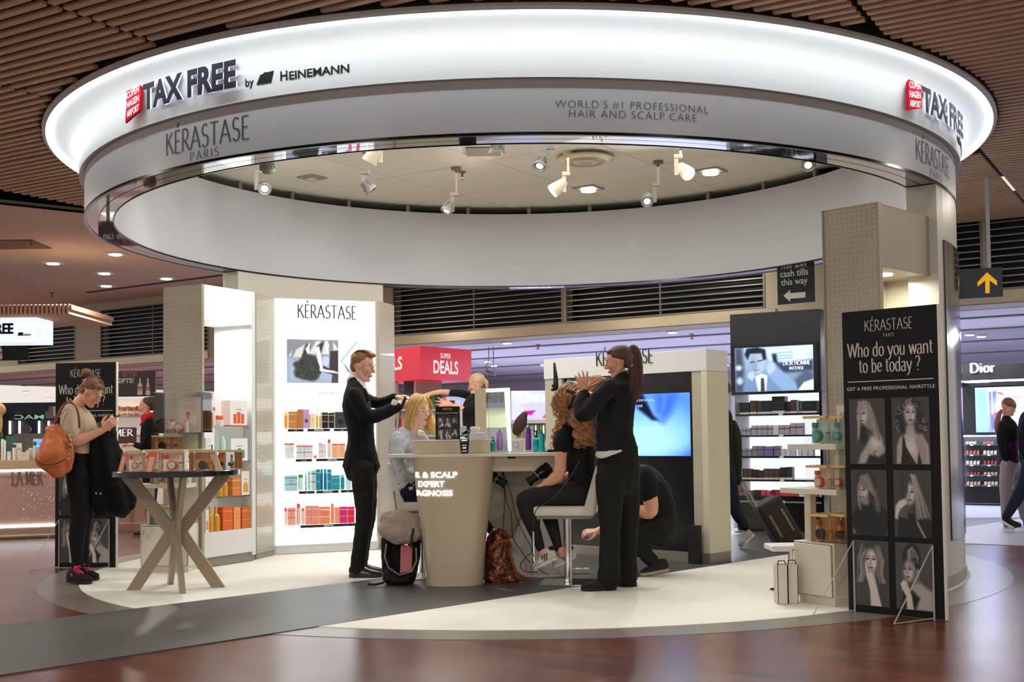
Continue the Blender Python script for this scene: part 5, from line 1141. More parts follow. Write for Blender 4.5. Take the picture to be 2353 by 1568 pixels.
# modesty panel below, with the slanting lower part
g = MB(); x0, x1 = at(1122, 1200, 9.3).x-pc.x, at(1300, 1200, 9.3).x-pc.x; g.box(x0, x1, .36, .39, .03, ZC-.115); g.build('rear_panel', mat('rear_panel_grey', rgb(168, 158, 142), .5, var=.02), t)
g = MB(); lx = at(1140, 1300, 9.25).x-pc.x; g.hull8([(lx, .30, .02), (x1, .30, .02), (x1, .355, .02), (lx, .355, .02)], [(lx+.20, .30, .46), (x1, .30, .46), (x1, .355, .46), (lx+.20, .355, .46)]); g.build('foot_panel', mat('foot_panel_white', rgb(206, 202, 192), .5), t)
# lit words on the pedestal
M_ledtext = mat('lit_letters', (1, 1, 1), .4, emit=(.86, .88, 1), es=1.25)
def wrap_ped(vf, z, xc, sz=1):
    v, f = vf; out = []
    for x, y, _ in v:
        zz = z+y; kk = .216+(.308-.216)*(zz/ZC); ky = .20+.06*(zz/ZC); X = xc+x; X = X if X > -.255 else -.255-.030*math.tanh((-.255-X)/.12); s = max(-.999, min(.999, X/kk)); c_ = (1-abs(s)**(2/.7))**(.35); out.append((X, -c_*ky-.004, zz))
    return out, f
g = MB()
for tx, pa, pb, pyb in (('HAIR & SCALP', 916, 1052, 1098), ('EXPERT', 957, 1022, 1119), ('DIAGNOSIS', 934, 1041, 1140)):
    xa, xb = at(pa, pyb, 8.78).x-pc.x, at(pb, pyb, 8.78).x-pc.x; z = at(1000, pyb, 8.77).z
    v = fit_vf(text_vf(tx, .058, bold=.0016, depth=.002), xb-xa); v = ([(x+xa, y, zz) for x, y, zz in v[0] if True], v[1]); v = wrap_ped(v, z, 0)
    g.add([Vector(q) for q in v[0]], v[1])
g.build('lit_words', M_ledtext, t, label='glowing white words HAIR & SCALP EXPERT DIAGNOSIS')
# small poster card on the counter
PCd = Plane(at(1001, 1008, 8.84)[:2], at(1057, 1008, 8.84)[:2]); hc = at(1030, 935, 8.84).z-ZBX
tt = thing('counter_card', 'small black hairstyle poster card standing on the counter box', 'card', PCd.pt(0, 0, ZBX+.001), PCd.ang)
MB().box(0, PCd.w, .001, .006, 0, hc).build('board', M_board, tt); g = MB(); ex, ey = (1, 0, 0), (0, 0, 1)
place_vf(g, center_vf(fit_vf(nib_vf('KÉRASTASE', hc*.055, .16, .07), PCd.w*.38)), (PCd.w/2, .0003, hc*.90), ex, ey); place_vf(g, center_vf(fit_vf(nib_vf('Who do you want to be today ?', hc*.055, .17, .06, serif=.08, sx=.8), PCd.w*.90)), (PCd.w/2, .0003, hc*.78), ex, ey)
place_vf(g, center_vf(fit_vf(text_vf('GET A FREE PROFESSIONAL HAIRSTYLE', hc*.025), PCd.w*.8)), (PCd.w/2, .0003, hc*.705), ex, ey); g.build('letters', M_cream, tt)
for k in range(6):
    x0 = .08+.29*(k % 3); z0 = .36 if k < 3 else .02; P = POR[(0, 1, 2, 4, 5, 3)[k]]; P.a = np.clip(P.a*1.15, 0, 1); add_mesh('portrait', P.mesh(PCd.w*.27, hc*.31, M_print), tt, (PCd.w*x0, -.0002, hc*z0)); P.a = P.a/1.15
# things on the counter
def on_ctr(px, Y, z): q = at(px, 1000, Y); return Matrix.Translation((q.x, Y, z))
o = bottle(on_ctr(1067, 8.70, ZC+.027), .022, .10, (24, 24, 26), (24, 24, 26), 'black tube with silver cap standing in front of the counter box', kind='jar')
o.name = 'cream_tube'; g = MB(); g.lathe([(0, 0), (.030, 0), (.034, .02), (.040, .10), (.041, .13), (0, .13)], 20)
bpy.data.objects.remove(o.children[0]); o.data = g.mesh('cream_tube', [pm((26, 26, 28))], True); o['category'] = 'tube'; o.scale = (.86, .5, .82)
g = MB(); g.lathe([(0, .131), (.038, .131), (.036, .165), (.030, .178), (0, .178)], 18); g.build('cap', M_chrome, o, smooth=True)
g = MB()
for i, (zz, hh, ww) in enumerate([(.112, .012, .05), (.07, .006, .035), (.045, .012, .03), (.02, .006, .04)]):
    g.box(-ww/2, ww/2, -.0418, -.041, zz, zz+hh)
g.build('label_print', mat('print_white'), o)
def clutter(px, Y, z, dims, m, name, label, cat, bev=.004, rz=0):
    g = MB(); w, d, h = dims; g.box(-w/2, w/2, -d/2, d/2, 0, h); o = drop(g, name, m, on_ctr(px, Y, z) @ Matrix.Rotation(rz, 4, 'Z'), label, cat, bevel=bev); return o
clutter(1094, 8.88, ZBX+.001, (.095, .07, .05), M_white, 'tissue_box', 'white tissue box on the counter box beside the mirror', 'box', rz=.1)
g = MB(); rings = []
for k, (z, r) in enumerate([(0, .012), (.012, .03), (.03, .036), (.045, .02)]): rings.append([(r*(1+.3*math.sin(3*a+k))*math.cos(a), .5*r*math.sin(a), z) for a in [2*PI*i/12 for i in range(12)]])
g.loft(rings); drop(g, 'tissue', pm((236, 232, 236)), on_ctr(1090, 8.88, ZBX+.052), 'crumpled tissue pulled from the white tissue box', 'tissue')
clutter(1110, 8.84, ZBX+.001, (.035, .03, .05), pm((220, 214, 222)), 'carton', 'small pale carton at the right end of the counter box', 'box')
g = MB(); g.tube([(-.03, 0, .03), (0, 0, .05), (.04, 0, .035)], [.02, .028, .014], 10, round_cap=True); g.tube([(.0, 0, .04), (.01, .0, .0)], [.01, .008], 8); drop(g, 'hair_clip', M_black, on_ctr(1073, 8.95, ZBX+.001), 'black hair clip lying behind the poster card', 'clip')
clutter(1065, 9.02, ZBX+.001, (.045, .006, .10), mat('pic_frame', rgb(220, 214, 210), .4), 'photo_stand', 'small pale picture frame behind the black tube', 'frame')
PU, PU2, TQ, TQ2 = (170, 120, 190), (104, 30, 140), (0, 150, 160), (20, 170, 176)
ZR_ = ZC+.041
bottle(on_ctr(1148, 9.10, ZR_), .024, .165, PU, (150, 90, 180), 'mirror reflection of the purple spray can, built as a lilac can', kind='spray')  # reflection of the purple can, modelled as a second paler can
bottle(on_ctr(1214, 9.08, ZR_), .024, .185, PU2, (90, 20, 120), 'dark purple spray can right of the lit mirror frame', kind='spray')
bottle(on_ctr(1133, 9.02, ZR_), .021, .105, TQ, (24, 40, 46), 'mirror reflection of the turquoise pump bottle, built as a short bottle', kind='pump')  # reflection of the turquoise bottle, modelled as a second bottle
bottle(on_ctr(1232, 9.02, ZC+.027), .026, .165, TQ, (24, 44, 52), 'turquoise pump bottle with dark pump beside the purple spray can', kind='pump')
bottle(on_ctr(1245, 8.90, ZC+.027), .021, .165, TQ2, (16, 60, 70), 'slim bright turquoise spray bottle at the counter front', kind='spray')
bottle(on_ctr(1222, 9.20, ZC+.027), .018, .20, (206, 214, 218), (220, 226, 230), 'clear white pump bottle behind the purple spray can', kind='pump')
g = MB(); w, h = .155, .082; g.box(-w/2, w/2, -.004, .0, 0, h); g.box(-w/2, w/2, .08, .084, 0, h); g.box(-w/2, -w/2+.003, 0, .08, 0, h); g.box(w/2-.003, w/2, 0, .08, 0, h); g.box(-w/2, w/2, 0, .08, 0, .003)
o = drop(g, 'clear_bin', mat('frosted_plastic', rgb(206, 206, 210), .3, alpha=.65), on_ctr(1179, 9.14, ZR_), 'frosted clear plastic bin with a round emblem on the counter', 'bin', bevel=.004)
g = MB(); g.T = Matrix.Translation((.02, -.005, .042)) @ Matrix.Rotation(PI/2, 4, 'X'); g.lathe([(.016, 0), (.028, 0), (.028, .001), (.016, .001)], 20); g.build('emblem', mat('faint_grey'), o)
clutter(1265, 9.05, ZC+.027, (.10, .06, .012), pm((30, 90, 140)), 'comb', 'blue comb lying at the right end of the counter', 'comb')
clutter(1273, 8.92, ZC+.027, (.10, .08, .022), M_blackm, 'black_case', 'flat black case at the right end of the counter', 'case')
# two-sided mirror with lit frame, its glass built as a see-through pane
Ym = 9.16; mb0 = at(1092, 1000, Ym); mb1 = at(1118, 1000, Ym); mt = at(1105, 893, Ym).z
t = thing('salon_mirror', 'counter mirror with a glowing white frame and taupe edge, built with clear glass', 'screen', (mb1.x, Ym, ZC+.028))
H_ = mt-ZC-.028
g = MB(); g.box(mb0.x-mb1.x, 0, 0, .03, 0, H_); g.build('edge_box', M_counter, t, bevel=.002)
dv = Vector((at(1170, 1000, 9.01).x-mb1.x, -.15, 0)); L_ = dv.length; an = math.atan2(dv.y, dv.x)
g = MB(); g.T = Matrix.Rotation(an, 4, 'Z'); g.box(.004, L_-.02, .012, .02, .01, H_-.03); g.build('mirror_glass', M_glass, t, label='clear pane in place of the mirror glass')
g = MB(); g.T = Matrix.Rotation(an, 4, 'Z'); f_h = H_-.004
g.hull8([(L_-.012, 0, 0), (L_+.004, 0, 0), (L_+.004, .02, 0), (L_-.012, .02, 0)], [(L_-.045, 0, f_h), (L_-.005, 0, f_h), (L_-.005, .02, f_h), (L_-.045, .02, f_h)]); g.build('light_frame', mat('mirror_light', (1, 1, 1), .4, emit=(.86, .95, 1), es=1.6), t, label='glowing white frame strip')
g = MB(); g.T = Matrix.Rotation(an, 4, 'Z'); g.box(0, L_-.04, 0, .02, H_-.030, f_h); g.build('light_frame', mat('mirror_light'), t, label='glowing white frame strip')

# ================================================================== bar chairs
M_leather = mat('white_leather', rgb(224, 220, 208), .45, bump=.12, bscale=220, var=.02)
def bar_chair(o, label, ang, seat_z=.575, gas=True):
    t = thing('bar_chair', label, 'chair', o, ang)   # local +x = the way the sitter faces
    g = MB(); g.box(-.20, .25, -.19, .19, seat_z-.075, seat_z); g.build('seat', M_leather, t, bevel=.022, seg=3)
    g = MB(); x = -.20; g.hull8([(x-.015, -.19, seat_z-.075), (x+.075, -.19, seat_z-.06), (x+.075, .19, seat_z-.06), (x-.015, .19, seat_z-.075)], [(x-.085, -.175, seat_z+.30), (x-.03, -.175, seat_z+.30), (x-.03, .175, seat_z+.30), (x-.085, .175, seat_z+.30)]); g.build('backrest', M_leather, t, bevel=.022, seg=3)
    MB().box(-.19, .24, -.17, .17, seat_z-.095, seat_z-.077).build('seat_plate', M_greym, t)
    g = MB(); g.cyl((0, 0), .030, .02, seat_z-.095, 22); g.cyl((0, 0), .036, .16, .168, 22); g.build('post', M_chrome, t, smooth=True)
    g = MB(); g.box(-.20, .20, -.20, .20, .008, .018); g.build('base_plate', M_chrome, t, bevel=.003)
    g = MB(); pts = [(.235, -.17, seat_z-.09), (.235, -.17, .20), (.225, -.17, .17), (.20, -.17, .155), (.20, .17, .155), (.225, .17, .17), (.235, .17, .20), (.235, .17, seat_z-.09)]; g.tube(pts, .009, 8); g.build('footrest', M_chrome, t, smooth=True)
    g = MB(); g.tube([(.02, -.03, seat_z-.10), (-.11, -.17, seat_z-.115)], .005, 6, round_cap=True); g.build('lever', M_chrome, t)
    return t
ch1 = G(1306, 1344); SZ1 = at(1290, 1163, 8.75).z
bar_chair((ch1.x, ch1.y+.02, 0.0), 'white leather bar chair on a chrome post under the curly haired client', PI-.14, seat_z=SZ1)
ch2x = at(950, 1100, 9.30).x
bar_chair((ch2x+.06, 9.42, 0.0), 'white leather bar chair under the blonde client, half hidden by the counter', .10, seat_z=at(930, 1153, 9.3).z)

# ================================================================== hair dryers, cords, socket strip
def dryer(P, d, label, s=1.0):
    t = thing('hair_dryer', label, 'hair dryer', P); T = Vector(d).normalized().to_track_quat('X', 'Z').to_matrix().to_4x4()
    g = MB(); g.T = T; g.tube([(-.10, 0, 0), (-.09, 0, 0), (-.03, 0, 0), (.02, 0, 0), (.05, 0, 0)], [.030, .047, .048, .038, .030], 18, cap=True); g.build('barrel', M_black, t, smooth=True)
    g = MB(); g.T = T; g.tube([(.05, 0, 0), (.08, 0, 0), (.11, 0, 0)], [.027, .03, .038], 16, flat=(0, 1, 0), ratio=[1, .7, .35]); g.build('nozzle', M_blackm, t, smooth=True)
    g = MB(); g.T = T; g.tube([(-.035, 0, -.03), (-.045, 0, -.10), (-.05, 0, -.16)], [.022, .018, .015], 12, round_cap=True); g.build('handle', M_black, t, smooth=True)
    g = MB(); g.T = T; g.tube([(.03, 0, .05), (.03, .045, .0), (.03, .0, -.05), (.03, -.045, 0), (.03, 0, .05)], .004, 6); g.build('holder_ring', mat('holder_white', rgb(190, 186, 176), .4), t)
    return t
dryer(at(1240, 1090, 8.94), (-.80, -.25, -.55), 'black hair dryer hanging nozzle down beside the seated clients knee')
dryer(at(1135, 1098, 9.18), (.75, -.3, -.45), 'black hair dryer hanging half hidden behind the pedestal')
def cord(pts, label, r=.0035, name='cord'):
    P = [Vector(p) for p in pts]; Q = []
    for i in range(len(P)-1):
        p0, p1, p2, p3 = P[max(i-1, 0)], P[i], P[i+1], P[min(i+2, len(P)-1)]
        for k in range(6):
            t = k/6; Q.append(.5*((2*p1)+(p2-p0)*t+(2*p0-5*p1+4*p2-p3)*t*t+(3*p1-p0-3*p2+p3)*t**3))
    Q.append(P[-1]); g = MB(); g.tube(Q, r, 6); return tag(g.build(name, mat('cord_brown', rgb(50, 42, 38), .6)), label, 'cord')
cord([at(1154, 1084, 9.2), at(1160, 1140, 9.18), at(1158, 1180, 9.2), at(1156, 1218, 9.24)], 'short black cord hanging straight down behind the counter')
cord([at(1155, 1084, 9.2), at(1164, 1150, 9.15), at(1175, 1185, 9.12), at(1179, 1235, 9.1), at(1200, 1270, 9.05), at(1217, 1293, 9.05)], 'long brown cord trailing from the counter towards the chair')
cord([at(1156, 1084, 9.2), at(1175, 1140, 9.12), at(1186, 1190, 9.05), at(1205, 1230, 9.0), at(1222, 1265, 8.98), at(1210, 1280, 8.96), at(1196, 1298, 8.95), at(1205, 1313, 8.97), at(1235, 1316, 9.0)], 'brown cord looping beside the chair footrest')
cord([at(1332, 1060, 8.50), at(1305, 1105, 8.52), at(1270, 1145, 8.55), at(1236, 1168, 8.60), at(1228, 1190, 8.62), at(1222, 1240, 8.7), at(1232, 1300, 8.8), at(1260, 1322, 9.0)], 'thin curling iron cord hanging over the white seat')
p0 = G(1290, 1322); g = MB(); g.T = Matrix.Translation((p0.x, p0.y, 0)) @ Matrix.Rotation(.12, 4, 'Z'); g.box(-.02, .22, -.03, .03, .008, .05); o = tag(g.build('socket_strip', pm((206, 196, 180)), bevel=.006), 'cream multi-socket strip lying behind the chair post', 'socket strip')
for k in range(3): q = MB(); q.T = g.T; q.cyl((.03+.07*k, 0), .018, .0495, .052, 14); q.build('socket', M_blackm, o)

# ================================================================== screen wall
PT_ = Plane(at(1255, 1274, 11.33)[:2], G(1632, 1298)); WT = PT_.w; HT = 1.832; DT_ = .34
t = thing('screen_wall', 'white and beige screen wall with a large blue monitor behind the stylist', 'display', PT_.o, PT_.ang)
hx = PT_.hit
zh = hx(1600, 853)[1]
MB().box(0, WT, 0, DT_, zh, HT).build('header', M_white, t, bevel=.003)
xa, xb = hx(1291, 1000)[0], hx(1590, 1000)[0]
MB().box(0.004, xa, .012, DT_, .09, zh-.002).build('side_pillar', M_beige, t); MB().box(xb, WT-.06, .012, DT_, .09, zh-.002).build('side_pillar', M_beige, t)
MB().box(WT-.058, WT, 0, DT_, .09, zh-.002).build('side_panel', mat('stand_lacquer'), t)
MB().box(0, WT, .006, DT_-.004, .006, .088).build('plinth', mat('plinth_grey'), t)
MB().box(xa, xb, .05, DT_, .09, zh-.002).build('black_back', M_black, t, label='glossy black back panel')
sx0, sz0 = hx(1392, 1048, .02); sx1, sz1 = hx(1585, 902, .02)
MB().box(sx0-.02, sx1+.02, .02, .049, sz0-.02, sz1+.02).build('monitor_bezel', M_black, t)
p = Paint(96, 64, (.1, .3, .8)); p.grad((.30, .52, .95), (.16, .36, .86)); p.ell(.55, .62, .55, .45, (.45, .68, .98), .12); p.ell(.50, .75, .40, .30, (.60, .80, 1.0), .12)
p.poly([(.30, 0), (.46, 0), (.58, .34), (.66, .44), (.56, .42), (.42, .26), (.34, .12)], (.03, .05, .16), .03); p.poly([(.62, 0), (.86, 0), (.80, .3), (.70, .46), (.60, .30)], (.20, .38, .88), .08); p.line([(.72, .05), (.66, .44)], .04, (.30, .5, .95), .05); p.poly([(0, 0), (.2, 0), (.3, .4), (0, .5)], (.24, .42, .92), .10)
M_screen = vcmat('screen_blue', 1.0, .25)
add_mesh('monitor_picture', p.mesh(sx1-sx0, sz1-sz0, M_screen), t, (sx0, .0192, sz0), 'glowing blue screen picture')
g = MB(); a, z = hx(1440, 924); place_vf(g, fit_vf(text_vf('PROFESSIONAL', .03), hx(1504, 924)[0]-a+.05), (a-.06, .0185, z), (1, 0, 0), (0, 0, 1)); place_vf(g, fit_vf(text_vf('HAIR CARE', .03), .16), (a+.0, .0185, z-.05), (1, 0, 0), (0, 0, 1)); g.build('screen_letters', mat('screen_letter_blue', rgb(200, 220, 250), .4, emit=rgb(180, 210, 250), es=.8), t)
g = MB(); a, z = hx(1371, 843); b, z2 = hx(1501, 838); place_vf(g, fit_vf(nib_vf('KÉRASTASE', .125, .11, .035), b-a), (a, -.004, z+.005), (1, 0, 0), (0, 0, 1), ez=(0, -1, 0), depth=.004); g.build('brand_letters', mat('dark_metal_letters'), t)
g = MB(); a = hx(1583, 1290, -.08)[0]; g.box(a, a+.10, -.09, -.03, .0, .33); tag(g.build('floor_speaker', M_blackm), 'small black box standing against the right pillar of the screen wall', 'speaker'); bpy.data.objects['floor_speaker'].matrix_world = PT_.M
# ================================================================== people
def cat_interp(nodes, k=4):
    out = []
    n = len(nodes)
    for i in range(n-1):
        a, b, c, d = nodes[max(i-1, 0)], nodes[i], nodes[i+1], nodes[min(i+2, n-1)]
        for j in range(k):
            t = j/k
            def f(p0, p1, p2, p3): return .5*((2*p1)+(p2-p0)*t+(2*p0-5*p1+4*p2-p3)*t*t+(3*p1-p0-3*p2+p3)*t**3)
            out.append((f(a[0], b[0], c[0], d[0]), max(.002, f(a[1], b[1], c[1], d[1])), f(a[2], b[2], c[2], d[2])))
    out.append(nodes[-1]); return out
class Blob:
    """overlapping closed shapes that a voxel remesh melts into one continuous surface"""
    def __init__(s, Y): s.mb = MB(); s.Y = Y
    def limb(s, nodes, k=1.0, n=14, extra=0.0, caps=True):
        """nodes: (px, py, dY, radius_px[, depth ratio])"""
        ns = []
        for nd in nodes:
            y = s.Y+nd[2]; ns.append((at(nd[0], nd[1], y), (nd[3]*y/FPX)*k+extra, nd[4] if len(nd) > 4 else 1.0))
        it = cat_interp(ns) if len(ns) > 1 else ns
        s.mb.tube([p[0] for p in it], [p[1] for p in it], n, ratio=[p[2] for p in it], flat=(0, 1, 0), round_cap=caps); return s
    def tube3(s, pts, rad, n=10, ratio=1.0, flat=None): s.mb.tube(pts, rad, n, ratio=ratio, flat=flat, round_cap=True); return s
    def ell(s, c, r, R=None): s.mb.ellipsoid(c, r, R=R); return s
    def build(s, name, m, parent, voxel=.008, it=3, label=None, disp=None):
        me = s.mb.mesh('tmp', m); bm = bmesh.new(); bm.from_mesh(me); bmesh.ops.recalc_face_normals(bm, faces=bm.faces); bm.to_mesh(me); bm.free()
        o = bpy.data.objects.new('tmp', me); C.objects.link(o)
        r = o.modifiers.new('r', 'REMESH'); r.mode = 'VOXEL'; r.voxel_size = voxel; r.use_smooth_shade = True
        if it: sm = o.modifiers.new('s', 'SMOOTH'); sm.factor = .5; sm.iterations = it
        if disp:
            tx = bpy.data.textures.new('fold', 'CLOUDS'); tx.noise_scale = disp[1]; dm = o.modifiers.new('d', 'DISPLACE'); dm.texture = tx; dm.strength = disp[0]; dm.mid_level = .5; dm.texture_coords = 'LOCAL'
        dg = bpy.context.evaluated_depsgraph_get(); m2 = bpy.data.meshes.new_from_object(o.evaluated_get(dg))
        bpy.data.objects.remove(o); bpy.data.meshes.remove(me)
        iv = FR[parent.name].inverted(); m2.transform(iv)
        if not m2.materials: m2.materials.append(m)
        o = bpy.data.objects.new(name, m2); C.objects.link(o); o.parent = parent
        if label: o['label'] = label
        return o
def skin(name, col): 
    m = mat(name, rgb(*col), .5, var=.05, scale=30, bump=.04, bscale=120); b = m.node_tree.nodes['Principled BSDF']
    b.inputs['Subsurface Weight'].default_value = .12; b.inputs['Subsurface Radius'].default_value = (.02, .008, .004); b.inputs['Subsurface Scale'].default_value = .3; return m
def hairmat(name, col, var=.35, stretch=(25, 25, 2)): return mat(name, rgb(*col), .42, var=var, scale=3, stretch=stretch, bump=.5, bscale=6)
def cloth(name, col, rough=.85, bump=.25): return mat(name, rgb(*col), rough, var=.08, scale=10, bump=bump, bscale=18, sheen=0, spec=.25)
SKIN_A = skin('skin_fair', (232, 180, 154)); SKIN_B = skin('skin_rosy', (228, 166, 138)); SKIN_C = skin('skin_pale', (238, 194, 170))
M_eye = mat('eye_white', rgb(214, 206, 200), .25); M_iris = mat('eye_dark', rgb(40, 30, 26), .2); M_lip = mat('lips', rgb(178, 84, 76), .4); M_brow = mat('brow', rgb(74, 50, 36), .8)
class Head:
    """head frame: x forward, y left, z up, unit = chin-to-crown height"""
    def __init__(s, c, f, h, up=(0, 0, 1), fem=True):
        s.c = Vector(c); s.h = h; f = Vector(f).normalized(); u = Vector(up); l = u.cross(f).normalized(); u = f.cross(l); s.R = Matrix((f, l, u)).transposed(); s.fem = fem
    def P(s, x, y, z): return s.c+s.R @ (Vector((x, y, z))*s.h)
    def into(s, b):
        h = s.h; E = lambda c, r: b.ell(s.P(*c), tuple(q*h for q in r), R=s.R)
        E((-.07, 0, .13), (.40, .315, .36)); E((.10, 0, -.06), (.24, .235, .30)); E((.06, 0, -.20), (.22, .20, .20))
        jw = .19 if not s.fem else .16
        for sg in (-1, 1): b.tube3([s.P(-.06, sg*.24, -.16), s.P(.06, sg*jw, -.34), s.P(.24, sg*.05, -.425)], [.07*h, .075*h, .065*h])
        E((.24, 0, -.40), (.085, .10, .085)); E((.30, 0, .08), (.07, .17, .06))
        b.tube3([s.P(.325, 0, .07), s.P(.375, 0, -.02), s.P(.425, 0, -.10)], [.026*h, .03*h, .040*h]); E((.385, 0, -.125), (.05, .055, .03))
        E((.315, 0, -.235), (.055, .085, .022)); E((.31, 0, -.275), (.05, .07, .026)); E((.22, .13, -.06), (.11, .09, .11)); E((.22, -.13, -.06), (.11, .09, .11))
        for sg in (-1, 1): E((-.03, sg*.30, -.02), (.055, .03, .10)); E((-.02, sg*.285, -.09), (.03, .03, .04))
    def feats(s, par, lip=None, closed=False, brow=None):
        h = s.h
        for sg in (-1, 1):
            g = MB(); g.ellipsoid(s.P(.275, sg*.125, .015), (.050*h, .055*h, .024*h if closed else .032*h), R=s.R); o = g.build('eye', SKIN_A if closed else M_eye, par, world=True, smooth=True)
            g = MB(); g.ellipsoid(s.P(.312, sg*.128, .012 if not closed else -.008), (.022*h, .024*h if not closed else .045*h, .024*h if not closed else .006*h), R=s.R); g.build('iris' if not closed else 'lashes', M_iris, o) if False else g.build('iris' if not closed else 'lashes', M_iris, par, world=True, smooth=True)
            g = MB(); g.tube([s.P(.335, sg*.06, .115), s.P(.33, sg*.13, .135), s.P(.27, sg*.20, .11)], [.010*h, .013*h, .006*h], 6); g.build('eyebrow', brow or M_brow, par, world=True, smooth=True)
        g = MB(); g.ellipsoid(s.P(.345, 0, -.240), (.030*h, .075*h, .017*h), R=s.R); g.ellipsoid(s.P(.335, 0, -.272), (.033*h, .062*h, .019*h), R=s.R); g.build('lips', lip or M_lip, par, world=True, smooth=True)
def hand(b, w, d, nrm, thumb, curl=35, spread=8, s=1.0, pinch=0):
    """palm and five separate fingers; w wrist, d towards the fingers, nrm out of the back of the hand, thumb towards the thumb side"""
    w = Vector(w); d = Vector(d).normalized(); n = Vector(nrm); n = (n-d*n.dot(d)).normalized(); t = d.cross(n).normalized()
    if t.dot(Vector(thumb)) < 0: t = -t
    L = .085*s
    for k in (-1, 0, 1): b.tube3([w-d*.01*s, w+d*L*.5+t*k*.018*s, w+d*L+t*k*.022*s], [.020*s, .0165*s, .0145*s], 8)
    for i, (off, ln) in enumerate(((.030, .072), (.010, .082), (-.011, .076), (-.031, .060))):
        c = math.radians(curl+pinch*(i == 0)+4*i); sp = math.radians(spread)*(1.2-i*.8)
        a = d*math.cos(sp)+t*math.sin(sp); p0 = w+d*L*.93+t*off*s; u = a; pts = [p0-a*.015*s, p0]; p = p0
        for q, fr in enumerate((.44, .32, .24)):
            ang = c*(.55+.45*q); u = a*math.cos(ang*(q+1)*.55)-n*math.sin(ang*(q+1)*.55); p = p+u*ln*s*fr; pts.append(p)
        b.tube3(pts, [.0098*s, .0098*s, .0092*s, .0086*s, .0074*s], 8)
    p0 = w+d*.02*s+t*.022*s; p1 = p0+(d*.6+t*.75-n*.25).normalized()*.036*s; p2 = p1+(d*.85+t*.35-n*.35).normalized()*.032*s; p3 = p2+(d*.95-n*.3-t*.05).normalized()*.024*s
    b.tube3([p0, p1, p2, p3], [.014*s, .0125*s, .0105*s, .009*s], 8)
def shoe(par, heel, toe, m, sole, h=.085, w=.043, name='shoe', laces=None, label=None, tilt=None, heelh=.0):
    """a shaped shoe from heel to toe with its own sole"""
    heel = Vector(heel); toe = Vector(toe); d = toe-heel; L = d.length; d.normalize(); up = Vector((0, 0, 1)) if tilt is None else Vector(tilt); s = up.cross(d).normalized(); up = d.cross(s).normalized()
    rings = []
    for t, ww, hh, top in ((0, .55, .30, .72), (.04, .82, .12, .92), (.16, .92, .1, 1.0), (.30, .86, .1, 1.02), (.44, .88, .1, .84), (.60, 1.0, .1, .60), (.78, 1.0, .1, .46), (.92, .78, .1, .36), (1.0, .35, .14, .24)):
        c = heel+d*(L*t); rings.append([c+s*(w*ww*math.cos(a)*(.72 if math.sin(a) > .5 and t < .5 else 1))+up*((h*hh if math.sin(a) < 0 else h*hh+(h*(top-hh))*math.sin(a))+.016) for a in [2*PI*i/14 for i in range(14)]])
    g = MB(); g.loft(rings); o = g.build(name, m, par, world=True, smooth=True, fix=True)
    if label: o['label'] = label
    g = MB(); pts = []
    for t, ww in ((0, .5), (.05, .84), (.2, .94), (.45, .86), (.65, 1.04), (.85, .92), (.97, .55), (1.015, .1)): pts.append((t, ww))
    ring = [heel+d*(L*t)+s*(w*ww) for t, ww in pts]+[heel+d*(L*t)-s*(w*ww) for t, ww in pts[::-1]]
    g.loft([[p+up*.0 for p in ring], [p+up*.022 for p in ring]]); q = g.build('sole', sole, par, world=True, fix=True); FRo = FR[par.name]
    if laces:
        g = MB()
        for k in range(5):
            t = .34+.07*k; c = heel+d*(L*t)+up*(h*(1.02-.42*(t-.3)/.3)+.012); g.tube([c-s*w*.55-up*.008, c+up*.004, c+s*w*.55-up*.008], .0042, 6, round_cap=True)
        c = heel+d*(L*.34)+up*(h*1.06+.01)
        for sg in (-1, 1): g.tube([c, c+s*sg*.02+up*.014+d*.01, c+s*sg*.03-up*.002+d*.02, c+s*sg*.015+d*.0], .0035, 6); 
        g.build('laces', laces, par, world=True, smooth=True)
    return o
def strands(par, name, m, paths, n, r, seed=1, jit=.006, curl=0, freq=0, tip=.3, label=None, world=True):
    """locks of hair between pairs of guide paths (each a list of points); curl makes them helical"""
    rn = random.Random(seed); g = MB()
    for i in range(n):
        A, B = rn.choice(paths); t = rn.random(); pts = [Vector(a).lerp(Vector(b), t) for a, b in zip(A, B)]
        pts[-1] = pts[-1]+(pts[-1]-pts[-2])*rn.uniform(-.7, .35)
        off = Vector((rn.uniform(-1, 1), rn.uniform(-1, 1), rn.uniform(-1, 1)))*jit; pts = [p+off*(.3+k/len(pts)) for k, p in enumerate(pts)]
        Q = cat_interp([(p, r, 1) for p in pts], 5); Q = [q[0] for q in Q]; N = len(Q); ph = rn.uniform(0, 6.28); rr = r*rn.uniform(.6, 1.3)
        if curl:
            QQ = []
            M_ = max(N, int(freq*7)); 
            for k in range(M_):
                u = k/(M_-1)*(N-1); a = int(min(u, N-2)); p = Q[a].lerp(Q[a+1], u-a); w_ = curl*min(1, k/M_*2.5)*rn.uniform(.9, 1.1); an = ph+k/M_*freq*6.28
                QQ.append(p+Vector((math.cos(an), math.sin(an), 0))*w_)
            Q = QQ; N = len(Q)
        g.tube(Q, [rr*(1-(1-tip)*(k/(N-1))**2) for k in range(N)], 5, round_cap=False)
    o = g.build(name, m, par, world=world, smooth=True); stuff(o)
    if label: o['label'] = label
    return o

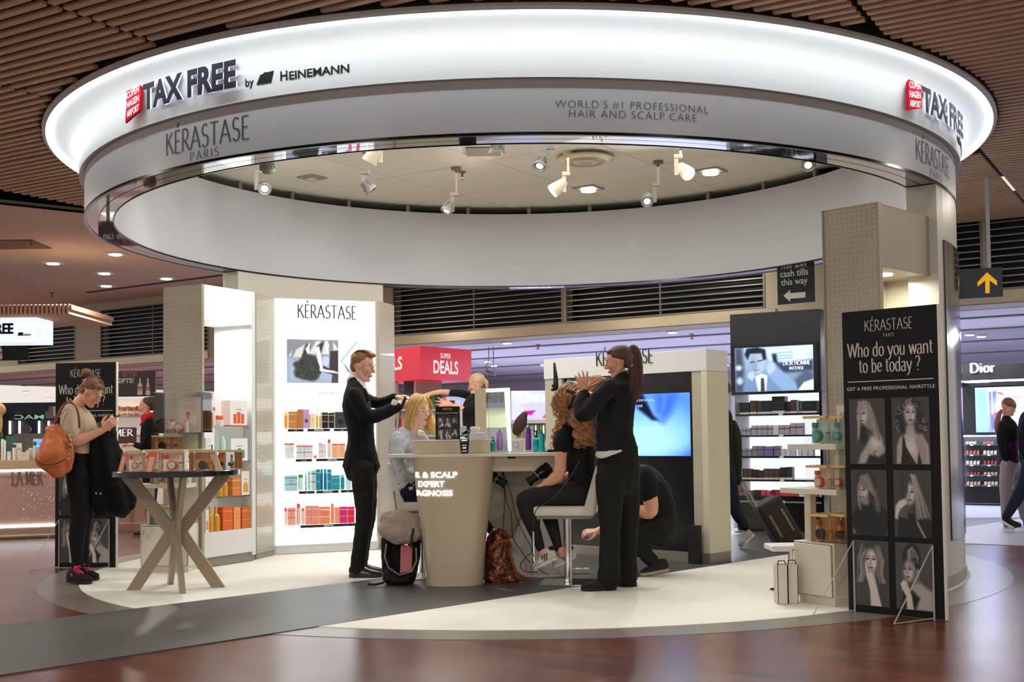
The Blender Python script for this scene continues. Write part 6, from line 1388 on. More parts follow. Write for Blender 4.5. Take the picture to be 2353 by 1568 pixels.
# ---------------------------------------------------------------- stylist man
Y = 9.55
man = thing('person', 'man in black suit and white shirt standing and curling the blonde womans hair', 'person', (at(835, 1300, Y).x, Y, 0))
hd = Head(at(835, 843, Y), (.93, -.26, -.20), .242, fem=False)
b = Blob(Y); hd.into(b)
b.limb([(820, 893, 0, 18, 1.6), (825, 872, 0, 15), (832, 856, 0, 15)])
jt = [(813, 880, 0, 15, 2.4), (818, 902, 0, 27, 2.05), (820, 935, 0, 33, 1.7), (827, 975, 0, 32, 1.5), (829, 1005, 0, 30, 1.45), (830, 1040, 0, 36, 1.3), (830, 1071, 0, 44, 1.15)]
an = [(815, 908, -.19, 18), (830, 938, -.19, 17), (849, 958, -.16, 17.5), (880, 950, -.12, 15), (911, 936, -.08, 12.5)]; af = [(828, 905, .18, 16), (850, 922, .18, 14), (875, 926, .14, 13), (906, 915, .07, 11)]
ln_ = [(831, 1072, -.08, 29, 1.15), (835, 1120, -.08, 26, 1.1), (837, 1185, -.08, 20, 1.1), (829, 1250, -.08, 18), (821, 1308, -.08, 17)]; lf = [(836, 1072, .08, 28), (843, 1120, .08, 24), (846, 1185, .08, 18), (836, 1250, .08, 15), (830, 1306, .08, 14)]
b.limb(jt[:-1], .84); b.limb(an, .75); b.limb(af, .75); b.limb(ln_, .8); b.limb(lf, .8)
hand(b, at(914, 935, Y-.075), (.72, .25, .42), (-.4, -.8, .45), (0, -.2, 1), curl=52, spread=4, pinch=10)
hand(b, at(908, 914, Y+.06), (.90, -.15, .05), (.1, .1, 1), (0, -1, .2), curl=38, spread=5)
b.build('body', SKIN_A, man, .0052, 2)
hd.feats(man, closed=True, brow=mat('brow_light', rgb(120, 84, 56), .8))
b = Blob(Y); b.limb(jt); b.limb(an); b.limb(af); M_suit = cloth('black_velvet', (20, 20, 22), .9); jk = b.build('jacket', M_suit, man, .009, 3, disp=(.012, .07))
b = Blob(Y); b.limb(ln_); b.limb(lf); b.build('trousers', cloth('black_trouser', (30, 27, 24), .8), man, .009, 3, disp=(.014, .08))
b = Blob(Y); b.limb([(806, 874, 0, 10, 1.9), (811, 869, 0, 12, 1.5)]); b.limb([(812, 872, 0, 13, 1.5), (826, 885, -.02, 13, 1.3), (841, 903, -.03, 8, 1.6)], n=16); b.build('shirt', cloth('white_cotton', (224, 222, 216), .7), man, .006, 2)
g = MB(); g.tube([at(838, 893, Y-.10), at(842, 905, Y-.11), at(847, 922, Y-.115)], [.006, .012, .014], 8, ratio=.4, flat=(0, 1, 0)); g.build('tie', cloth('tie_dark', (50, 30, 34)), man, world=True, smooth=True)
g = MB(); g.tube([at(909, 945, Y-.08), at(905, 930, Y-.10), at(908, 920, Y-.09)], [.020, .030, .022], 10); g.build('cuff', cloth('white_cotton', (224, 222, 216)), man, world=True, smooth=True)
hs = hairmat('hair_brown_short', (142, 98, 62), .45, (6, 60, 60))
b = Blob(Y)
b.ell(hd.P(-.12, 0, .20), tuple(q*hd.h for q in (.375, .335, .345)), R=hd.R); b.ell(hd.P(.08, 0, .43), tuple(q*hd.h for q in (.28, .21, .12)), R=hd.R); b.ell(hd.P(-.30, 0, .0), tuple(q*hd.h for q in (.17, .25, .26)), R=hd.R)
b.build('hair', hs, man, .006, 2, disp=(.004, .03), label='short brown slicked-back hair')
strands(man, 'hair_locks', hs, [([hd.P(.30, -.16, .40), hd.P(.10, -.20, .52), hd.P(-.20, -.22, .50), hd.P(-.42, -.18, .30)], [hd.P(.30, .16, .40), hd.P(.10, .20, .54), hd.P(-.20, .22, .52), hd.P(-.42, .18, .30)])], 60, .004, 3, .004)
Mleather = mat('black_leather', rgb(40, 32, 28), .25, bump=.05); Msole = mat('sole_dark', rgb(60, 44, 34), .6)
gz = .009
h0 = at(803, 1325, Y-.08); t0 = at(878, 1325, Y-.10); shoe(man, (h0.x, h0.y, gz), (t0.x, t0.y, gz), Mleather, Msole, h=.08)
h0 = at(815, 1320, Y+.10); t0 = at(880, 1320, Y+.13); shoe(man, (h0.x, h0.y, gz), (t0.x, t0.y, gz), Mleather, Msole, h=.08)
# curling iron in his hand
t = thing('curling_iron', 'black and chrome curling iron in the standing mans hand at the blonde hair', 'curling iron', at(926, 928, Y-.09)); M_ir = FR[t.name]
g = MB(); g.tube([at(921, 940, Y-.09), at(926, 928, Y-.09), at(932, 914, Y-.08)], [.012, .014, .012], 12, round_cap=True); g.build('handle', M_black, t, world=True, smooth=True)
g = MB(); g.tube([at(932, 914, Y-.08), at(945, 922, Y-.10), at(952, 927, Y-.11)], [.010, .010, .009], 12, round_cap=True); g.build('barrel', M_chrome, t, world=True, smooth=True)
cord([at(921, 941, 9.46), at(917, 975, 9.45), at(914, 1020, 9.44), at(908, 1070, 9.40), at(903, 1110, 9.30), at(908, 1150, 9.14), at(913, 1182, 9.13)], 'thin curling iron cord hanging from the mans hand past the counter')

# ---------------------------------------------------------------- woman with phone and orange bag
Y = 9.42
wm = thing('person', 'young woman in beige top and black trousers looking down at her phone', 'person', (at(185, 1330, Y).x, Y, 0))
hd = Head(at(211, 903, Y), (.80, -.20, -.52), .222)
b = Blob(Y); hd.into(b); b.limb([(174, 940, 0, 16, 1.6), (184, 922, 0, 13), (198, 908, 0, 13)])
tr = [(168, 938, 0, 16, 2.3), (176, 955, 0, 26, 1.8), (188, 980, 0, 31, 1.4), (186, 1005, 0, 27, 1.35), (190, 1030, 0, 25, 1.4), (190, 1043, 0, 25, 1.4)]
sa = [(160, 945, -.16, 16), (158, 962, -.17, 19), (160, 982, -.17, 20), (162, 993, -.17, 20)]; sb = [(182, 945, .16, 15), (195, 975, .17, 16)]
fa = [(162, 990, -.17, 15), (165, 1010, -.16, 13.5), (182, 1012, -.14, 14), (205, 1003, -.11, 11), (235, 990, -.08, 7.5)]
fb = [(195, 975, .17, 14), (212, 1015, .15, 12), (236, 1002, .02, 8)]
pn = [(190, 1038, 0, 25, 1.35), (186, 1065, 0, 28, 1.35), (183, 1095, 0, 27, 1.4)]
l1 = [(180, 1090, -.07, 28), (182, 1135, -.07, 25), (183, 1185, -.07, 21), (177, 1235, -.07, 18), (179, 1308, -.07, 12)]; l2 = [(188, 1090, .08, 26), (194, 1135, .08, 21), (195, 1185, .08, 17), (190, 1235, .08, 15), (194, 1300, .08, 11)]
for q in (tr, pn): b.limb(q, .84)
for q in (sa, sb): b.limb(q, .78)
for q in (l1, l2): b.limb(q, .8)
b.limb(fa); b.limb(fb)
hand(b, at(237, 989, Y-.08), (.78, .1, .75), (.15, -.9, -.2), (0, .8, .6), curl=48, spread=5)
hand(b, at(238, 1000, Y+.01), (.45, -.1, .95), (.5, .8, -.1), (.2, -1, .3), curl=42, spread=4)
b.build('body', SKIN_B, wm, .0052, 2); hd.feats(wm, closed=True)
b = Blob(Y); b.limb(tr); b.limb(sa); b.limb(sb, 1.05); b.build('knit_top', mat('beige_knit', rgb(206, 186, 156), .9, var=.08, scale=60, bump=.5, bscale=90, stretch=(3, 3, .4)), wm, .008, 2)
b = Blob(Y); b.limb(pn, 1.02); b.limb(l1); b.limb(l2); b.build('trousers', cloth('black_jeans', (18, 18, 20), .8), wm, .009, 2)
hb = hairmat('hair_brown', (126, 86, 60), .4, (50, 50, 4))
b = Blob(Y); b.ell(hd.P(-.11, 0, .21), tuple(q*hd.h for q in (.39, .335, .335)), R=hd.R); b.ell(hd.P(-.26, 0, .0), tuple(q*hd.h for q in (.20, .27, .26)), R=hd.R); b.ell(hd.P(.15, 0, .35), tuple(q*hd.h for q in (.15, .24, .10)), R=hd.R)
b.ell(at(198, 857, Y), (.042, .04, .036)); b.build('hair', hb, wm, .006, 2, disp=(.004, .03), label='brown hair pulled up into a bun')
strands(wm, 'hair_locks', hb, [([hd.P(.28, -.2, .26), hd.P(.10, -.30, .36), hd.P(-.2, -.30, .42), hd.P(-.38, -.05, .55)], [hd.P(.30, .1, .34), hd.P(.10, .1, .54), hd.P(-.2, .05, .58), hd.P(-.36, 0, .58)]), ([hd.P(-.15, -.33, .05), hd.P(-.35, -.25, .1), hd.P(-.42, -.1, .35)], [hd.P(-.2, -.30, -.15), hd.P(-.42, -.2, -.1), hd.P(-.46, 0, .30)])], 70, .0035, 5, .004)
Mpink = mat('pink_laces', rgb(240, 40, 120), .6, emit=rgb(240, 40, 120), es=.12); Msn = cloth('black_mesh', (30, 28, 30), .8)
h0, t0 = at(158, 1334, Y-.09), at(208, 1341, Y-.16); shoe(wm, (h0.x, h0.y, .012), (t0.x+.02, t0.y-.05, .012), Msn, M_blackm, h=.10, laces=Mpink, label='black trainer with pink laces')
h0, t0 = at(180, 1322, Y+.09), at(226, 1326, Y+.03); shoe(wm, (h0.x, h0.y, .012), (t0.x, t0.y, .012), Msn, M_blackm, h=.10, laces=Mpink, label='black trainer with pink laces')
g = MB(); p_ = at(168, 1327, Y-.145); g.tube([p_+Vector((-.02, -.01, .03)), p_+Vector((.0, -.012, .008)), p_+Vector((.02, -.014, .012)), p_+Vector((.05, -.012, .035))], [.003, .008, .006, .001], 6, ratio=.3, flat=(0, 1, 0)); g.build('shoe_swoosh', Mpink, wm, world=True, label='pink curved tick mark')
t = thing('phone', 'pink-brown smartphone held up by the woman in the beige top', 'phone', at(258, 960, Y-.02)); g = MB(); q = Vector((.86, .0, .28)).normalized(); T = Matrix.Translation(at(258, 961, Y-.02)) @ q.to_track_quat('X', 'Z').to_matrix().to_4x4(); g.T = T; g.box(-.065, .065, -.034, .034, -.004, .004); g.build('phone_case', mat('phone_case', rgb(130, 70, 64), .3), t, world=True, bevel=.003); g = MB(); g.T = T; g.box(-.06, .06, -.031, .031, .004, .0048); g.build('screen', M_black, t, world=True)
# coat over her arm
t = thing('coat', 'long black coat folded over the womans forearm', 'coat', at(255, 1080, Y+.02)); b = Blob(Y)
b.limb([(222, 1010, .0, 14, 1.4), (238, 1004, .02, 16, 2.0), (252, 1000, .06, 14, 1.8)]); b.limb([(222, 1005, -.02, 13, 1.8), (225, 1060, .0, 18, 1.6), (232, 1120, .02, 23, 1.5), (238, 1165, .02, 24, 1.4)]); b.limb([(242, 1002, .02, 15, 2.0), (252, 1060, .04, 22, 1.6), (268, 1120, .05, 27, 1.4), (276, 1162, .05, 28, 1.2)]); b.limb([(254, 1000, .05, 10, 1.8), (272, 1060, .06, 16, 1.2), (292, 1125, .06, 18, 1.0), (300, 1160, .06, 13, 1.0)])
b.build('coat_body', cloth('black_wool', (16, 17, 17), .9), t, .009, 2, disp=(.03, .09))
g = MB()
for x_, y_ in ((221, 1134), (231, 1135)): p_ = at(x_, y_, Y-.14); g.ellipsoid(p_, (.008, .004, .008))
g.build('metal_buttons', mat('button_metal', rgb(190, 180, 165), .3, metal=.5), t, world=True)
# orange bag
t = thing('shoulder_bag', 'large tan orange leather shoulder bag hanging behind the woman with the phone', 'bag', at(130, 1040, Y-.22)); b = Blob(Y-.22)
Mtan = mat('tan_leather', rgb(208, 112, 58), .42, var=.14, scale=5, bump=.3, bscale=14, coat=.15); Mtand = mat('brown_leather_trim', rgb(122, 56, 34), .45)
b.limb([(126, 988, 0, 15, 1.0), (124, 1010, 0, 24, .9), (122, 1038, 0, 34, .9), (126, 1060, 0, 33, .8), (132, 1074, 0, 26, .7)]); b.limb([(112, 988, 0, 9, .9), (144, 992, 0, 10, .9)]); b.limb([(92, 1045, 0, 12, .8), (100, 1062, 0, 16, .8), (130, 1078, 0, 15, .7), (154, 1080, 0, 9, .7)]); b.limb([(150, 1000, 0, 10, .8), (158, 1040, 0, 13, .7), (156, 1076, 0, 10, .7)])
b.build('bag_body', Mtan, t, .008, 2, disp=(.02, .10))
Ys = Y-.22
def strap(pts, r=.009, name='strap', m=Mtand, ratio=.35):
    g = MB(); Q = cat_interp([(at(*p), r, 1) for p in pts], 6); g.tube([q[0] for q in Q], r, 8, ratio=ratio, flat=(0, 1, 0)); return g.build(name, m, t, world=True, smooth=True)
strap([(118, 985, Ys), (128, 962, Ys), (140, 940, Ys), (152, 927, Ys+.0), (165, 926, Ys+.04), (176, 940, Ys), (181, 960, Ys-.02), (182, 985, Ys-.02)]); strap([(122, 985, Ys-.02), (134, 955, Ys-.03), (146, 932, Ys-.01), (158, 925, Ys+.02)])
strap([(80, 1055, Ys-.05), (100, 1066, Ys-.11), (125, 1066, Ys-.12), (150, 1055, Ys-.11)], .007, 'seam_trim'); strap([(152, 1000, Ys-.08), (160, 1015, Ys-.09), (162, 1030, Ys-.09), (158, 1032, Ys-.09), (150, 1015, Ys-.09)], .007, 'side_strap')
g = MB(); 
for q in range(6): g.ellipsoid(at(160+math.sin(q)*2, 1000+q*11, Ys-.11), (.005, .004, .006), 8, 5)
g.build('chain', M_chrome, t, world=True)

# ---------------------------------------------------------------- seated blonde client
Y = 9.32
bl = thing('person', 'blonde woman in grey hoodie seated behind the counter having her hair curled', 'person', (at(930, 1160, Y).x, Y, at(930, 1160, Y).z))
hd = Head(at(965, 944, Y), (.72, -.66, -.14), .228)
b = Blob(Y); hd.into(b); b.limb([(938, 1008, .02, 18, 1.6), (950, 985, .01, 12), (958, 965, 0, 12)])
tr = [(932, 1002, .02, 20, 2.0), (928, 1020, .02, 32, 1.7), (926, 1050, .02, 31, 1.4), (926, 1085, .02, 29, 1.35), (930, 1118, .02, 32, 1.3)]
ua = [(912, 1010, -.12, 18), (915, 1045, -.14, 17), (925, 1085, -.13, 16), (950, 1090, -.06, 14), (985, 1075, .06, 11)]; ub = [(965, 1005, .14, 16), (985, 1040, .16, 14), (1000, 1070, .10, 11)]
hp = [(930, 1110, .02, 30, 1.3), (935, 1135, .02, 30, 1.3)]; l1 = [(938, 1135, -.02, 24), (1000, 1132, .0, 21), (1065, 1140, .0, 17), (1090, 1170, -.02, 14), (1130, 1222, -.04, 9)]; l2 = [(938, 1135, .14, 24), (1000, 1132, .22, 22), (1060, 1140, .26, 17), (1075, 1200, .26, 14), (1085, 1260, .24, 9)]
for q in (tr, ua, ub, hp): b.limb(q, .82)
for q in (l1, l2): b.limb(q, .82)
hand(b, at(985, 1075, Y+.06), (.9, .3, .1), (0, -.3, 1), (0, 1, 0), curl=30); b.build('body', SKIN_C, bl, .0056, 2); hd.feats(bl)
b = Blob(Y); b.limb(tr); b.limb(ua); b.limb(ub); b.limb([(915, 1000, .06, 12, 2.0), (935, 992, .10, 13, 1.6)]); b.build('hoodie', mat('grey_marl', rgb(196, 200, 208), .85, var=.12, scale=20, bump=.35, bscale=10), bl, .008, 2, disp=(.040, .045))
b = Blob(Y); b.limb(hp, 1.0); b.limb(l1); b.limb(l2); b.build('jeans', cloth('navy_jeans', (26, 34, 50), .8), bl, .009, 2)
hbl = hairmat('hair_blonde', (226, 178, 110), .4, (40, 40, 3))
b = Blob(Y); b.ell(hd.P(-.12, .0, .20), tuple(q*hd.h for q in (.42, .37, .37)), R=hd.R); b.limb([(953, 925, .02, 14, 1.5), (945, 955, .02, 14, 1.5), (946, 980, .0, 11, 1.5)]); b.limb([(990, 960, .06, 8), (995, 980, .04, 11), (997, 995, .02, 7)]); b.build('hair', hbl, bl, .007, 2, disp=(.012, .03), label='long blonde hair, curled at the ends')
strands(bl, 'hair_locks', hbl, [([hd.P(.22, -.05, .50), hd.P(.22, -.30, .30), hd.P(.12, -.38, -.05), hd.P(.02, -.40, -.45), hd.P(-.05, -.40, -.70)], [hd.P(-.2, -.1, .58), hd.P(-.15, -.40, .35), hd.P(-.2, -.42, .0), hd.P(-.25, -.42, -.45), hd.P(-.3, -.42, -.75)]), ([hd.P(-.2, -.1, .58), hd.P(-.15, -.40, .35), hd.P(-.2, -.42, .0), hd.P(-.25, -.42, -.45)], [hd.P(-.5, 0, .4), hd.P(-.55, -.1, .1), hd.P(-.55, -.1, -.3), hd.P(-.5, -.1, -.6)])], 110, .0065, 6, .012)
strands(bl, 'hair_curls', hbl, [([hd.P(.20, .12, .48), hd.P(.22, .32, .20), hd.P(.10, .40, -.2), hd.P(.08, .42, -.50), hd.P(.06, .42, -.72)], [hd.P(-.1, .2, .52), hd.P(-.05, .42, .2), hd.P(-.1, .46, -.2), hd.P(-.1, .48, -.5), hd.P(-.1, .46, -.70)])], 30, .007, 7, .008, curl=.016, freq=3)
h0, t0 = at(1126, 1236, Y-.06), at(1182, 1258, Y-.11); shoe(bl, h0, t0, cloth('white_shoe', (214, 206, 198), .6), mat('sole_white', rgb(220, 214, 204), .6), h=.075, w=.04, laces=mat('lace_white', rgb(226, 222, 214), .7), tilt=(.2, 0, 1), label='white trainer')
h0, t0 = at(1078, 1268, Y+.24), at(1125, 1275, Y+.18); shoe(bl, h0, t0, cloth('white_shoe', (214, 206, 198), .6), mat('sole_white', rgb(220, 214, 204), .6), h=.075, w=.04, tilt=(.1, 0, 1), label='white trainer')

# ---------------------------------------------------------------- seated client with curly hair
Y = 8.86
cg = thing('person', 'seated woman in black T-shirt and leggings with big curly auburn hair', 'person', (at(1325, 1160, Y).x, Y, at(1325, 1160, Y).z))
hd = Head(at(1322, 925, Y), (-.80, .55, -.18), .225)
b = Blob(Y); hd.into(b); b.limb([(1326, 990, 0, 16, 1.5), (1326, 968, 0, 13), (1325, 950, 0, 13)])
tr = [(1324, 984, .02, 22, 1.9), (1326, 1002, .02, 34, 1.5), (1334, 1040, .02, 34, 1.3), (1336, 1080, .02, 31, 1.3), (1338, 1115, .02, 33, 1.35), (1338, 1140, .02, 34, 1.35)]
sa = [(1300, 992, -.12, 17), (1292, 1010, -.15, 20), (1290, 1028, -.16, 19)]; sb = [(1345, 992, .14, 17), (1350, 1030, .16, 17)]
fa = [(1291, 1022, -.16, 15.5), (1288, 1055, -.16, 14), (1286, 1086, -.15, 14), (1272, 1102, -.12, 13), (1252, 1113, -.09, 9)]; fb = [(1350, 1025, .16, 14), (1330, 1080, .16, 13), (1280, 1108, .06, 10)]
th = [(1338, 1138, -.06, 30), (1300, 1135, -.08, 27), (1250, 1138, -.09, 23), (1208, 1147, -.09, 20)]; sh = [(1205, 1150, -.09, 20), (1213, 1180, -.08, 19), (1228, 1220, -.06, 15), (1243, 1262, -.05, 10)]
th2 = [(1340, 1138, .12, 30), (1300, 1135, .12, 26), (1255, 1140, .10, 22)]; sh2 = [(1250, 1142, .10, 20), (1262, 1185, .08, 18), (1275, 1230, .06, 13), (1284, 1264, .05, 9)]
for q in (tr, sa, sb, th, sh, th2, sh2): b.limb(q, .84)
b.limb([(1243, 1258, -.05, 9), (1248, 1278, -.05, 9)]); b.limb([(1284, 1260, .05, 9), (1290, 1276, .05, 9)])
b.limb(fa); b.limb(fb); hand(b, at(1253, 1112, Y-.09), (-.82, -.0, -.45), (-.4, -.3, .9), (0, 1, 0), curl=24, spread=4); hand(b, at(1282, 1107, Y+.06), (-.9, -.2, -.2), (0, 0, 1), (0, -1, 0), curl=25); b.build('body', SKIN_B, cg, .0056, 2); hd.feats(cg)
b = Blob(Y); b.limb(tr); b.limb(sa); b.limb(sb); b.build('t_shirt', cloth('black_tee', (24, 24, 25), .85), cg, .008, 2, disp=(.012, .07))
b = Blob(Y); b.limb([(1338, 1130, .02, 34, 1.35), (1338, 1145, .02, 34, 1.35)]); b.limb(th); b.limb(sh); b.limb(th2); b.limb(sh2); b.build('leggings', cloth('black_leggings', (34, 31, 31), .7), cg, .008, 2)
hc = hairmat('hair_auburn', (182, 128, 84), .5, (30, 30, 4)); hcd = hairmat('hair_auburn_dark', (84, 54, 40), .4)
b = Blob(Y); b.ell(hd.P(-.05, 0, .10), tuple(q*hd.h for q in (.46, .42, .46)), R=hd.R); b.limb([(1310, 905, 0, 30, 1.2), (1295, 930, 0, 20, 1.2)]); b.limb([(1330, 945, 0, 26, 1.3), (1334, 975, -.02, 26, 1.2), (1340, 1000, -.04, 17, 1.0)]); b.build('hair', hcd, cg, .008, 2, disp=(.025, .03), label='voluminous curly auburn hair')
def P8(px, py, dy=0): return at(px, py, Y+dy)
strands(cg, 'hair_curls', hc, [([P8(1300, 885, -.12), P8(1280, 900, -.14), P8(1272, 930, -.12), P8(1280, 955, -.10)], [P8(1335, 890, -.14), P8(1318, 905, -.17), P8(1300, 930, -.16), P8(1305, 960, -.14)])], 70, .0075, 21, .018, curl=.017, freq=3.2)
strands(cg, 'hair_curls', hc, [([P8(1310, 940, -.14), P8(1318, 970, -.16), P8(1322, 1000, -.18), P8(1325, 1022, -.18)], [P8(1345, 940, -.12), P8(1355, 970, -.13), P8(1362, 1000, -.14), P8(1362, 1022, -.14)])], 70, .0080, 22, .014, curl=.018, freq=4)
strands(cg, 'hair_curls', hc, [([P8(1288, 945, -.10), P8(1282, 970, -.12), P8(1274, 995, -.12), P8(1268, 1022, -.12)], [P8(1300, 950, -.12), P8(1294, 975, -.14), P8(1284, 1000, -.14), P8(1274, 1024, -.13)])], 22, .0070, 23, .012, curl=.015, freq=4)
strands(cg, 'hair_curls', hairmat('hair_gold', (214, 160, 104), .4), [([P8(1340, 905, .02), P8(1350, 880, .0), P8(1368, 866, .0), P8(1385, 872, .02)], [P8(1350, 915, -.04), P8(1362, 895, -.06), P8(1380, 880, -.04), P8(1395, 882, .0)])], 60, .006, 24, .020, curl=.014, freq=2.5)
for (dy, hx_, hy_, tx_, ty_) in ((-.05, 1288, 1290, 1229, 1311), (.07, 1330, 1288, 1272, 1308)):
    h0, t0 = at(hx_-6, hy_-6, Y+dy), at(tx_, ty_-2, Y+dy-.01)
    o = shoe(cg, h0, t0, cloth('white_shoe', (222, 216, 208), .5), mat('sole_white', rgb(220, 214, 204), .6), h=.088, w=.043, laces=mat('lace_white', rgb(226, 222, 214), .7), tilt=(-.35, 0, 1), label='white trainer with three black stripes')
    d = (t0-h0).normalized(); up = Vector((-.35, 0, 1)); s_ = up.cross(d).normalized(); up = d.cross(s_).normalized(); L_ = (t0-h0).length
    g = MB()
    for k in range(3):
        c = h0+d*(L_*(.40+.10*k)); sd = -s_ if (-s_).y < 0 else s_
        g.hull8([c+sd*.0405+up*.030, c+d*.011+sd*.0415+up*.030, c+d*.011+sd*.036+up*.030, c+sd*.036+up*.030], [c-d*.020+sd*.030+up*.074, c-d*.009+sd*.030+up*.072, c-d*.009+sd*.024+up*.072, c-d*.020+sd*.024+up*.074])
    g.build('shoe_stripes', M_blackm, cg, world=True, label='three black stripes')
    g = MB(); c = h0+d*(L_*.06); g.ellipsoid(c+up*.085, (.028, .03, .018)); g.build('heel_tab', M_blackm, cg, world=True, smooth=True)
t = thing('hair_clip', 'tall black sectioning clip standing up out of the curly hair', 'clip', at(1276, 895, Y-.05))
g = MB(); g.tube([at(1277, 893, Y-.05), at(1277, 870, Y-.05), at(1274, 836, Y-.05)], [.020, .017, .008], 10, ratio=.5, flat=(0, 1, 0), round_cap=True); g.build('clip_blade', M_black, t, world=True, smooth=True)
g = MB(); g.ellipsoid(at(1271, 887, Y-.06), (.012, .012, .012)); g.ellipsoid(at(1270, 896, Y-.06), (.014, .012, .012)); g.build('clip_hinge', M_black, t, world=True, smooth=True)
t = thing('hair_clip', 'black clip lying flat in the curls beside the stylists hand', 'clip', at(1315, 902, Y-.2)); g = MB(); g.tube([at(1303, 898, Y-.20), at(1314, 902, Y-.21), at(1326, 904, Y-.20)], [.012, .014, .006], 10, ratio=.5, flat=(0, 1, 0), round_cap=True); g.build('clip_blade', M_black, t, world=True, smooth=True)

# ---------------------------------------------------------------- stylist woman
Y = 8.60
st = thing('person', 'stylist woman with long dark ponytail in black blazer and trousers, back turned', 'person', (at(1415, 1340, Y).x, Y, 0))
hd = Head(at(1419, 832, Y), (-.95, .10, -.22), .228)
b = Blob(Y); hd.into(b); b.limb([(1430, 888, 0, 20, 1.5), (1428, 868, 0, 15), (1422, 852, 0, 15)])
tr = [(1430, 872, .02, 17, 1.8), (1426, 890, .02, 36, 1.5), (1418, 925, .02, 43, 1.15), (1414, 965, .02, 42, 1.0), (1412, 995, .02, 42, .95), (1416, 1020, .02, 46, .95), (1418, 1036, .02, 49, .95)]
an = [(1400, 892, -.14, 20), (1378, 915, -.17, 21), (1350, 948, -.19, 20), (1337, 950, -.17, 19), (1334, 930, -.14, 17), (1341, 908, -.10, 14.5)]; af = [(1390, 890, .14, 18), (1372, 925, .14, 17), (1362, 935, .08, 15), (1362, 915, .0, 12.5)]
hp = [(1418, 1045, .02, 48, .95), (1420, 1075, .02, 50, .95), (1420, 1100, .02, 48, 1.0)]
l1 = [(1402, 1095, -.07, 35), (1402, 1150, -.08, 31), (1402, 1210, -.09, 25), (1401, 1270, -.09, 24), (1399, 1335, -.09, 27)]; l2 = [(1438, 1095, .08, 34), (1442, 1150, .09, 29), (1445, 1210, .10, 22), (1443, 1270, .10, 21), (1442, 1330, .10, 24)]
for q in (tr, hp): b.limb(q, .85)
for q in (an, af, l1, l2): b.limb(q, .74)
hand(b, at(1342, 902, Y-.10), (-.12, -.05, .98), (.2, -.95, .0), (1, 0, .2), curl=14, spread=12); hand(b, at(1360, 908, Y-.02), (-.75, .1, .30), (.3, -.2, .9), (0, -1, 0), curl=75, spread=2, s=.95)
b.build('body', SKIN_B, st, .0052, 2); hd.feats(st, closed=True)
b = Blob(Y); b.limb(tr); b.limb(an); b.limb(af); b.limb([(1436, 864, .02, 13, 1.4), (1428, 874, -.02, 18, 1.4)]); b.build('blazer', cloth('black_blazer', (26, 26, 26), .8), st, .009, 3, disp=(.018, .07))
b = Blob(Y); b.limb([(1374, 1044, -.02, 9, .6), (1384, 1046, -.080, 9, .4), (1402, 1042, -.118, 7, .4), (1428, 1036, -.124, 3, .5)]); b.build('shirt', cloth('white_cotton', (224, 222, 216)), st, .007, 2, label='white shirt hem')
b = Blob(Y); b.limb([(1428, 1047, .02, 42, .95), (1422, 1075, .02, 50, .95), (1420, 1100, .02, 48, 1.0)]); b.limb(l1); b.limb(l2); b.build('trousers', cloth('black_dress_trouser', (27, 25, 23), .8), st, .009, 3, disp=(.020, .09))
hm = hairmat('hair_darkbrown', (84, 50, 42), .35, (50, 50, 3))
b = Blob(Y); b.ell(hd.P(-.12, 0, .20), tuple(q*hd.h for q in (.40, .345, .345)), R=hd.R); b.ell(hd.P(-.28, 0, -.02), tuple(q*hd.h for q in (.22, .27, .26)), R=hd.R); b.ell(hd.P(.13, 0, .36), tuple(q*hd.h for q in (.15, .25, .10)), R=hd.R)
b.build('hair', hm, st, .006, 2, disp=(.003, .04), label='dark brown hair combed back')
b = Blob(Y+.06); b.limb([(1444, 806, 0, 5), (1455, 800, 0, 9), (1463, 815, 0, 11), (1466, 845, 0, 12), (1464, 875, 0, 13), (1460, 900, 0, 10), (1462, 920, 0, 3)]); b.limb([(1450, 850, .0, 9), (1452, 880, 0, 12), (1450, 905, 0, 6)]); b.build('ponytail', hm, st, .006, 2, disp=(.008, .04), label='long dark ponytail')
strands(st, 'ponytail_strands', hm, [([P8(1450, 802, -.2), P8(1455, 830, -.22), P8(1450, 870, -.24), P8(1445, 905, -.26)], [P8(1460, 802, -.2), P8(1472, 830, -.22), P8(1475, 870, -.24), P8(1472, 915, -.26)])], 60, .003, 31, .003)
g = MB(); g.tube([at(1443, 801, Y+.05), at(1446, 806, Y+.0), at(1447, 812, Y+.05)], .007, 8); g.build('hair_tie', M_chrome, st, world=True)
h0, t0 = at(1415, 1350, Y-.09), at(1336, 1350, Y-.14); shoe(st, (h0.x, h0.y, gz), (t0.x, t0.y, gz), mat('black_suede', rgb(20, 18, 18), .8), M_blackm, h=.09, w=.042); h0, t0 = at(1464, 1344, Y+.10), at(1392, 1344, Y+.12); shoe(st, (h0.x, h0.y, gz), (t0.x, t0.y, gz), mat('black_suede', rgb(20, 18, 18), .8), M_blackm, h=.09, w=.042)

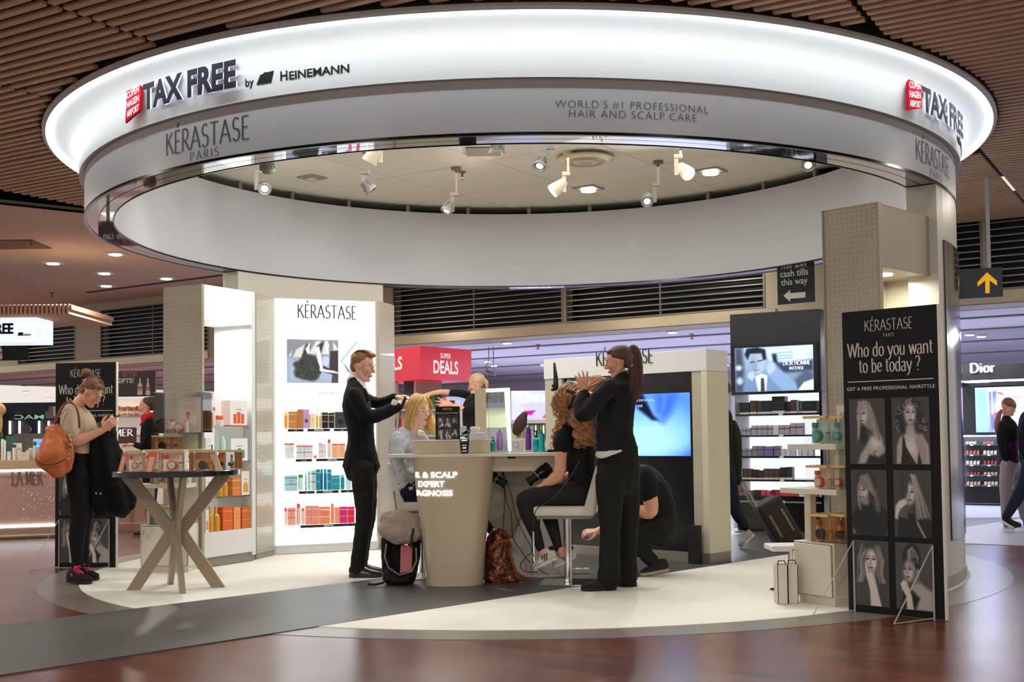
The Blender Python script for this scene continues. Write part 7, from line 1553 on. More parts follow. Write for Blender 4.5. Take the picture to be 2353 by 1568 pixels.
# ---------------------------------------------------------------- crouching man
Y = 9.42
cm = thing('person', 'man in black T-shirt and trousers crouching behind the stylist', 'person', (at(1500, 1320, Y).x, Y, 0))
hd = Head(at(1428, 1088, Y+.05), (-.80, -.1, -.55), .235, fem=False)
b = Blob(Y); hd.into(b); b.limb([(1462, 1095, 0, 20, 1.4), (1445, 1090, .02, 16), (1436, 1085, .04, 15)])
tr = [(1458, 1092, 0, 24, 1.8), (1474, 1102, 0, 38, 1.5), (1500, 1135, 0, 42, 1.35), (1514, 1180, 0, 40, 1.3), (1517, 1210, 0, 38, 1.3)]
sa = [(1482, 1092, -.16, 24), (1488, 1115, -.19, 24), (1490, 1136, -.20, 22)]; fa = [(1490, 1130, -.20, 19), (1496, 1160, -.20, 17), (1492, 1178, -.19, 16), (1460, 1176, -.14, 14), (1410, 1200, -.08, 11), (1376, 1222, -.06, 8)]; fb = [(1455, 1100, .18, 20), (1440, 1150, .20, 16), (1400, 1190, .12, 11), (1385, 1215, .1, 9)]
th = [(1518, 1212, -.10, 34), (1490, 1222, -.11, 31), (1450, 1232, -.11, 26)]; sh = [(1450, 1234, -.11, 24), (1475, 1262, -.11, 20), (1505, 1298, -.10, 13)]; th2 = [(1518, 1212, .10, 32), (1480, 1215, .14, 28), (1435, 1225, .15, 24)]; sh2 = [(1435, 1228, .15, 22), (1440, 1265, .13, 16), (1445, 1300, .12, 12)]
b.limb([(1516, 1200, 0, 36, 1.2), (1520, 1225, 0, 32, 1.2)], .85)
for q in (tr, sa, th, sh, th2, sh2): b.limb(q, .82)
b.limb(fa); b.limb(fb); hand(b, at(1374, 1222, Y-.06), (-.85, -.1, -.05), (-.1, -.5, .8), (0, -1, -.2), curl=62, spread=3, s=1.05); hand(b, at(1385, 1213, Y+.1), (-.8, 0, -.3), (0, 0, 1), (0, -1, 0), curl=60)
b.build('body', SKIN_B, cm, .006, 2); hd.feats(cm)
b = Blob(Y); b.limb(tr); b.limb(sa); b.limb([(1455, 1098, .17, 24), (1448, 1125, .19, 22)]); b.build('t_shirt', cloth('black_tee', (24, 24, 25)), cm, .009, 2, disp=(.012, .08))
b = Blob(Y); b.limb([(1516, 1200, 0, 38, 1.25), (1519, 1222, 0, 35, 1.25)]); b.limb(th); b.limb(sh); b.limb(th2); b.limb(sh2); b.build('trousers', cloth('black_cargo', (32, 30, 28)), cm, .009, 2, disp=(.02, .07))
b = Blob(Y); b.ell(hd.P(-.12, 0, .18), tuple(q*hd.h for q in (.39, .34, .35)), R=hd.R); b.build('hair', hs, cm, .008, 2)
h0, t0 = at(1536, 1305, Y-.10), at(1484, 1322, Y-.13); shoe(cm, (h0.x, h0.y, .045), (t0.x-.04, t0.y, .011), cloth('dark_canvas', (44, 40, 38)), mat('speckled_sole', rgb(170, 156, 136), .7, var=.5, scale=90), h=.085, w=.045, tilt=(.25, 0, 1)); h0, t0 = at(1455, 1318, Y+.12), at(1395, 1318, Y+.10); shoe(cm, (h0.x, h0.y, gz), (t0.x, t0.y, gz), cloth('dark_canvas', (44, 40, 38)), M_blackm, h=.085, w=.045)

# ---------------------------------------------------------------- backpack and shiny bag beside the pedestal
Yb = 8.62; bp_ = G(915, 1348); t = thing('backpack', 'half-open grey and black backpack slumped against the left of the pedestal', 'backpack', (bp_.x, bp_.y, .01)); Yb = bp_.y+.10
b = Blob(Yb); b.limb([(893, 1196, 0, 20, 1.0), (920, 1198, 0, 27, 1.1), (950, 1205, 0, 24, 1.0)]); b.limb([(890, 1218, -.03, 22, .9), (920, 1225, -.03, 28, 1.0), (952, 1222, -.02, 23, .9)]); b.build('flap', mat('grey_canvas', rgb(172, 156, 146), .9, var=.12, scale=14, bump=.4, bscale=12), t, .008, 2, disp=(.03, .06), label='light grey canvas flap')
b = Blob(Yb); b.limb([(888, 1240, 0, 13, 1.2), (884, 1290, .0, 8, 1.2), (890, 1330, .02, 9, 1.2)]); b.limb([(905, 1250, .08, 22, .7), (915, 1300, .08, 26, .7), (922, 1330, .02, 30, .9)]); b.limb([(952, 1240, .06, 16, 1.2), (950, 1290, .05, 14, 1.2), (935, 1328, .0, 20, 1.2)]); b.limb([(898, 1326, -.04, 20, 1.2), (925, 1334, -.04, 17, 1.4), (940, 1325, -.02, 18, 1.2)]); b.build('pack_body', cloth('black_nylon', (20, 20, 21), .6), t, .008, 2, disp=(.015, .05))
g = MB(); g.tube([at(888, 1250, Yb-.10), at(884, 1280, Yb-.12), at(892, 1305, Yb-.13), at(918, 1322, Yb-.14), at(946, 1314, Yb-.13), at(957, 1290, Yb-.11), at(956, 1260, Yb-.09)], .006, 8); g.build('zip_edge', mat('zip_grey', rgb(140, 132, 128), .5), t, world=True, smooth=True)
g = MB(); g.add([at(921, 1252, Yb-.02), at(948, 1255, Yb-.02), at(946, 1312, Yb-.08), at(919, 1318, Yb-.09)], [(0, 1, 2, 3)]); g.add([at(921, 1252, Yb-.015), at(948, 1255, Yb-.015), at(946, 1312, Yb-.075), at(919, 1318, Yb-.085)], [(3, 2, 1, 0)]); g.build('pink_lining', cloth('pink_lining', (196, 120, 126)), t, world=True, label='pink lining')
for q in ([(950, 1215, Yb-.09), (947, 1235, Yb-.11), (944, 1260, Yb-.11)], [(898, 1325, Yb-.1), (880, 1340, Yb-.13), (862, 1345, Yb-.13), (845, 1343, Yb-.13)]):
    g = MB(); pts = [at(*p) for p in q]; pts = [Vector((p.x, p.y, max(p.z, .018))) for p in pts]; g.tube(pts, .009, 8, ratio=.5, flat=(0, 1, 0)); g.build('strap', M_blackm, t, world=True, smooth=True)
bp2 = G(1150, 1342); t = thing('sequin_bag', 'soft metallic patterned backpack with brown straps right of the pedestal', 'bag', (bp2.x, bp2.y, .01)); Yb = bp2.y+.10
def sequin():
    m = mat('iridescent_fabric', rgb(120, 70, 50), .3, metal=.55); nt = m.node_tree; bb = nt.nodes['Principled BSDF']; n = nt.nodes.new('ShaderNodeTexNoise'); n.inputs['Scale'].default_value = 14; n.inputs['Detail'].default_value = 3; n.inputs['Distortion'].default_value = 2.5
    c = nt.nodes.new('ShaderNodeValToRGB'); e = c.color_ramp.elements; e[0].color = (*rgb(36, 20, 14), 1); e[1].color = (*rgb(236, 178, 130), 1); e[0].position = .3; e[1].position = .75
    for ps, cl in ((.42, (110, 50, 36)), (.5, (50, 66, 48)), (.56, (180, 80, 60)), (.64, (90, 50, 40))): q = e.new(ps); q.color = (*rgb(*cl), 1)
    tc = nt.nodes.new('ShaderNodeTexCoord'); nt.links.new(tc.outputs['Object'], n.inputs[0]); nt.links.new(n.outputs['Fac'], c.inputs[0]); nt.links.new(c.outputs[0], bb.inputs['Base Color']); return m
b = Blob(Yb); b.limb([(1145, 1240, 0, 27, .9), (1142, 1275, 0, 32, .9), (1148, 1310, 0, 38, .9), (1152, 1330, 0, 38, .9)]); b.limb([(1125, 1330, -.02, 13, 2), (1180, 1332, -.02, 14, 2)]); b.build('bag_body', sequin(), t, .008, 2, disp=(.03, .05))
g = MB(); g.tube([at(1128, 1262, Yb-.12), at(1150, 1245, Yb-.13), at(1168, 1243, Yb-.11), at(1174, 1256, Yb-.08)], [.016, .020, .016, .012], 10, ratio=.5, flat=(0, 1, 0), round_cap=True); g.build('top_flap', mat('brown_leather_trim'), t, world=True, smooth=True)
for q in ([(1170, 1262, Yb-.06), (1180, 1300, Yb-.10), (1192, 1330, Yb-.12), (1222, 1337, Yb-.10)], [(1178, 1312, Yb-.08), (1200, 1326, Yb-.12), (1220, 1332, Yb-.1)]):
    g = MB(); pts = [at(*p) for p in q]; pts = [Vector((p.x, p.y, max(p.z, .02))) for p in pts]; g.tube(pts, .011, 8, ratio=.5, flat=(0, 1, 0)); g.build('strap', mat('brown_leather_trim'), t, world=True, smooth=True)
# ================================================================== shops behind
def fp(px0, px1, Y0, Y1=None): Y1 = Y1 or Y0; return Plane((ray(px0, 1000).x*Y0, Y0), (ray(px1, 1000).x*Y1, Y1))
def panel_px(pl, par, name, m, x0, x1, yt, yb, off=0.0, th=.02, label=None):
    a = pl.hit(x0, yt, off)[0]; b = pl.hit(x1, yt, off)[0]; zt = pl.hit((x0+x1)/2, yt, off)[1]; zb = pl.hit((x0+x1)/2, yb, off)[1]
    return MB().box(min(a, b), max(a, b), off, off+th, max(zb, .006), zt).build(name, m, par, label=label)
def letters_px(pl, par, name, m, txt, x0, x1, yb, capz, off, nib=None, bold=0, depth=0, label=None):
    a, z = pl.hit(x0, yb, off); b, _ = pl.hit(x1, yb, off); v = nib_vf(txt, capz, *nib) if nib else text_vf(txt, capz*1.38, bold=bold); g = MB()
    place_vf(g, fit_vf(v, b-a), (a, off-.0008, z), (1, 0, 0), (0, 0, 1), ez=(0, -1, 0), depth=depth); return g.build(name, m, par, label=label)
def Z(pl, px, py, off=0): return pl.hit(px, py, off)[1]
M_lamp_strip = mat('tube_light', (1, 1, 1), .4, emit=(.85, .95, 1), es=5)
# ---- left: counter with glittering stone front
pl = Plane(G(-60, 1243), G(240, 1231)); t = thing('beauty_counter', 'wide pink stone beauty counter with lit edges at the far left', 'counter', pl.o, pl.ang)
zt = Z(pl, 60, 1058); zl = Z(pl, 60, 1078)
M_stone = mat('sparkle_stone', rgb(178, 142, 132), .45, var=.16, scale=26, bump=.2, bscale=30, stretch=(1, 1, 3))
MB().box(0, pl.w, .02, .55, .16, zl-.03).build('stone_front', M_stone, t); MB().box(-.02, pl.w+.02, -.03, .60, zl, zt).build('counter_top', mat('counter_oak', rgb(196, 160, 128), .4), t, bevel=.004)
MB().box(0, pl.w, .0, .03, zl-.028, zl-.004).build('light_strip', M_lamp_strip, t); MB().box(0, pl.w, .0, .03, .13, .158).build('light_strip', M_lamp_strip, t); MB().box(0, pl.w, .01, .5, .008, .12).build('plinth', mat('plinth_brown', rgb(150, 124, 104), .5), t); MB().box(0, pl.w, .0, .012, .03, .045).build('plinth_trim', mat('light_trim', rgb(220, 200, 180), .4), t)
letters_px(pl, t, 'counter_letters', mat('bronze_letters', rgb(128, 96, 84), .4, metal=.3), 'LA MER', 27, 98, 1115, .20, .02, (.15, .05, .07), depth=.01, label='raised bronze letters LA MER')
g = MB(); rn = random.Random(1)
for k in range(70): x = rn.uniform(.5, pl.w-.3); z = rn.uniform(.22, zl-.08); g.box(x-.004, x+.004, .014, .0195, z-.004, z+.004)
stuff(g.build('sparkles', mat('sparkle', (1, 1, 1), .3, emit=(1, 1, 1), es=.25), t))
items = [(2, 10, 1010, 'jar', (224, 214, 204), (236, 230, 222)), (16, 26, 1038, 'jar', (236, 232, 226), (206, 220, 214)), (28, 38, 1022, 'bottle', (226, 216, 200), (70, 50, 40)), (40, 48, 1030, 'bottle', (214, 206, 194), (180, 170, 160)), (60, 66, 1024, 'pump', (226, 220, 206), (160, 140, 60)), (76, 84, 1016, 'bottle', (206, 214, 196), (60, 60, 50)), (86, 94, 1030, 'jar', (236, 228, 216), (150, 190, 170))]
for i, (a, b_, yt, kd, c1_, c2_) in enumerate(items):
    p0 = pl.hit(a, 1050, .15)[0]; p1 = pl.hit(b_, 1050, .15)[0]; h = Z(pl, a, yt, .15)-zt; bottle(M_at(pl, (p0+p1)/2, .15, zt+.001), (p1-p0)/2, max(.06, h), c1_, c2_, '%s %s, %s on the stone counter' % (['pale pink', 'white', 'cream', 'beige', 'ivory', 'olive topped', 'small white'][i], kd if kd != 'pump' else 'pump bottle', ORD[i]), 'toiletries on the stone counter', kind=kd)
for (x0, x1, yt, col, lb, off) in ((13, 40, 1002, (58, 96, 84), 'dark green sign card in a gold frame on the stone counter', .30), (66, 76, 1030, (224, 214, 196), 'tall cream carton on the stone counter', .2), (30, 50, 1019, (232, 224, 208), 'row of white cartons on the stone counter', .24), (42, 66, 1040, (214, 204, 190), 'low cream carton with gold print on the stone counter', .10)):
    a = pl.hit(x0, 1050, off)[0]; b_ = pl.hit(x1, 1050, off)[0]; carton(M_at(pl, (a+b_)/2, off, zt+.001), b_-a, .03, max(.08, Z(pl, x0, yt, off)-zt), col, lb)
o_ = thing('tablet_screen', 'small blue glowing screen on the stone counter behind the orange bag', 'screen', pl.pt(pl.hit(76, 1050, .25)[0], .25, zt+.001), pl.ang); sw = pl.hit(104, 1050, .25)[0]-pl.hit(76, 1050, .25)[0]; hh = Z(pl, 90, 1009, .25)-zt
MB().box(0, sw, 0, .03, 0, hh).build('frame', M_white, o_); p = Paint(30, 40, (.2, .5, .85)); p.grad((.35, .65, .95), (.1, .35, .75)); p.line([(0, .4), (.4, .3), (1, .45)], .06, (.7, .85, 1), .04); p.line([(0, .65), (.5, .55), (1, .3)], .04, (.5, .8, .95), .04); add_mesh('screen_picture', p.mesh(sw*.86, hh*.86, vcmat('screen_small', .9)), o_, (sw*.07, -.001, hh*.07))
# dark make-up shop far left
pl = fp(-60, 128, 21.0); t = thing('makeup_shop', 'far dark make-up shop with vertical light tubes and pale outlined letters', 'shop', pl.o, pl.ang)
panel_px(pl, t, 'back_wall', M_blackm, -60, 128, 940, 1012, 0, .3); panel_px(pl, t, 'blue_band', mat('dark_blue_band', rgb(44, 50, 78), .5), -60, 128, 926, 952, -.02, .02)
for x in (22, 44, 89, 111): panel_px(pl, t, 'light_tube', M_lamp_strip, x-1.6, x+1.6, 968, 998, -.06, .03)
g = MB(); v, f = text_vf('MAC', .26, bold=.004); a, z = pl.hit(101, 963, -.05); place_vf(g, fit_vf((v, f), 1.0), (a, -.05, z), (-.52, 0, 0), (0, 0, .42)); g.build('shop_letters', mat('pale_neon', rgb(170, 200, 190), .4, emit=rgb(150, 190, 180), es=.5), t, label='pale letters seen from behind')
g = MB(); a, z = pl.hit(61, 987, -.2); g.T = Matrix.Translation((a, -.2, z)) @ Matrix.Rotation(PI/2, 4, 'X'); g.lathe([(0, 0), (.085, 0), (.085, .02), (0, .02)], 20); g.build('round_mirror', mat('dim_pink', rgb(110, 84, 84), .3), t)
panel_px(pl, t, 'low_cabinet', mat('grey_green_cabinet', rgb(150, 150, 138), .5), 32, 128, 996, 1045, -.5, .4)
for i, (x0, x1, yt, yb) in enumerate(((104, 112, 945, 957), (112, 122, 934, 957), (105, 128, 957, 961), (104, 128, 978, 990))): panel_px(pl, t, 'stock_box', mat('stock_grey', rgb(150, 140, 130), .5), x0, x1, yt, yb, -.6, .12)
# side person at the very left edge
pr = thing('person', 'person with long blond hair cut off by the left edge behind the stone counter', 'person', (at(-10, 1000, 14.9).x, 14.9, 0)); Y = 14.9; hd = Head(at(-9, 950, Y), (-1, .2, -.1), .22); b = Blob(Y); hd.into(b)
tq = [(-12, 985, 0, 8, 1.8), (-12, 1000, 0, 17, 1.4), (-12, 1040, 0, 15, 1.2), (-12, 1075, 0, 16, 1.2)]; lq = [(-12, 1075, 0, 15, 1.2), (-12, 1140, 0, 12, 1.2), (-12, 1210, 0, 9, 1.2)]
b.limb([(-10, 980, 0, 6), (-10, 965, 0, 6)]); b.limb(tq, .85); b.limb(lq, .8); b.build('body', SKIN_A, pr, .012, 2); b = Blob(Y); b.limb(tq); b.build('top', cloth('green_top', (50, 90, 60)), pr, .014, 2); b = Blob(Y); b.limb(lq); b.build('trousers', cloth('black_jeans', (18, 18, 20)), pr, .014, 2); b = Blob(Y); b.ell(hd.P(-.12, 0, .18), (.10, .085, .09)); b.limb([(-2, 945, -.03, 5), (0, 970, -.03, 6), (0, 992, -.03, 4)]); b.build('hair', hbl, pr, .01, 2)
# lit TAX FREE box with its slatted canopy
pl = fp(-120, 84, 16.5); t = thing('shop_sign', 'lit white TAX FREE sign box under a slatted wooden canopy at the far left', 'sign', pl.o, pl.ang)
panel_px(pl, t, 'light_box', mat('sign_box_lit', (.9, .93, .95), .4, emit=(.80, .93, 1), es=.85), -120, 84, 731, 787, 0, .6)
letters_px(pl, t, 'tax_free_letters', M_ink, 'TAX FREE', -80, 31, 768, .145, 0, bold=.006, depth=.02); letters_px(pl, t, 'maker_letters', M_ink, 'HEINEMANN', 49, 71, 772, .028, 0, bold=.002)
g = MB(); a, z = pl.hit(40, 772, -.005)
for q in range(3): g.add([(a+q*.022, -.005, z), (a+q*.022+.02, -.005, z), (a+q*.022+.04, -.005, z+.05), (a+q*.022+.014, -.005, z+.045)], [(0, 1, 2, 3)])
g.build('brush_mark', M_ink, t)
t = thing('wooden_canopy', 'canopy of small vertical wood slats over the lit sign at the far left', 'canopy', pl.o, pl.ang)
a0, zt_ = pl.hit(-120, 700, -.3)[0], pl.hit(60, 704, -.3)[1]; zb_ = pl.hit(60, 720, -.3)[1]
n_ = 24; e_ = pl.hit(172, 720, -.2)[0]; s0_ = pl.hit(-60, 720, -.2)[0]
for k in range(n_):
    x = s0_+(e_-s0_)*k/n_; o_ = MB().box(x, x+(e_-s0_)/n_*.55, -.35, 1.4, zb_-.02-.0*k, zt_+.02).build('slat', M_wood, t)
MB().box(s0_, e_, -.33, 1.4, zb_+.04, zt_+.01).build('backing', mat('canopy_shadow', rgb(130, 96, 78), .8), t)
pl = fp(-100, 64, 17.6); t = thing('poster_sign', 'black sign with a white bottle and red ribbon below the lit sign box', 'sign', pl.o, pl.ang)
panel_px(pl, t, 'board', M_board, -100, 64, 786, 829, 0, .04)
def gift_art(pl, t, x0, y0, s, two=True):
    for k in range(2 if two else 1):
        a, z = pl.hit(x0+k*19*s, y0, -.004); w = 12*s*pl.o.y/FPX; h = 40*s*pl.o.y/FPX; g = MB(); g.add([(a, -.004, z), (a+w, -.004, z), (a+w*(1 if k == 0 else .75), -.004, z+h*.62), (a+w*.66, -.004, z+h*.74), (a+w*.66, -.004, z+h), (a+w*.34, -.004, z+h), (a+w*.34, -.004, z+h*.74), (a+w*(0 if k == 0 else .25), -.004, z+h*.62)], [tuple(range(8))]); g.build('bottle_print', M_cream, t)
        g = MB(); g.add([(a, -.005, z+h*.38), (a+w, -.005, z+h*.38), (a+w, -.005, z+h*.47), (a, -.005, z+h*.47)], [(0, 1, 2, 3)])
        for sg in (-1, 1): c = (a+w*.5, z+h*.43); g.add([(c[0], -.0056, c[1]), (c[0]+sg*w*.42, -.0056, c[1]+h*.13), (c[0]+sg*w*.42, -.0056, c[1]-h*.02)][::sg], [(0, 1, 2)]); g.add([(c[0], -.0056, c[1]), (c[0]+sg*w*.35, -.0056, c[1]-h*.16), (c[0]+sg*w*.12, -.0056, c[1]-h*.18)][::-sg], [(0, 1, 2)])
        g.build('ribbon_print', mat('ribbon_red', rgb(206, 30, 50), .5), t)
gift_art(pl, t, -6, 826, .9, False)
# ---- gift sign, shelves and assistant between the left poster and cabinet
pl = fp(225, 358, 15.6); t = thing('gift_sign', 'dark hanging sign reading GIFTS with two white bottles and red ribbons', 'sign', pl.o, pl.ang)
panel_px(pl, t, 'board', mat('sign_charcoal', rgb(52, 42, 46), .5), 225, 357, 853, 912, 0, .03); letters_px(pl, t, 'sign_letters', mat('sign_brown_letters', rgb(150, 96, 84), .5), 'LOVE SETS!', 238, 314, 866, .055, -.002, bold=.003); letters_px(pl, t, 'sign_letters', M_cream, 'GET GIFTS!', 236, 307, 881, .062, -.002, bold=.003); gift_art(pl, t, 316, 908, .95); MB().box(.1, .14, .01, .03, .01, Z(pl, 300, 912)).build('post', M_greym, t)
pl = fp(225, 340, 16.2); t = thing('shelf_unit', 'white lit shelf unit with brown cartons behind the red scarfed assistant', 'shelf', pl.o, pl.ang)
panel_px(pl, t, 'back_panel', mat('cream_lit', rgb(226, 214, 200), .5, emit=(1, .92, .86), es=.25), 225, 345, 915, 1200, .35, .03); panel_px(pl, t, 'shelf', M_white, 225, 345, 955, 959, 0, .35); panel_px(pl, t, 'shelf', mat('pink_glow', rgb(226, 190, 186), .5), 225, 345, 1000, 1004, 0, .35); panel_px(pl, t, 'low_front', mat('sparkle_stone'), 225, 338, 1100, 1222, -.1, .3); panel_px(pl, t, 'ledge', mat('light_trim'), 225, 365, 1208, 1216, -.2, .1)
for i in range(9):
    x = 269+i*7.2; a = pl.hit(x, 955, .1)[0]; b_ = pl.hit(x+5.4, 955, .1)[0]; z = Z(pl, x, 955, .1); carton(M_at(pl, (a+b_)/2, .12, z+.002), b_-a, .06, Z(pl, x, 936 if i % 3 else 934, .1)-z, (210, 140, 90) if i % 2 else (180, 100, 60), '%s brown and white carton, %s in the row behind the assistant' % ('pale' if i % 2 else 'dark', ORD[i]), 'brown cartons on the lit shelf', band=((236, 226, 214), [(.2, .5)]))
for (x0, x1, yt, yb, tx, a, b_, yb2) in ((225, 313, 983, 1020, 'LA MER', 228, 306, 1003)  ,):
    pq = fp(x0, x1, 15.2); tt = thing('shelf_sign', 'dark purple sign with white letters left of the assistant', 'sign', pq.o, pq.ang); panel_px(pq, tt, 'board', mat('sign_plum', rgb(84, 56, 62), .5), x0, x1, yt, yb, 0, .02); panel_px(pq, tt, 'post', M_greym, 240, 246, yb, 1210, .005, .01); letters_px(pq, tt, 'sign_letters', mat('print_white'), tx, a, b_, yb2, .085 if yb == 1020 else .05, -.002, (.17, .06, .08))
Y = 13.9; pr = thing('person', 'shop assistant in black jacket and red scarf facing left', 'person', (at(345, 1170, Y).x, Y, 0)); hd = Head(at(337, 934, Y), (-.98, -.1, -.05), .225); b = Blob(Y); hd.into(b)
tq = [(346, 963, 0, 10, 2), (346, 978, 0, 19, 1.6), (343, 1010, 0, 20, 1.3), (343, 1040, 0, 19, 1.3), (344, 1065, 0, 22, 1.3)]; aq = [(340, 978, -.18, 10), (338, 1005, -.18, 10), (330, 1025, -.15, 9), (312, 1023, -.1, 7)]; lq = [(344, 1060, 0, 21, 1.3), (346, 1110, 0, 17, 1.3), (346, 1165, 0, 12, 1.3), (346, 1222, 0, 9, 1.4)]
b.limb([(344, 965, 0, 8), (340, 952, 0, 8)]); b.limb(tq, .85); b.limb(aq, .8); b.limb(lq, .8); hand(b, at(311, 1023, Y-.1), (-.9, 0, .1), (0, 0, 1), (0, -1, 0), curl=30); b.build('body', SKIN_B, pr, .008, 2); hd.feats(pr)
b = Blob(Y); b.limb(tq); b.limb(aq); b.build('jacket', M_suit, pr, .011, 2); b = Blob(Y); b.limb(lq); b.build('trousers', cloth('black_jeans', (18, 18, 20)), pr, .012, 2)
b = Blob(Y); b.limb([(330, 962, -.05, 7), (345, 958, -.05, 8, 1.5), (352, 956, .05, 7, 1.5)]); b.limb([(334, 963, -.08, 7), (328, 972, -.10, 5), (322, 978, -.10, 2)]); b.build('scarf', cloth('red_scarf', (206, 28, 48)), pr, .008, 2, label='red neck scarf'); b = Blob(Y); b.ell(hd.P(-.13, 0, .18), tuple(q*hd.h for q in (.40, .34, .35)), R=hd.R); b.ell(hd.P(-.28, 0, -.02), tuple(q*hd.h for q in (.2, .26, .24)), R=hd.R); b.build('hair', hm, pr, .008, 2)
h0, t0 = at(350, 1222, Y), at(330, 1222, Y); shoe(pr, (h0.x, h0.y, .01), (t0.x-.12, t0.y, .01), M_blackm, M_blackm)
# ---- super deals gondola
Yd = 15.2; c_ = at(967, 900, Yd); l_ = at(893, 900, 15.9); r_ = at(1084, 900, 16.0)
z1 = at(967, 795, Yd).z; z0 = at(967, 872, Yd).z
t = thing('deals_sign', 'bright red SUPER DEALS box sign above a shelf unit in the shop', 'sign', (c_.x, c_.y, 0)); M_dred = mat('deals_red', rgb(214, 22, 58), .3, emit=rgb(214, 22, 58), es=.30)
p1 = Plane((l_.x, l_.y), (c_.x, c_.y)); p2 = Plane((c_.x, c_.y), (r_.x, r_.y))
g = MB(); g.prism([(c_.x, c_.y), (r_.x, r_.y), (r_.x-.9, r_.y+1.0), (l_.x, l_.y)], z0, z1); g.build('sign_box', M_dred, t, world=True)
iv = FR[t.name].inverted()
def deal(pq, tx, x0, x1, yb, cap, bold=.012):
    a, z = pq.hit(x0, yb, -.006); b_, _ = pq.hit(x1, yb, -.006); g = MB(); g.T = iv @ pq.M; place_vf(g, fit_vf(text_vf(tx, cap, bold=bold), b_-a), (a, -.006, z), (1, 0, 0), (0, 0, 1)); g.build('sign_letters', mat('print_white'), t)
deal(p2, 'DEALS', 996, 1053, 857, .235, .006); deal(p2, 'SUPER', 1012, 1036, 823, .09, .002); deal(p1, 'DEALS', 863, 924, 855, .235, .006)
g = MB(); q = [at(905, 900, 15.9), at(929, 900, 15.6)]; pq = Plane((q[0].x, q[0].y), (q[1].x, q[1].y)); t = thing('shelf_unit', 'tall grey shelf unit with green and red products below the red sign', 'shelf', pq.o, pq.ang)
gp = fp(905, 1014, 15.7, 16.0)
panel_px(gp, t, 'side_panel', mat('taupe_side', rgb(186, 172, 160), .5), 905, 928, 872, 1230, -.02, .03); t2 = t; 
t2 = thing('gondola', 'open pale shelf gondola with green products under the red sign', 'shelf', gp.o, gp.ang)
panel_px(gp, t2, 'back_panel', mat('gondola_grey', rgb(190, 182, 178), .5), 953, 1014, 872, 950, .3, .03); panel_px(gp, t2, 'back_panel', mat('gondola_cream', rgb(226, 222, 190), .5), 905, 1060, 950, 1235, .3, .03); panel_px(gp, t2, 'dark_divider', mat('divider_dark', rgb(78, 72, 80), .5), 929, 951, 862, 906, .0, .03); panel_px(gp, t2, 'white_post', M_white, 952, 956, 860, 910, -.05, .03); panel_px(gp, t2, 'shelf', M_white, 905, 1012, 940, 944, 0, .3); panel_px(gp, t2, 'shelf', M_white, 905, 1090, 1000, 1004, 0, .3)
for i, (x0, x1, yt, yb, col, lb) in enumerate(((905, 922, 962, 982, (220, 24, 60), 'bright red carton behind the blonde clients hair, low'), (978, 988, 908, 940, (96, 160, 110), 'pale green bottle-like carton behind the blonde client'), (989, 999, 906, 940, (80, 146, 96), 'mid green carton behind the blonde client'), (1000, 1014, 907, 940, (56, 92, 60), 'dark green carton above the small poster card'), (1014, 1024, 913, 922, (190, 30, 80), 'small crimson carton near the reaching hand'), (1028, 1044, 921, 938, (60, 90, 70), 'dark green flat carton beside the reaching hand'), (978, 986, 946, 1000, (120, 170, 110), 'tall green carton on the lower shelf of the gondola'), (988, 998, 950, 1000, (206, 210, 120), 'tall yellow-green carton on the lower shelf of the gondola'))):
    a = gp.hit(x0, yb, .1)[0]; b_ = gp.hit(x1, yb, .1)[0]; z = Z(gp, x0, yb, .1); carton(M_at(gp, (a+b_)/2, .12, z+.002), b_-a, .08, Z(gp, x0, yt, .1)-z, col, lb)
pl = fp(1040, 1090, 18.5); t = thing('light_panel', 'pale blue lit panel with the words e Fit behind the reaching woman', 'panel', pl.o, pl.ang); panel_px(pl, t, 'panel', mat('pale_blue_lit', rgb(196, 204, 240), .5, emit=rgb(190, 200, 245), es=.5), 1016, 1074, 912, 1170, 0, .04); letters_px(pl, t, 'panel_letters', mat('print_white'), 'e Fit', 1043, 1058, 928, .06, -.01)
panel_px(pl, t, 'blue_edge', mat('edge_blue', rgb(40, 70, 220), .4, emit=rgb(40, 70, 220), es=.4), 1074, 1077, 945, 985, 0, .04)
# woman reaching
Y = 13.2; pr = thing('person', 'blond woman in black top with glasses reaching left with both arms under the red sign', 'person', (at(1085, 1200, Y).x, Y, 0)); hd = Head(at(1094, 884, Y), (-.93, .0, -.30), .225); b = Blob(Y); hd.into(b)
tq = [(1088, 915, 0, 12, 1.6), (1082, 932, 0, 18, 1.5), (1082, 960, 0, 20, 1.3), (1083, 1000, 0, 19, 1.3), (1084, 1040, 0, 21, 1.3)]; a1 = [(1080, 912, .15, 9), (1060, 905, .15, 9), (1034, 903, .15, 7.5)]; f1 = [(1036, 903, .15, 7), (1015, 901, .15, 6), (990, 905, .15, 5)]; a2 = [(1092, 930, -.15, 11), (1078, 940, -.15, 10), (1070, 943, -.15, 8)]; f2 = [(1072, 943, -.15, 6.5), (1055, 938, -.12, 6), (1038, 931, -.1, 4.5)]
lq = [(1084, 1035, 0, 20, 1.3), (1084, 1110, 0, 17, 1.3), (1084, 1232, 0, 11, 1.4)]
b.limb([(1088, 915, 0, 8), (1090, 900, 0, 8)]); [b.limb(q, .82) for q in (tq, a1, a2, lq)]; b.limb(f1); b.limb(f2); hand(b, at(1036, 930, Y-.1), (-.95, 0, .15), (0, -.8, .3), (0, 0, 1), curl=8, spread=18, s=1.1); hand(b, at(990, 905, Y+.15), (-.9, 0, -.3), (0, -.5, .8), (0, -1, 0), curl=20); b.build('body', SKIN_B, pr, .0075, 2); hd.feats(pr)
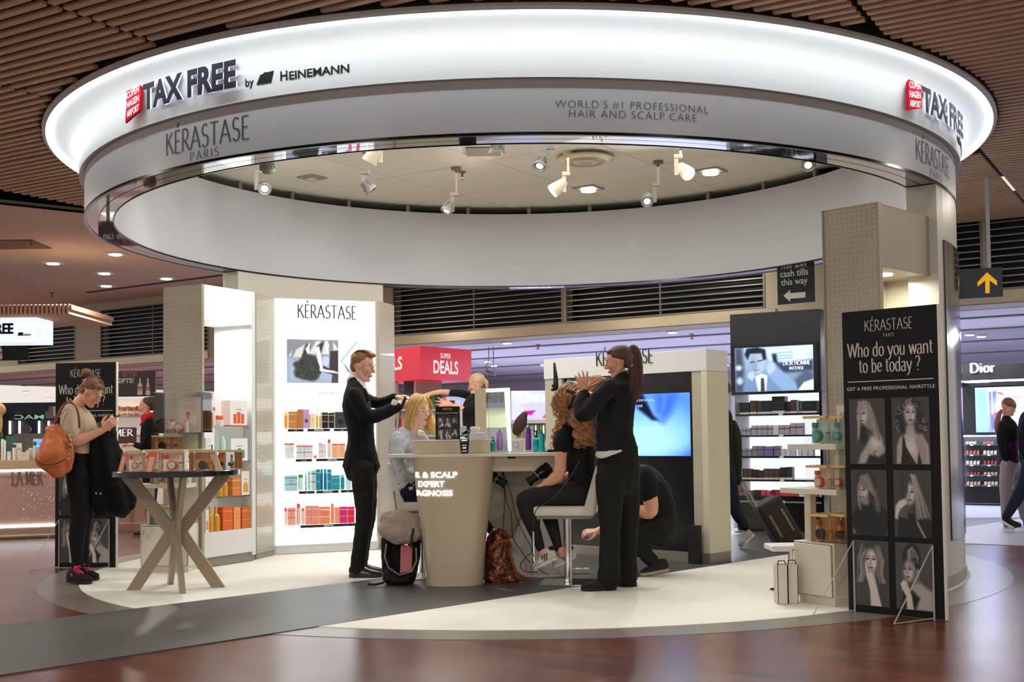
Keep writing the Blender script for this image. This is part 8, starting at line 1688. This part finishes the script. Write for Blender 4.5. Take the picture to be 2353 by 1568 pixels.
b = Blob(Y); [b.limb(q) for q in (tq, a1, a2)]; b.build('top', cloth('black_tee', (24, 24, 25)), pr, .01, 2); b = Blob(Y); b.limb(lq); b.build('trousers', cloth('black_jeans', (18, 18, 20)), pr, .012, 2); b = Blob(Y); b.ell(hd.P(-.12, 0, .19), tuple(q*hd.h for q in (.41, .35, .36)), R=hd.R); b.limb([(1110, 874, 0, 6), (1117, 880, 0, 6), (1119, 892, 0, 3)]); b.build('hair', hairmat('hair_ash', (200, 170, 130), .3), pr, .008, 2, label='blond hair in a short ponytail'); g = MB(); g.tube([at(1110, 866, Y-.02), at(1113, 874, Y), at(1113, 886, Y)], .012, 6); g.build('hair_tie', M_black, pr, world=True)
g = MB(); g.tube([hd.P(.36, -.06, .02), hd.P(.33, -.2, .03), hd.P(0, -.33, .02)], .005, 6); g.build('glasses', M_black, pr, world=True)
# security camera
p_ = at(1130, 857, 20); t = thing('security_camera', 'small grey security camera on a bent bracket under the shop ceiling', 'camera', p_); g = MB(); g.tube([p_+Vector((-.09, 0, .03)), p_+Vector((.06, -.07, -.03))], [.032, .032], 12); g.build('camera_body', M_greym, t, world=True); g = MB(); g.tube([at(1120, 850, 20), at(1117, 842, 20), at(1123, 833, 20), Vector((at(1124, 830, 20).x, at(1124, 830, 20).y, 2.62))], .008, 6); g.tube([at(1135, 852, 20), at(1134, 840, 20), Vector((at(1134, 830, 20).x, at(1134, 830, 20).y, 2.62))], .008, 6); g.build('bracket', M_greym, t, world=True)
# ---- lavender beauty wall, mirrored sign and wall built as solid pieces
pl = fp(1100, 1262, 22.0); t = thing('beauty_wall', 'lavender lit beauty wall with pale letters and coloured triangles', 'display', pl.o, pl.ang)
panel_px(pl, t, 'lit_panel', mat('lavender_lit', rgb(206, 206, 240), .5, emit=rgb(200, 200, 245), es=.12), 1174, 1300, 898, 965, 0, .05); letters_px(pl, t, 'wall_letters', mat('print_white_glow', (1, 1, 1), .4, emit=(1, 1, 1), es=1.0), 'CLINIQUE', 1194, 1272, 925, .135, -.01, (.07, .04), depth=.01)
panel_px(pl, t, 'frame_line', M_greym, 1172, 1173.5, 898, 985, -.01, .02); panel_px(pl, t, 'counter_band', mat('taupe_band', rgb(176, 160, 160), .5), 1174, 1300, 965, 973, -.2, .3); panel_px(pl, t, 'shelf_back', mat('olive_shelf', rgb(150, 156, 110), .6), 1174, 1300, 973, 1030, .0, .05)
for (pts, col, lb) in (((( 1204, 945), (1232, 943), (1220, 955)), (222, 60, 190), 'magenta triangle'), (((1246, 961), (1258, 946), (1262, 961)), (240, 140, 90), 'orange triangle'), (((1204, 945), (1216, 950), (1210, 958)), (206, 50, 170), 'magenta triangle')):
    g = MB(); v = [pl.hit(x, y, -.02) for x, y in pts]; g.add([(a, -.02, z) for a, z in v], [(2, 1, 0)]); g.add([(a, -.02, z) for a, z in v], [(0, 1, 2)]); g.build('triangle', mat('tri_%d' % col[1], rgb(*col), .4, emit=rgb(*col), es=.4), t, label=lb)
for i in range(9): panel_px(pl, t, 'green_carton', mat('green_pack_%d' % (i % 3), rgb(*((90, 130, 50), (226, 230, 220), (60, 90, 60))[i % 3]), .5), 1205+i*6, 1209+i*6, 977, 1012, -.1, .08)
pl = fp(1090, 1172, 20.0); t = thing('mirrored_sign', 'mirror reflection of a dark AH sign and pale yellow wall, built solid', 'sign', pl.o, pl.ang)  # reflected sign and wall, modelled on the sightline through the clear pane
panel_px(pl, t, 'board', mat('sign_greengrey', rgb(112, 112, 98), .5), 1080, 1170, 893, 938, 0, .05); letters_px(pl, t, 'sign_letters', mat('near_black', rgb(36, 38, 38), .5), 'AH', 1113, 1157, 924, .17, -.01, bold=.01, depth=.01); panel_px(pl, t, 'mirrored_wall', mat('yellow_lit', rgb(236, 232, 176), .5, emit=rgb(240, 236, 180), es=.25), 1080, 1170, 942, 1160, .1, .05); panel_px(pl, t, 'ledge', mat('taupe_band'), 1080, 1170, 938, 942, 0, .1); panel_px(pl, t, 'grey_boxes', mat('stock_grey'), 1119, 1166, 983, 1030, .0, .1)
Y = 12.5; t = thing('lounge_chair', 'dark brown padded headrest of a chair beyond the counter', 'chair', (at(1195, 1000, Y).x, Y, 0)); g = MB(); b = Blob(Y); b.limb([(1204, 955, 0, 9, .5), (1198, 968, 0, 14, .5), (1192, 982, 0, 14, .5), (1188, 990, 0, 12, .5)]); b.build('headrest', cloth('brown_leather_dark', (62, 42, 38), .5), t, .009, 2); g.tube([at(1192, 985, Y+.03), at(1192, 1100, Y+.03), Vector((at(1192, 1100, Y).x, Y+.03, .03))], .025, 10); g.build('post', M_greym, t, world=True); g = MB(); g.cyl((at(1192, 1100, Y).x, Y+.03), .22, .012, .03, 20); g.build('base', M_greym, t, world=True)
a = at(1197, 1000, 11.6); g = MB(); g.box(-.10, .10, -.06, .06, 0, .95+.13); drop(g, 'wood_box', mat('pale_ply', rgb(206, 184, 150), .6), Matrix.Translation((a.x, 11.6, .008)), 'pale wooden plinth standing behind the counter bottles', 'plinth')
# ---- perfume column
PD = fp(1690, 1884, 13.6, 13.1); t = thing('perfume_column', 'black perfume column with a large monitor and five white lit shelves', 'display', PD.o, PD.ang); WD_ = PD.w
zt = Z(PD, 1700, 722); DD = .5
zl0 = Z(PD, 1780, 906, .0); zb = .30
MB().box(-.04, WD_+.03, .0, DD, zl0+.02, zt).build('black_header', mat('black_satin', rgb(26, 28, 34), .3), t, bevel=.004)
MB().box(-.04, 0, 0, DD, .03, zl0+.018).build('side_panel', mat('side_white', rgb(206, 206, 226), .4), t); MB().box(WD_, WD_+.03, 0, DD, .03, zl0+.018).build('side_panel', M_black, t)
MB().box(0, WD_, DD-.03, DD-.01, .42, zl0+.018).build('lit_back', mat('cool_lit', (1, 1, 1), .5, emit=(.90, .94, 1), es=1.0), t); MB().box(0, WD_, .02, DD, .006, .40).build('black_base', M_black, t)
sx0, sz0 = PD.hit(1690, 902, -.02); sx1, sz1 = PD.hit(1868, 792, -.02)
MB().box(sx0-.05, sx1+.05, -.02, -.003, sz0-.03, sz1+.03).build('monitor', M_black, t)
p = Paint(110, 70, (.50, .60, .72)); p.grad((.62, .74, .86), (.40, .48, .58)); p.poly([(.40, .05), (1, 0), (1, .42), (.48, .40)], (.80, .92, 1.0), .05); p.poly([(.48, .16), (.54, .16), (.56, .42), (.50, .40)], (.12, .14, .2), .03); p.poly([(.92, .12), (1, .10), (1, .62), (.94, .60)], (.72, .80, .92), .03)
p.poly([(.52, .36), (1, .33), (1, .58), (.62, .60)], (.20, .24, .36), .04)
for y_ in (.15, .22, .28): p.line([(.56, y_), (.74, y_-.01)], .02, (.45, .55, .75), .02)
p.poly([(0, 0), (.10, 0), (.12, .5), (.1, 1), (0, 1)], (.24, .28, .36), .05); p.ell(.05, .45, .04, .06, (.7, .8, .9), .03); p.ell(.06, .75, .04, .08, (.65, .75, .85), .03); p.poly([(.78, .74), (.9, .55), (1, .6), (1, 1), (.7, 1)], (.30, .35, .45), .05); p.poly([(.80, 1), (.88, .82), (1, .76), (1, 1)], (.85, .92, 1), .02)
p.poly([(.10, 1), (.14, .76), (.24, .66), (.34, .62), (.42, .60), (.56, .66), (.70, .76), (.80, 1)], (.42, .52, .68), .02); p.poly([(.26, .66), (.34, .60), (.42, .64), (.40, 1), (.30, 1)], (.82, .88, .95), .015); p.poly([(.335, .70), (.375, .70), (.385, 1), (.33, 1)], (.20, .22, .30), .01)
p.ell(.29, .34, .115, .27, (.62, .70, .80), .03); p.ell(.24, .40, .05, .20, (.45, .52, .62), .05, 0, .6); p.poly([(.13, .16), (.16, .02), (.30, .0), (.40, .06), (.41, .28), (.37, .30), (.35, .14), (.20, .14), (.17, .28)], (.10, .12, .16), .02); p.line([(.205, .335), (.25, .325)], .022, (.12, .14, .2), .01); p.line([(.30, .315), (.35, .30)], .022, (.12, .14, .2), .01); p.line([(.27, .35), (.275, .45)], .014, (.4, .48, .58), .01); p.line([(.245, .515), (.31, .51)], .018, (.34, .38, .48), .01)
p.poly([(.40, .42), (.44, .34), (.52, .36), (.56, .50), (.64, .60), (.78, .84), (.80, 1), (.62, 1), (.46, .72), (.41, .60)], (.50, .62, .80), .02); p.poly([(.41, .44), (.44, .35), (.51, .37), (.53, .50), (.46, .62), (.42, .58)], (.66, .74, .84), .015); p.poly([(.16, .66), (.18, .56), (.24, .54), (.26, .66), (.22, .76)], (.66, .74, .84), .015)
add_mesh('monitor_picture', p.mesh(sx1-sx0, sz1-sz0, vcmat('screen_cool', .95, .25)), t, (sx0, -.0212, sz0), 'glowing picture of a man in a suit adjusting his collar')
letters_px(PD, t, 'screen_letters', mat('print_white_glow'), 'DIOR HOMME', 1799, 1862, 840, .045, -.022, (.16, .05, .07)); letters_px(PD, t, 'screen_letters', mat('print_white_glow'), 'INTENSE', 1814, 1847, 850, .033, -.022, (.16, .05, .07))
shy = (951, 1000, 1049, 1103, 1152)
for y_ in shy:
    z = Z(PD, 1780, y_, .02); MB().box(0.0, WD_, .02, DD-.03, z-.02, z).build('shelf', M_black if y_ != 1152 else M_white, t)
    MB().box(WD_*.52, WD_*.57, .012, .019, z-.022, z+.006).build('price_tag', M_white, t)
BR, DB_, LG, LV = (84, 58, 50), (28, 32, 44), (176, 176, 196), (190, 190, 232); RD = (226, 70, 76)
specs = {951: [(1698, 1720, 27, DB_, 0), (1721, 1736, 31, BR, 0), (1737, 1747, 30, BR, 0), (1748, 1772, 30, DB_, 0), (1773, 1802, 39, (30, 34, 38), 0), (1803, 1814, 27, DB_, 0), (1815, 1828, 30, BR, 0), (1832, 1836, 28, DB_, 0), (1841, 1876, 27, DB_, 0)],
         1000: [(1701, 1711, 17, LG, 1), (1712, 1722, 17, LG, 1), (1724, 1736, 22, LG, 1), (1737, 1748, 22, LG, 1), (1749, 1761, 22, LG, 1), (1762, 1772, 22, LG, 1), (1774, 1787, 22, (226, 226, 240), 1), (1788, 1799, 22, LG, 1), (1800, 1812, 22, LG, 1), (1814, 1827, 26, LG, 1), (1828, 1842, 26, LG, 1)],
         1049: [(1702, 1713, 17, (150, 150, 170), 1), (1714, 1724, 17, (150, 150, 170), 1), (1726, 1738, 23, (140, 138, 156), 1), (1739, 1752, 23, (130, 126, 150), 1), (1755, 1775, 22, (110, 120, 180), 1), (1776, 1789, 23, (130, 126, 150), 1), (1792, 1800, 16, (222, 222, 246), 1), (1804, 1812, 16, (222, 222, 246), 1), (1816, 1824, 18, (210, 210, 230), 1), (1830, 1838, 16, (222, 222, 246), 1), (1842, 1852, 18, (222, 222, 246), 1), (1856, 1866, 18, (222, 222, 246), 1)],
         1103: [(1703, 1714, 24, BR, 0), (1715, 1724, 24, BR, 0), (1725, 1738, 22, (26, 26, 30), 0), (1739, 1751, 20, (60, 44, 44), 0), (1752, 1763, 24, BR, 0), (1764, 1776, 24, BR, 0), (1777, 1788, 24, BR, 0), (1790, 1803, 27, DB_, 0), (1804, 1818, 28, (50, 46, 56), 0)],
         1152: [(1705, 1717, 22, (150, 90, 90), 0), (1718, 1728, 22, (130, 80, 80), 0), (1729, 1745, 23, (60, 36, 36), 0), (1746, 1757, 23, RD, 0), (1758, 1768, 22, RD, 0), (1770, 1778, 24, (120, 20, 40), 0), (1780, 1789, 24, (214, 30, 60), 0), (1790, 1801, 22, RD, 0), (1802, 1815, 21, RD, 0), (1816, 1829, 20, RD, 0), (1852, 1864, 18, (226, 50, 70), 0), (1866, 1877, 18, RD, 0)]}
nmr = {951: 'top', 1000: 'second', 1049: 'third', 1103: 'fourth', 1152: 'lowest'}; cn = {DB_: 'dark blue-black', BR: 'dark brown', LG: 'silver grey', RD: 'light red'}
for y_, lst in specs.items():
    z = Z(PD, 1780, y_, .02)
    for i, (x0, x1, hp_, col, sq) in enumerate(lst):
        ym = Z(PD, (x0+x1)/2, 1000, .06); a = PD.hit(x0, y_, .06)[0]; b_ = PD.hit(x1, y_, .06)[0]; h = hp_*PD.o.y/FPX
        if b_ > WD_-.005: continue
        word = cn.get(col, 'black' if sum(col) < 170 else 'deep red' if col[0] > 110 and col[1] < 100 else 'white' if sum(col) > 640 else 'grey-blue' if sq else 'reddish brown')
        carton(M_at(PD, (a+b_)/2, .14, z+.001), b_-a, min(.12, b_-a+.02), h, col, '%s perfume carton, %s on the %s column shelf' % (word, ORD[i], nmr[y_]), 'perfume cartons on the black column', band=((120, 70, 74) if sq and sum(col) < 640 else (230, 230, 236), [(.58, .70)] if sq else [(0, .16)]), lines=1)
# directional signs
pl = fp(1785, 1868, 13.25, 12.95); t = thing('direction_sign', 'black sign reading cash tills this way with a white arrow, upper right', 'sign', pl.o, pl.ang)
panel_px(pl, t, 'board', M_blackm, 1785, 1868, 600, 697, 0, .03)
letters_px(pl, t, 'sign_letters', M_cream, 'cash tills', 1793, 1857, 638, .075, -.002, bold=.001); letters_px(pl, t, 'sign_letters', M_cream, 'this way', 1795, 1856, 657, .075, -.002, bold=.001)
g = MB(); A = [pl.hit(x, y, -.003) for x, y in ((1800, 680), (1816, 666), (1815, 674), (1851, 671), (1851, 684), (1815, 687), (1816, 694))]; g.add([(a, -.003, z) for a, z in A], [(0, 6, 5, 4, 3, 2, 1)]); g.build('arrow', M_cream, t, label='white left arrow', fix=False)
g = MB(); g.box(.1, .13, .01, .02, Z(pl, 1800, 600), 3.55); g.box(pl.w-.13, pl.w-.10, .01, .02, Z(pl, 1800, 600), 3.55); g.build('hanger', M_greym, t)
pl = fp(2190, 2303, 11.4, 11.25); t = thing('arrow_sign', 'dark blue hanging sign with a yellow upward arrow at the right', 'sign', pl.o, pl.ang)
panel_px(pl, t, 'board', mat('sign_navy', rgb(30, 40, 54), .35), 2150, 2303, 618, 686, 0, .08)
g = MB(); A = [pl.hit(x, y, -.003) for x, y in ((2268, 626), (2291, 646), (2291, 657), (2274, 645), (2274, 674), (2264, 674), (2264, 645), (2246, 659), (2246, 649))]; g.add([(a, -.003, z) for a, z in A], [tuple(range(9))[::-1], tuple(range(9))]); g.build('arrow', mat('arrow_yellow', rgb(246, 196, 50), .4, emit=rgb(246, 196, 50), es=.35), t, label='yellow up arrow')
a = pl.hit(2268, 600, .02)[0]; a2 = pl.hit(2277, 600, .02)[0]; MB().box(a, a2, .02, .06, Z(pl, 2270, 618), 3.56).build('hanger_post', mat('post_pale', rgb(196, 196, 196), .4), t)
# ---- right-hand perfume shop
pl = fp(2180, 2420, 17.8, 17.0); t = thing('makeup_wall', 'black make-up wall with glowing letters, big screen and lit tester trays at the right edge', 'display', pl.o, pl.ang)
panel_px(pl, t, 'header', M_blackm, 2180, 2420, 836, 872, 0, .5); panel_px(pl, t, 'back_wall', M_blackm, 2180, 2420, 872, 1005, .45, .05); panel_px(pl, t, 'base', M_blackm, 2180, 2420, 1122, 1158, .1, .4)
letters_px(pl, t, 'glow_letters', mat('letter_glow', (1, 1, 1), .4, emit=(.9, .93, 1), es=2.5), 'Dior', 2230, 2286, 857, .135, -.01, (.20, .07, .08), depth=.02, label='glowing white letters Dior')
for (x0, x1, y_) in ((2212, 2300, 869), (2230, 2353, 873), (2212, 2262, 876), (2290, 2400, 868)): panel_px(pl, t, 'strip_light', M_lamp_strip, x0, x1, y_, y_+2.6, .1, .3)
panel_px(pl, t, 'screen_bezel', M_black, 2239, 2420, 885, 997, .40, .04); sa, sz = pl.hit(2243, 994, .39); sb_, sz2 = pl.hit(2420, 886, .39)
p = Paint(110, 70, (.55, .62, 1)); p.grad((.72, .74, 1), (.50, .50, .98)); p.poly([(0, 0), (.16, 0), (.16, 1), (0, 1)], (.50, .66, 1), .04); p.poly([(.18, .1), (.28, .08), (.30, .9), (.20, .95)], (.36, .38, .92), .02); p.line([(.22, .05), (.22, .6)], .02, (.85, .88, 1), .01); p.ell(.62, .45, .36, .36, (.88, .84, .98), .1); p.poly([(.34, .16), (.60, .20), (.66, .26), (.40, .26)], (.90, .60, .66), .02); p.line([(.30, .12), (.36, .16)], .03, (.80, .12, .3), .01); p.line([(.24, .62), (.30, .55)], .03, (.85, .12, .3), .01); p.line([(.30, .56), (.42, .46)], .05, (.92, .70, .76), .02); p.poly([(.6, .5), (1, .2), (1, .7), (.7, .62)], (.94, .78, .82), .06); p.line([(.3, .78), (.36, .86)], .02, (.8, .2, .4), .01)
add_mesh('screen_picture', p.mesh(sb_-sa, sz2-sz, vcmat('screen_violet', 1.0, .25)), t, (sa, .389, sz), 'glowing violet and pink screen picture')
panel_px(pl, t, 'shelf_light', M_lamp_strip, 2212, 2420, 1000, 1003, .0, .04)
panel_px(pl, t, 'tray_back', mat('tray_dark', rgb(70, 74, 80), .4), 2212, 2420, 1003, 1122, .12, .1)
cols = [(236, 200, 190), (200, 120, 110), (240, 230, 220), (150, 60, 70), (226, 170, 150)]
rn = random.Random(11); k_ = 0
for r in range(5):
    for c in range(5):
        x0 = 2214+c*40; y0 = 1006+r*23.5; ot = panel_px(pl, t, 'tester_tray', mat('tray_frame', rgb(96, 100, 106), .3, metal=.3), x0, x0+37, y0+15, y0+18, -.02, .14)
        panel_px(pl, ot, 'price_label', mat('print_white'), x0+15, x0+22, y0+16, y0+18.5, -.03, .008)
        g = MB()
        for q in range(4 if r else 3):
            xx = x0+4+q*8.2; a = pl.hit(xx, 1000, 0)[0]; w_ = pl.hit(xx+6, 1000, 0)[0]-a; zz = Z(pl, xx, y0+15, 0); hh = (9 if r in (1, 2) else 6 if r != 4 else 8)*pl.o.y/FPX
            for s2 in range(2): g.box(a+s2*w_*.5, a+s2*w_*.5+w_*.42, .01, .08, zz, zz+hh*(1 if s2 else .85))
        g.build('testers', mat('tester_%d' % ((r+c) % 5), rgb(*((236, 214, 206), (214, 120, 116), (240, 236, 230), (176, 80, 84), (226, 186, 166))[(r+c+(r//4)) % 5]), .3), ot); stuff(ot.children[-1])
# far right couple
Y = 13.6; pr = thing('person', 'woman with ponytail, dark jacket and grey jeans walking at the right edge', 'person', (at(2325, 1200, Y).x, Y, 0)); hd = Head(at(2317, 940, Y), (.75, .1, -.65), .22); b = Blob(Y); hd.into(b)
tq = [(2312, 962, 0, 9, 1.8), (2316, 980, 0, 19, 1.5), (2318, 1010, 0, 21, 1.3), (2316, 1040, 0, 20, 1.3), (2318, 1062, 0, 22, 1.3)]; aq = [(2304, 978, -.16, 10), (2300, 1005, -.17, 10), (2306, 1040, -.15, 9), (2312, 1056, -.12, 7)]; l1 = [(2318, 1066, -.06, 18), (2312, 1110, -.06, 15), (2310, 1150, -.04, 11), (2309, 1190, -.02, 8)]; l2 = [(2326, 1066, .06, 18), (2338, 1110, .08, 14), (2344, 1150, .08, 10), (2352, 1190, .08, 8)]
b.limb([(2312, 964, 0, 8), (2315, 952, 0, 8)]); [b.limb(q, .83) for q in (tq, aq, l1, l2)]; hand(b, at(2312, 1054, Y-.12), (.3, 0, -.9), (0, -1, 0), (1, 0, 0), curl=20); b.build('body', SKIN_B, pr, .0085, 2); hd.feats(pr)
b = Blob(Y); b.limb(tq); b.limb(aq); b.build('jacket', cloth('dark_jacket', (24, 24, 30)), pr, .011, 2); b = Blob(Y); b.limb([(2326, 1020, -.1, 11, .8), (2328, 1045, -.1, 12, .8), (2328, 1058, -.1, 10, .8)]); b.build('purple_top', cloth('purple_top', (70, 20, 74)), pr, .011, 2); b = Blob(Y); b.limb([(2318, 1058, 0, 21, 1.3), (2320, 1072, 0, 20, 1.3)]); b.limb(l1); b.limb(l2); b.build('jeans', cloth('grey_jeans', (156, 144, 150)), pr, .011, 2)
b = Blob(Y); b.ell(hd.P(-.12, 0, .20), tuple(q*hd.h for q in (.41, .35, .35)), R=hd.R); b.build('hair', hb, pr, .009, 2); b = Blob(Y); b.limb([(2301, 944, -.02, 4), (2295, 955, -.04, 6), (2291, 975, -.05, 7), (2291, 996, -.05, 4)]); b.build('ponytail', hairmat('hair_light_brown', (150, 100, 70)), pr, .008, 2, label='long light brown ponytail')
h0, t0 = at(2307, 1197, Y), at(2322, 1200, Y); shoe(pr, (h0.x, h0.y, .01), (t0.x+.12, t0.y, .01), M_blackm, M_blackm); h0, t0 = at(2352, 1197, Y+.1), at(2372, 1198, Y+.1); shoe(pr, (h0.x, h0.y, .01), (t0.x+.1, t0.y, .01), M_blackm, M_blackm)
Y = 13.2; pr = thing('person', 'man in navy jacket and jeans mostly cut off by the right edge', 'person', (at(2375, 1200, Y).x, Y, 0)); hd = Head(at(2384, 915, Y), (1, .1, -.2), .23, fem=False); b = Blob(Y); hd.into(b)
tq = [(2380, 942, 0, 12, 2), (2376, 960, 0, 28, 1.5), (2374, 1000, 0, 32, 1.2), (2374, 1040, 0, 30, 1.2), (2376, 1066, 0, 28, 1.2)]; l1 = [(2372, 1062, -.08, 22), (2356, 1110, -.10, 18), (2334, 1150, -.12, 14), (2312, 1188, -.12, 10)]; l2 = [(2380, 1062, .08, 22), (2385, 1120, .06, 17), (2388, 1205, .05, 11)]; aq = [(2362, 965, -.18, 13), (2352, 1000, -.20, 12), (2352, 1035, -.18, 11), (2362, 1055, -.16, 8)]
b.limb([(2380, 944, 0, 10), (2383, 930, 0, 10)]); [b.limb(q, .83) for q in (tq, aq, l1, l2)]; b.build('body', SKIN_B, pr, .0095, 2)
b = Blob(Y); b.limb(tq); b.limb(aq); b.build('jacket', cloth('navy_jacket', (22, 24, 34)), pr, .012, 2); b = Blob(Y); b.limb(l1); b.limb(l2); b.build('jeans', cloth('navy_jeans', (26, 34, 50)), pr, .012, 2); b = Blob(Y); b.ell(hd.P(-.12, 0, .2), (.09, .08, .08)); b.build('hair', hm, pr, .012, 2)
h0, t0 = at(2300, 1178, Y-.12), at(2330, 1210, Y-.13); shoe(pr, (h0.x, h0.y, .10), (t0.x, t0.y, .012), cloth('black_canvas_shoe', (26, 24, 28)), mat('sole_white'), h=.09, tilt=(.5, 0, 1)); h0, t0 = at(2380, 1210, Y+.05), at(2410, 1210, Y+.05); shoe(pr, (h0.x, h0.y, .01), (t0.x+.1, t0.y, .01), cloth('black_canvas_shoe', (26, 24, 28)), mat('sole_white'))
# traveller with suitcase behind the screen wall
Y = 11.6; pr = thing('person', 'traveller in dark clothes with backpack mostly hidden behind the screen wall', 'person', (at(1672, 1230, Y).x, Y, 0)); hd = Head(at(1655, 905, Y), (-1, .1, -.1), .23, fem=False); b = Blob(Y); hd.into(b)
tq = [(1657, 935, 0, 12, 2), (1656, 955, 0, 26, 1.5), (1658, 1000, 0, 27, 1.3), (1660, 1050, 0, 26, 1.3), (1662, 1080, 0, 27, 1.2)]; l1 = [(1665, 1080, -.06, 24), (1678, 1130, -.08, 19), (1690, 1175, -.10, 14), (1712, 1212, -.12, 10)]; l2 = [(1660, 1080, .06, 24), (1640, 1140, .06, 17), (1632, 1225, .06, 11)]; aq = [(1668, 965, .12, 12), (1684, 1020, .15, 11), (1694, 1090, .15, 10), (1697, 1108, .12, 8)]
b.limb([(1657, 938, 0, 10), (1656, 925, 0, 10)]); [b.limb(q, .84) for q in (tq, aq, l1, l2)]; hand(b, at(1697, 1106, Y+.12), (.2, 0, -1), (0, -1, 0), (-1, 0, 0), curl=60); b.build('body', SKIN_B, pr, .0085, 2); b = Blob(Y); b.limb(tq); b.limb(aq); b.build('jacket', cloth('black_blazer', (26, 26, 26)), pr, .011, 2); b = Blob(Y); b.limb(l1); b.limb(l2); b.build('jeans', cloth('navy_jeans', (26, 34, 50)), pr, .011, 2); b = Blob(Y); b.ell(hd.P(-.12, 0, .2), (.09, .08, .08)); b.build('hair', hm, pr, .012, 2)
h0, t0 = at(1733, 1222, Y-.12), at(1702, 1258, Y-.13); shoe(pr, (h0.x, h0.y, .13), (t0.x, t0.y, .012), cloth('grey_shoe', (176, 170, 170), .6), mat('sole_white'), h=.09, tilt=(-.6, 0, 1)); h0, t0 = at(1640, 1235, Y+.06), at(1615, 1237, Y+.06); shoe(pr, (h0.x, h0.y, .01), (t0.x-.1, t0.y, .01), cloth('grey_shoe', (176, 170, 170), .6), mat('sole_white'))
t = thing('backpack', 'dark olive backpack on the traveller beside the screen wall', 'backpack', at(1690, 1030, Y)); b = Blob(Y); b.limb([(1684, 975, .05, 10, 1.4), (1688, 1000, .05, 15, 1.4), (1690, 1040, .05, 15, 1.4), (1690, 1085, .05, 14, 1.4), (1690, 1108, .05, 10, 1.4)]); b.build('pack_body', cloth('olive_nylon', (44, 44, 34)), t, .011, 2); g = MB(); g.tube([at(1684, 975, Y-.1), at(1672, 975, Y-.16), at(1668, 1010, Y-.18)], .015, 6, ratio=.4); g.build('strap', M_blackm, t, world=True)
t = thing('suitcase', 'dark brown wheeled suitcase tilted on its wheels behind the cream stand', 'suitcase', (at(1800, 1250, Y).x, Y, 0)); g = MB(); ax = (at(1812, 1245, Y)-at(1758, 1152, Y)); ax.normalize(); px_ = Vector((ax.z, 0, -ax.x)); 
if px_.x < 0: px_ = -px_
c0_ = at(1786, 1200, Y); g.T = Matrix((( px_.x, 0, -ax.x, c0_.x), (px_.y, 1, -ax.y, c0_.y), (px_.z, 0, -ax.z, c0_.z), (0, 0, 0, 1))); g.box(-.125, .125, -.17, .17, -.22, .24); g.build('case_body', mat('suitcase_fabric', rgb(50, 42, 36), .75, bump=.2), t, world=True, bevel=.03)
for x_ in (-.06, .07):
    q = MB(); q.T = g.T; q.box(x_-.012, x_+.012, -.176, -.169, -.12, .12); q.build('pocket_zip', mat('zip_beige', rgb(128, 116, 92), .6), t, world=True, bevel=.004)
q = MB(); q.T = g.T; q.box(-.12, -.10, -.12, -.10, .24, .50); q.box(-.12, -.10, .10, .12, .24, .50); q.box(-.125, -.095, -.12, .12, .495, .52); q.build('pull_handle', M_alu, t, world=True)
q = MB(); q.T = g.T; 
for y_ in (-.13, .13): q.ellipsoid((.09, y_, -.235), (.03, .015, .03)); q.ellipsoid((-.09, y_, -.235), (.03, .015, .03))
q.build('wheels', M_blackm, t, world=True)
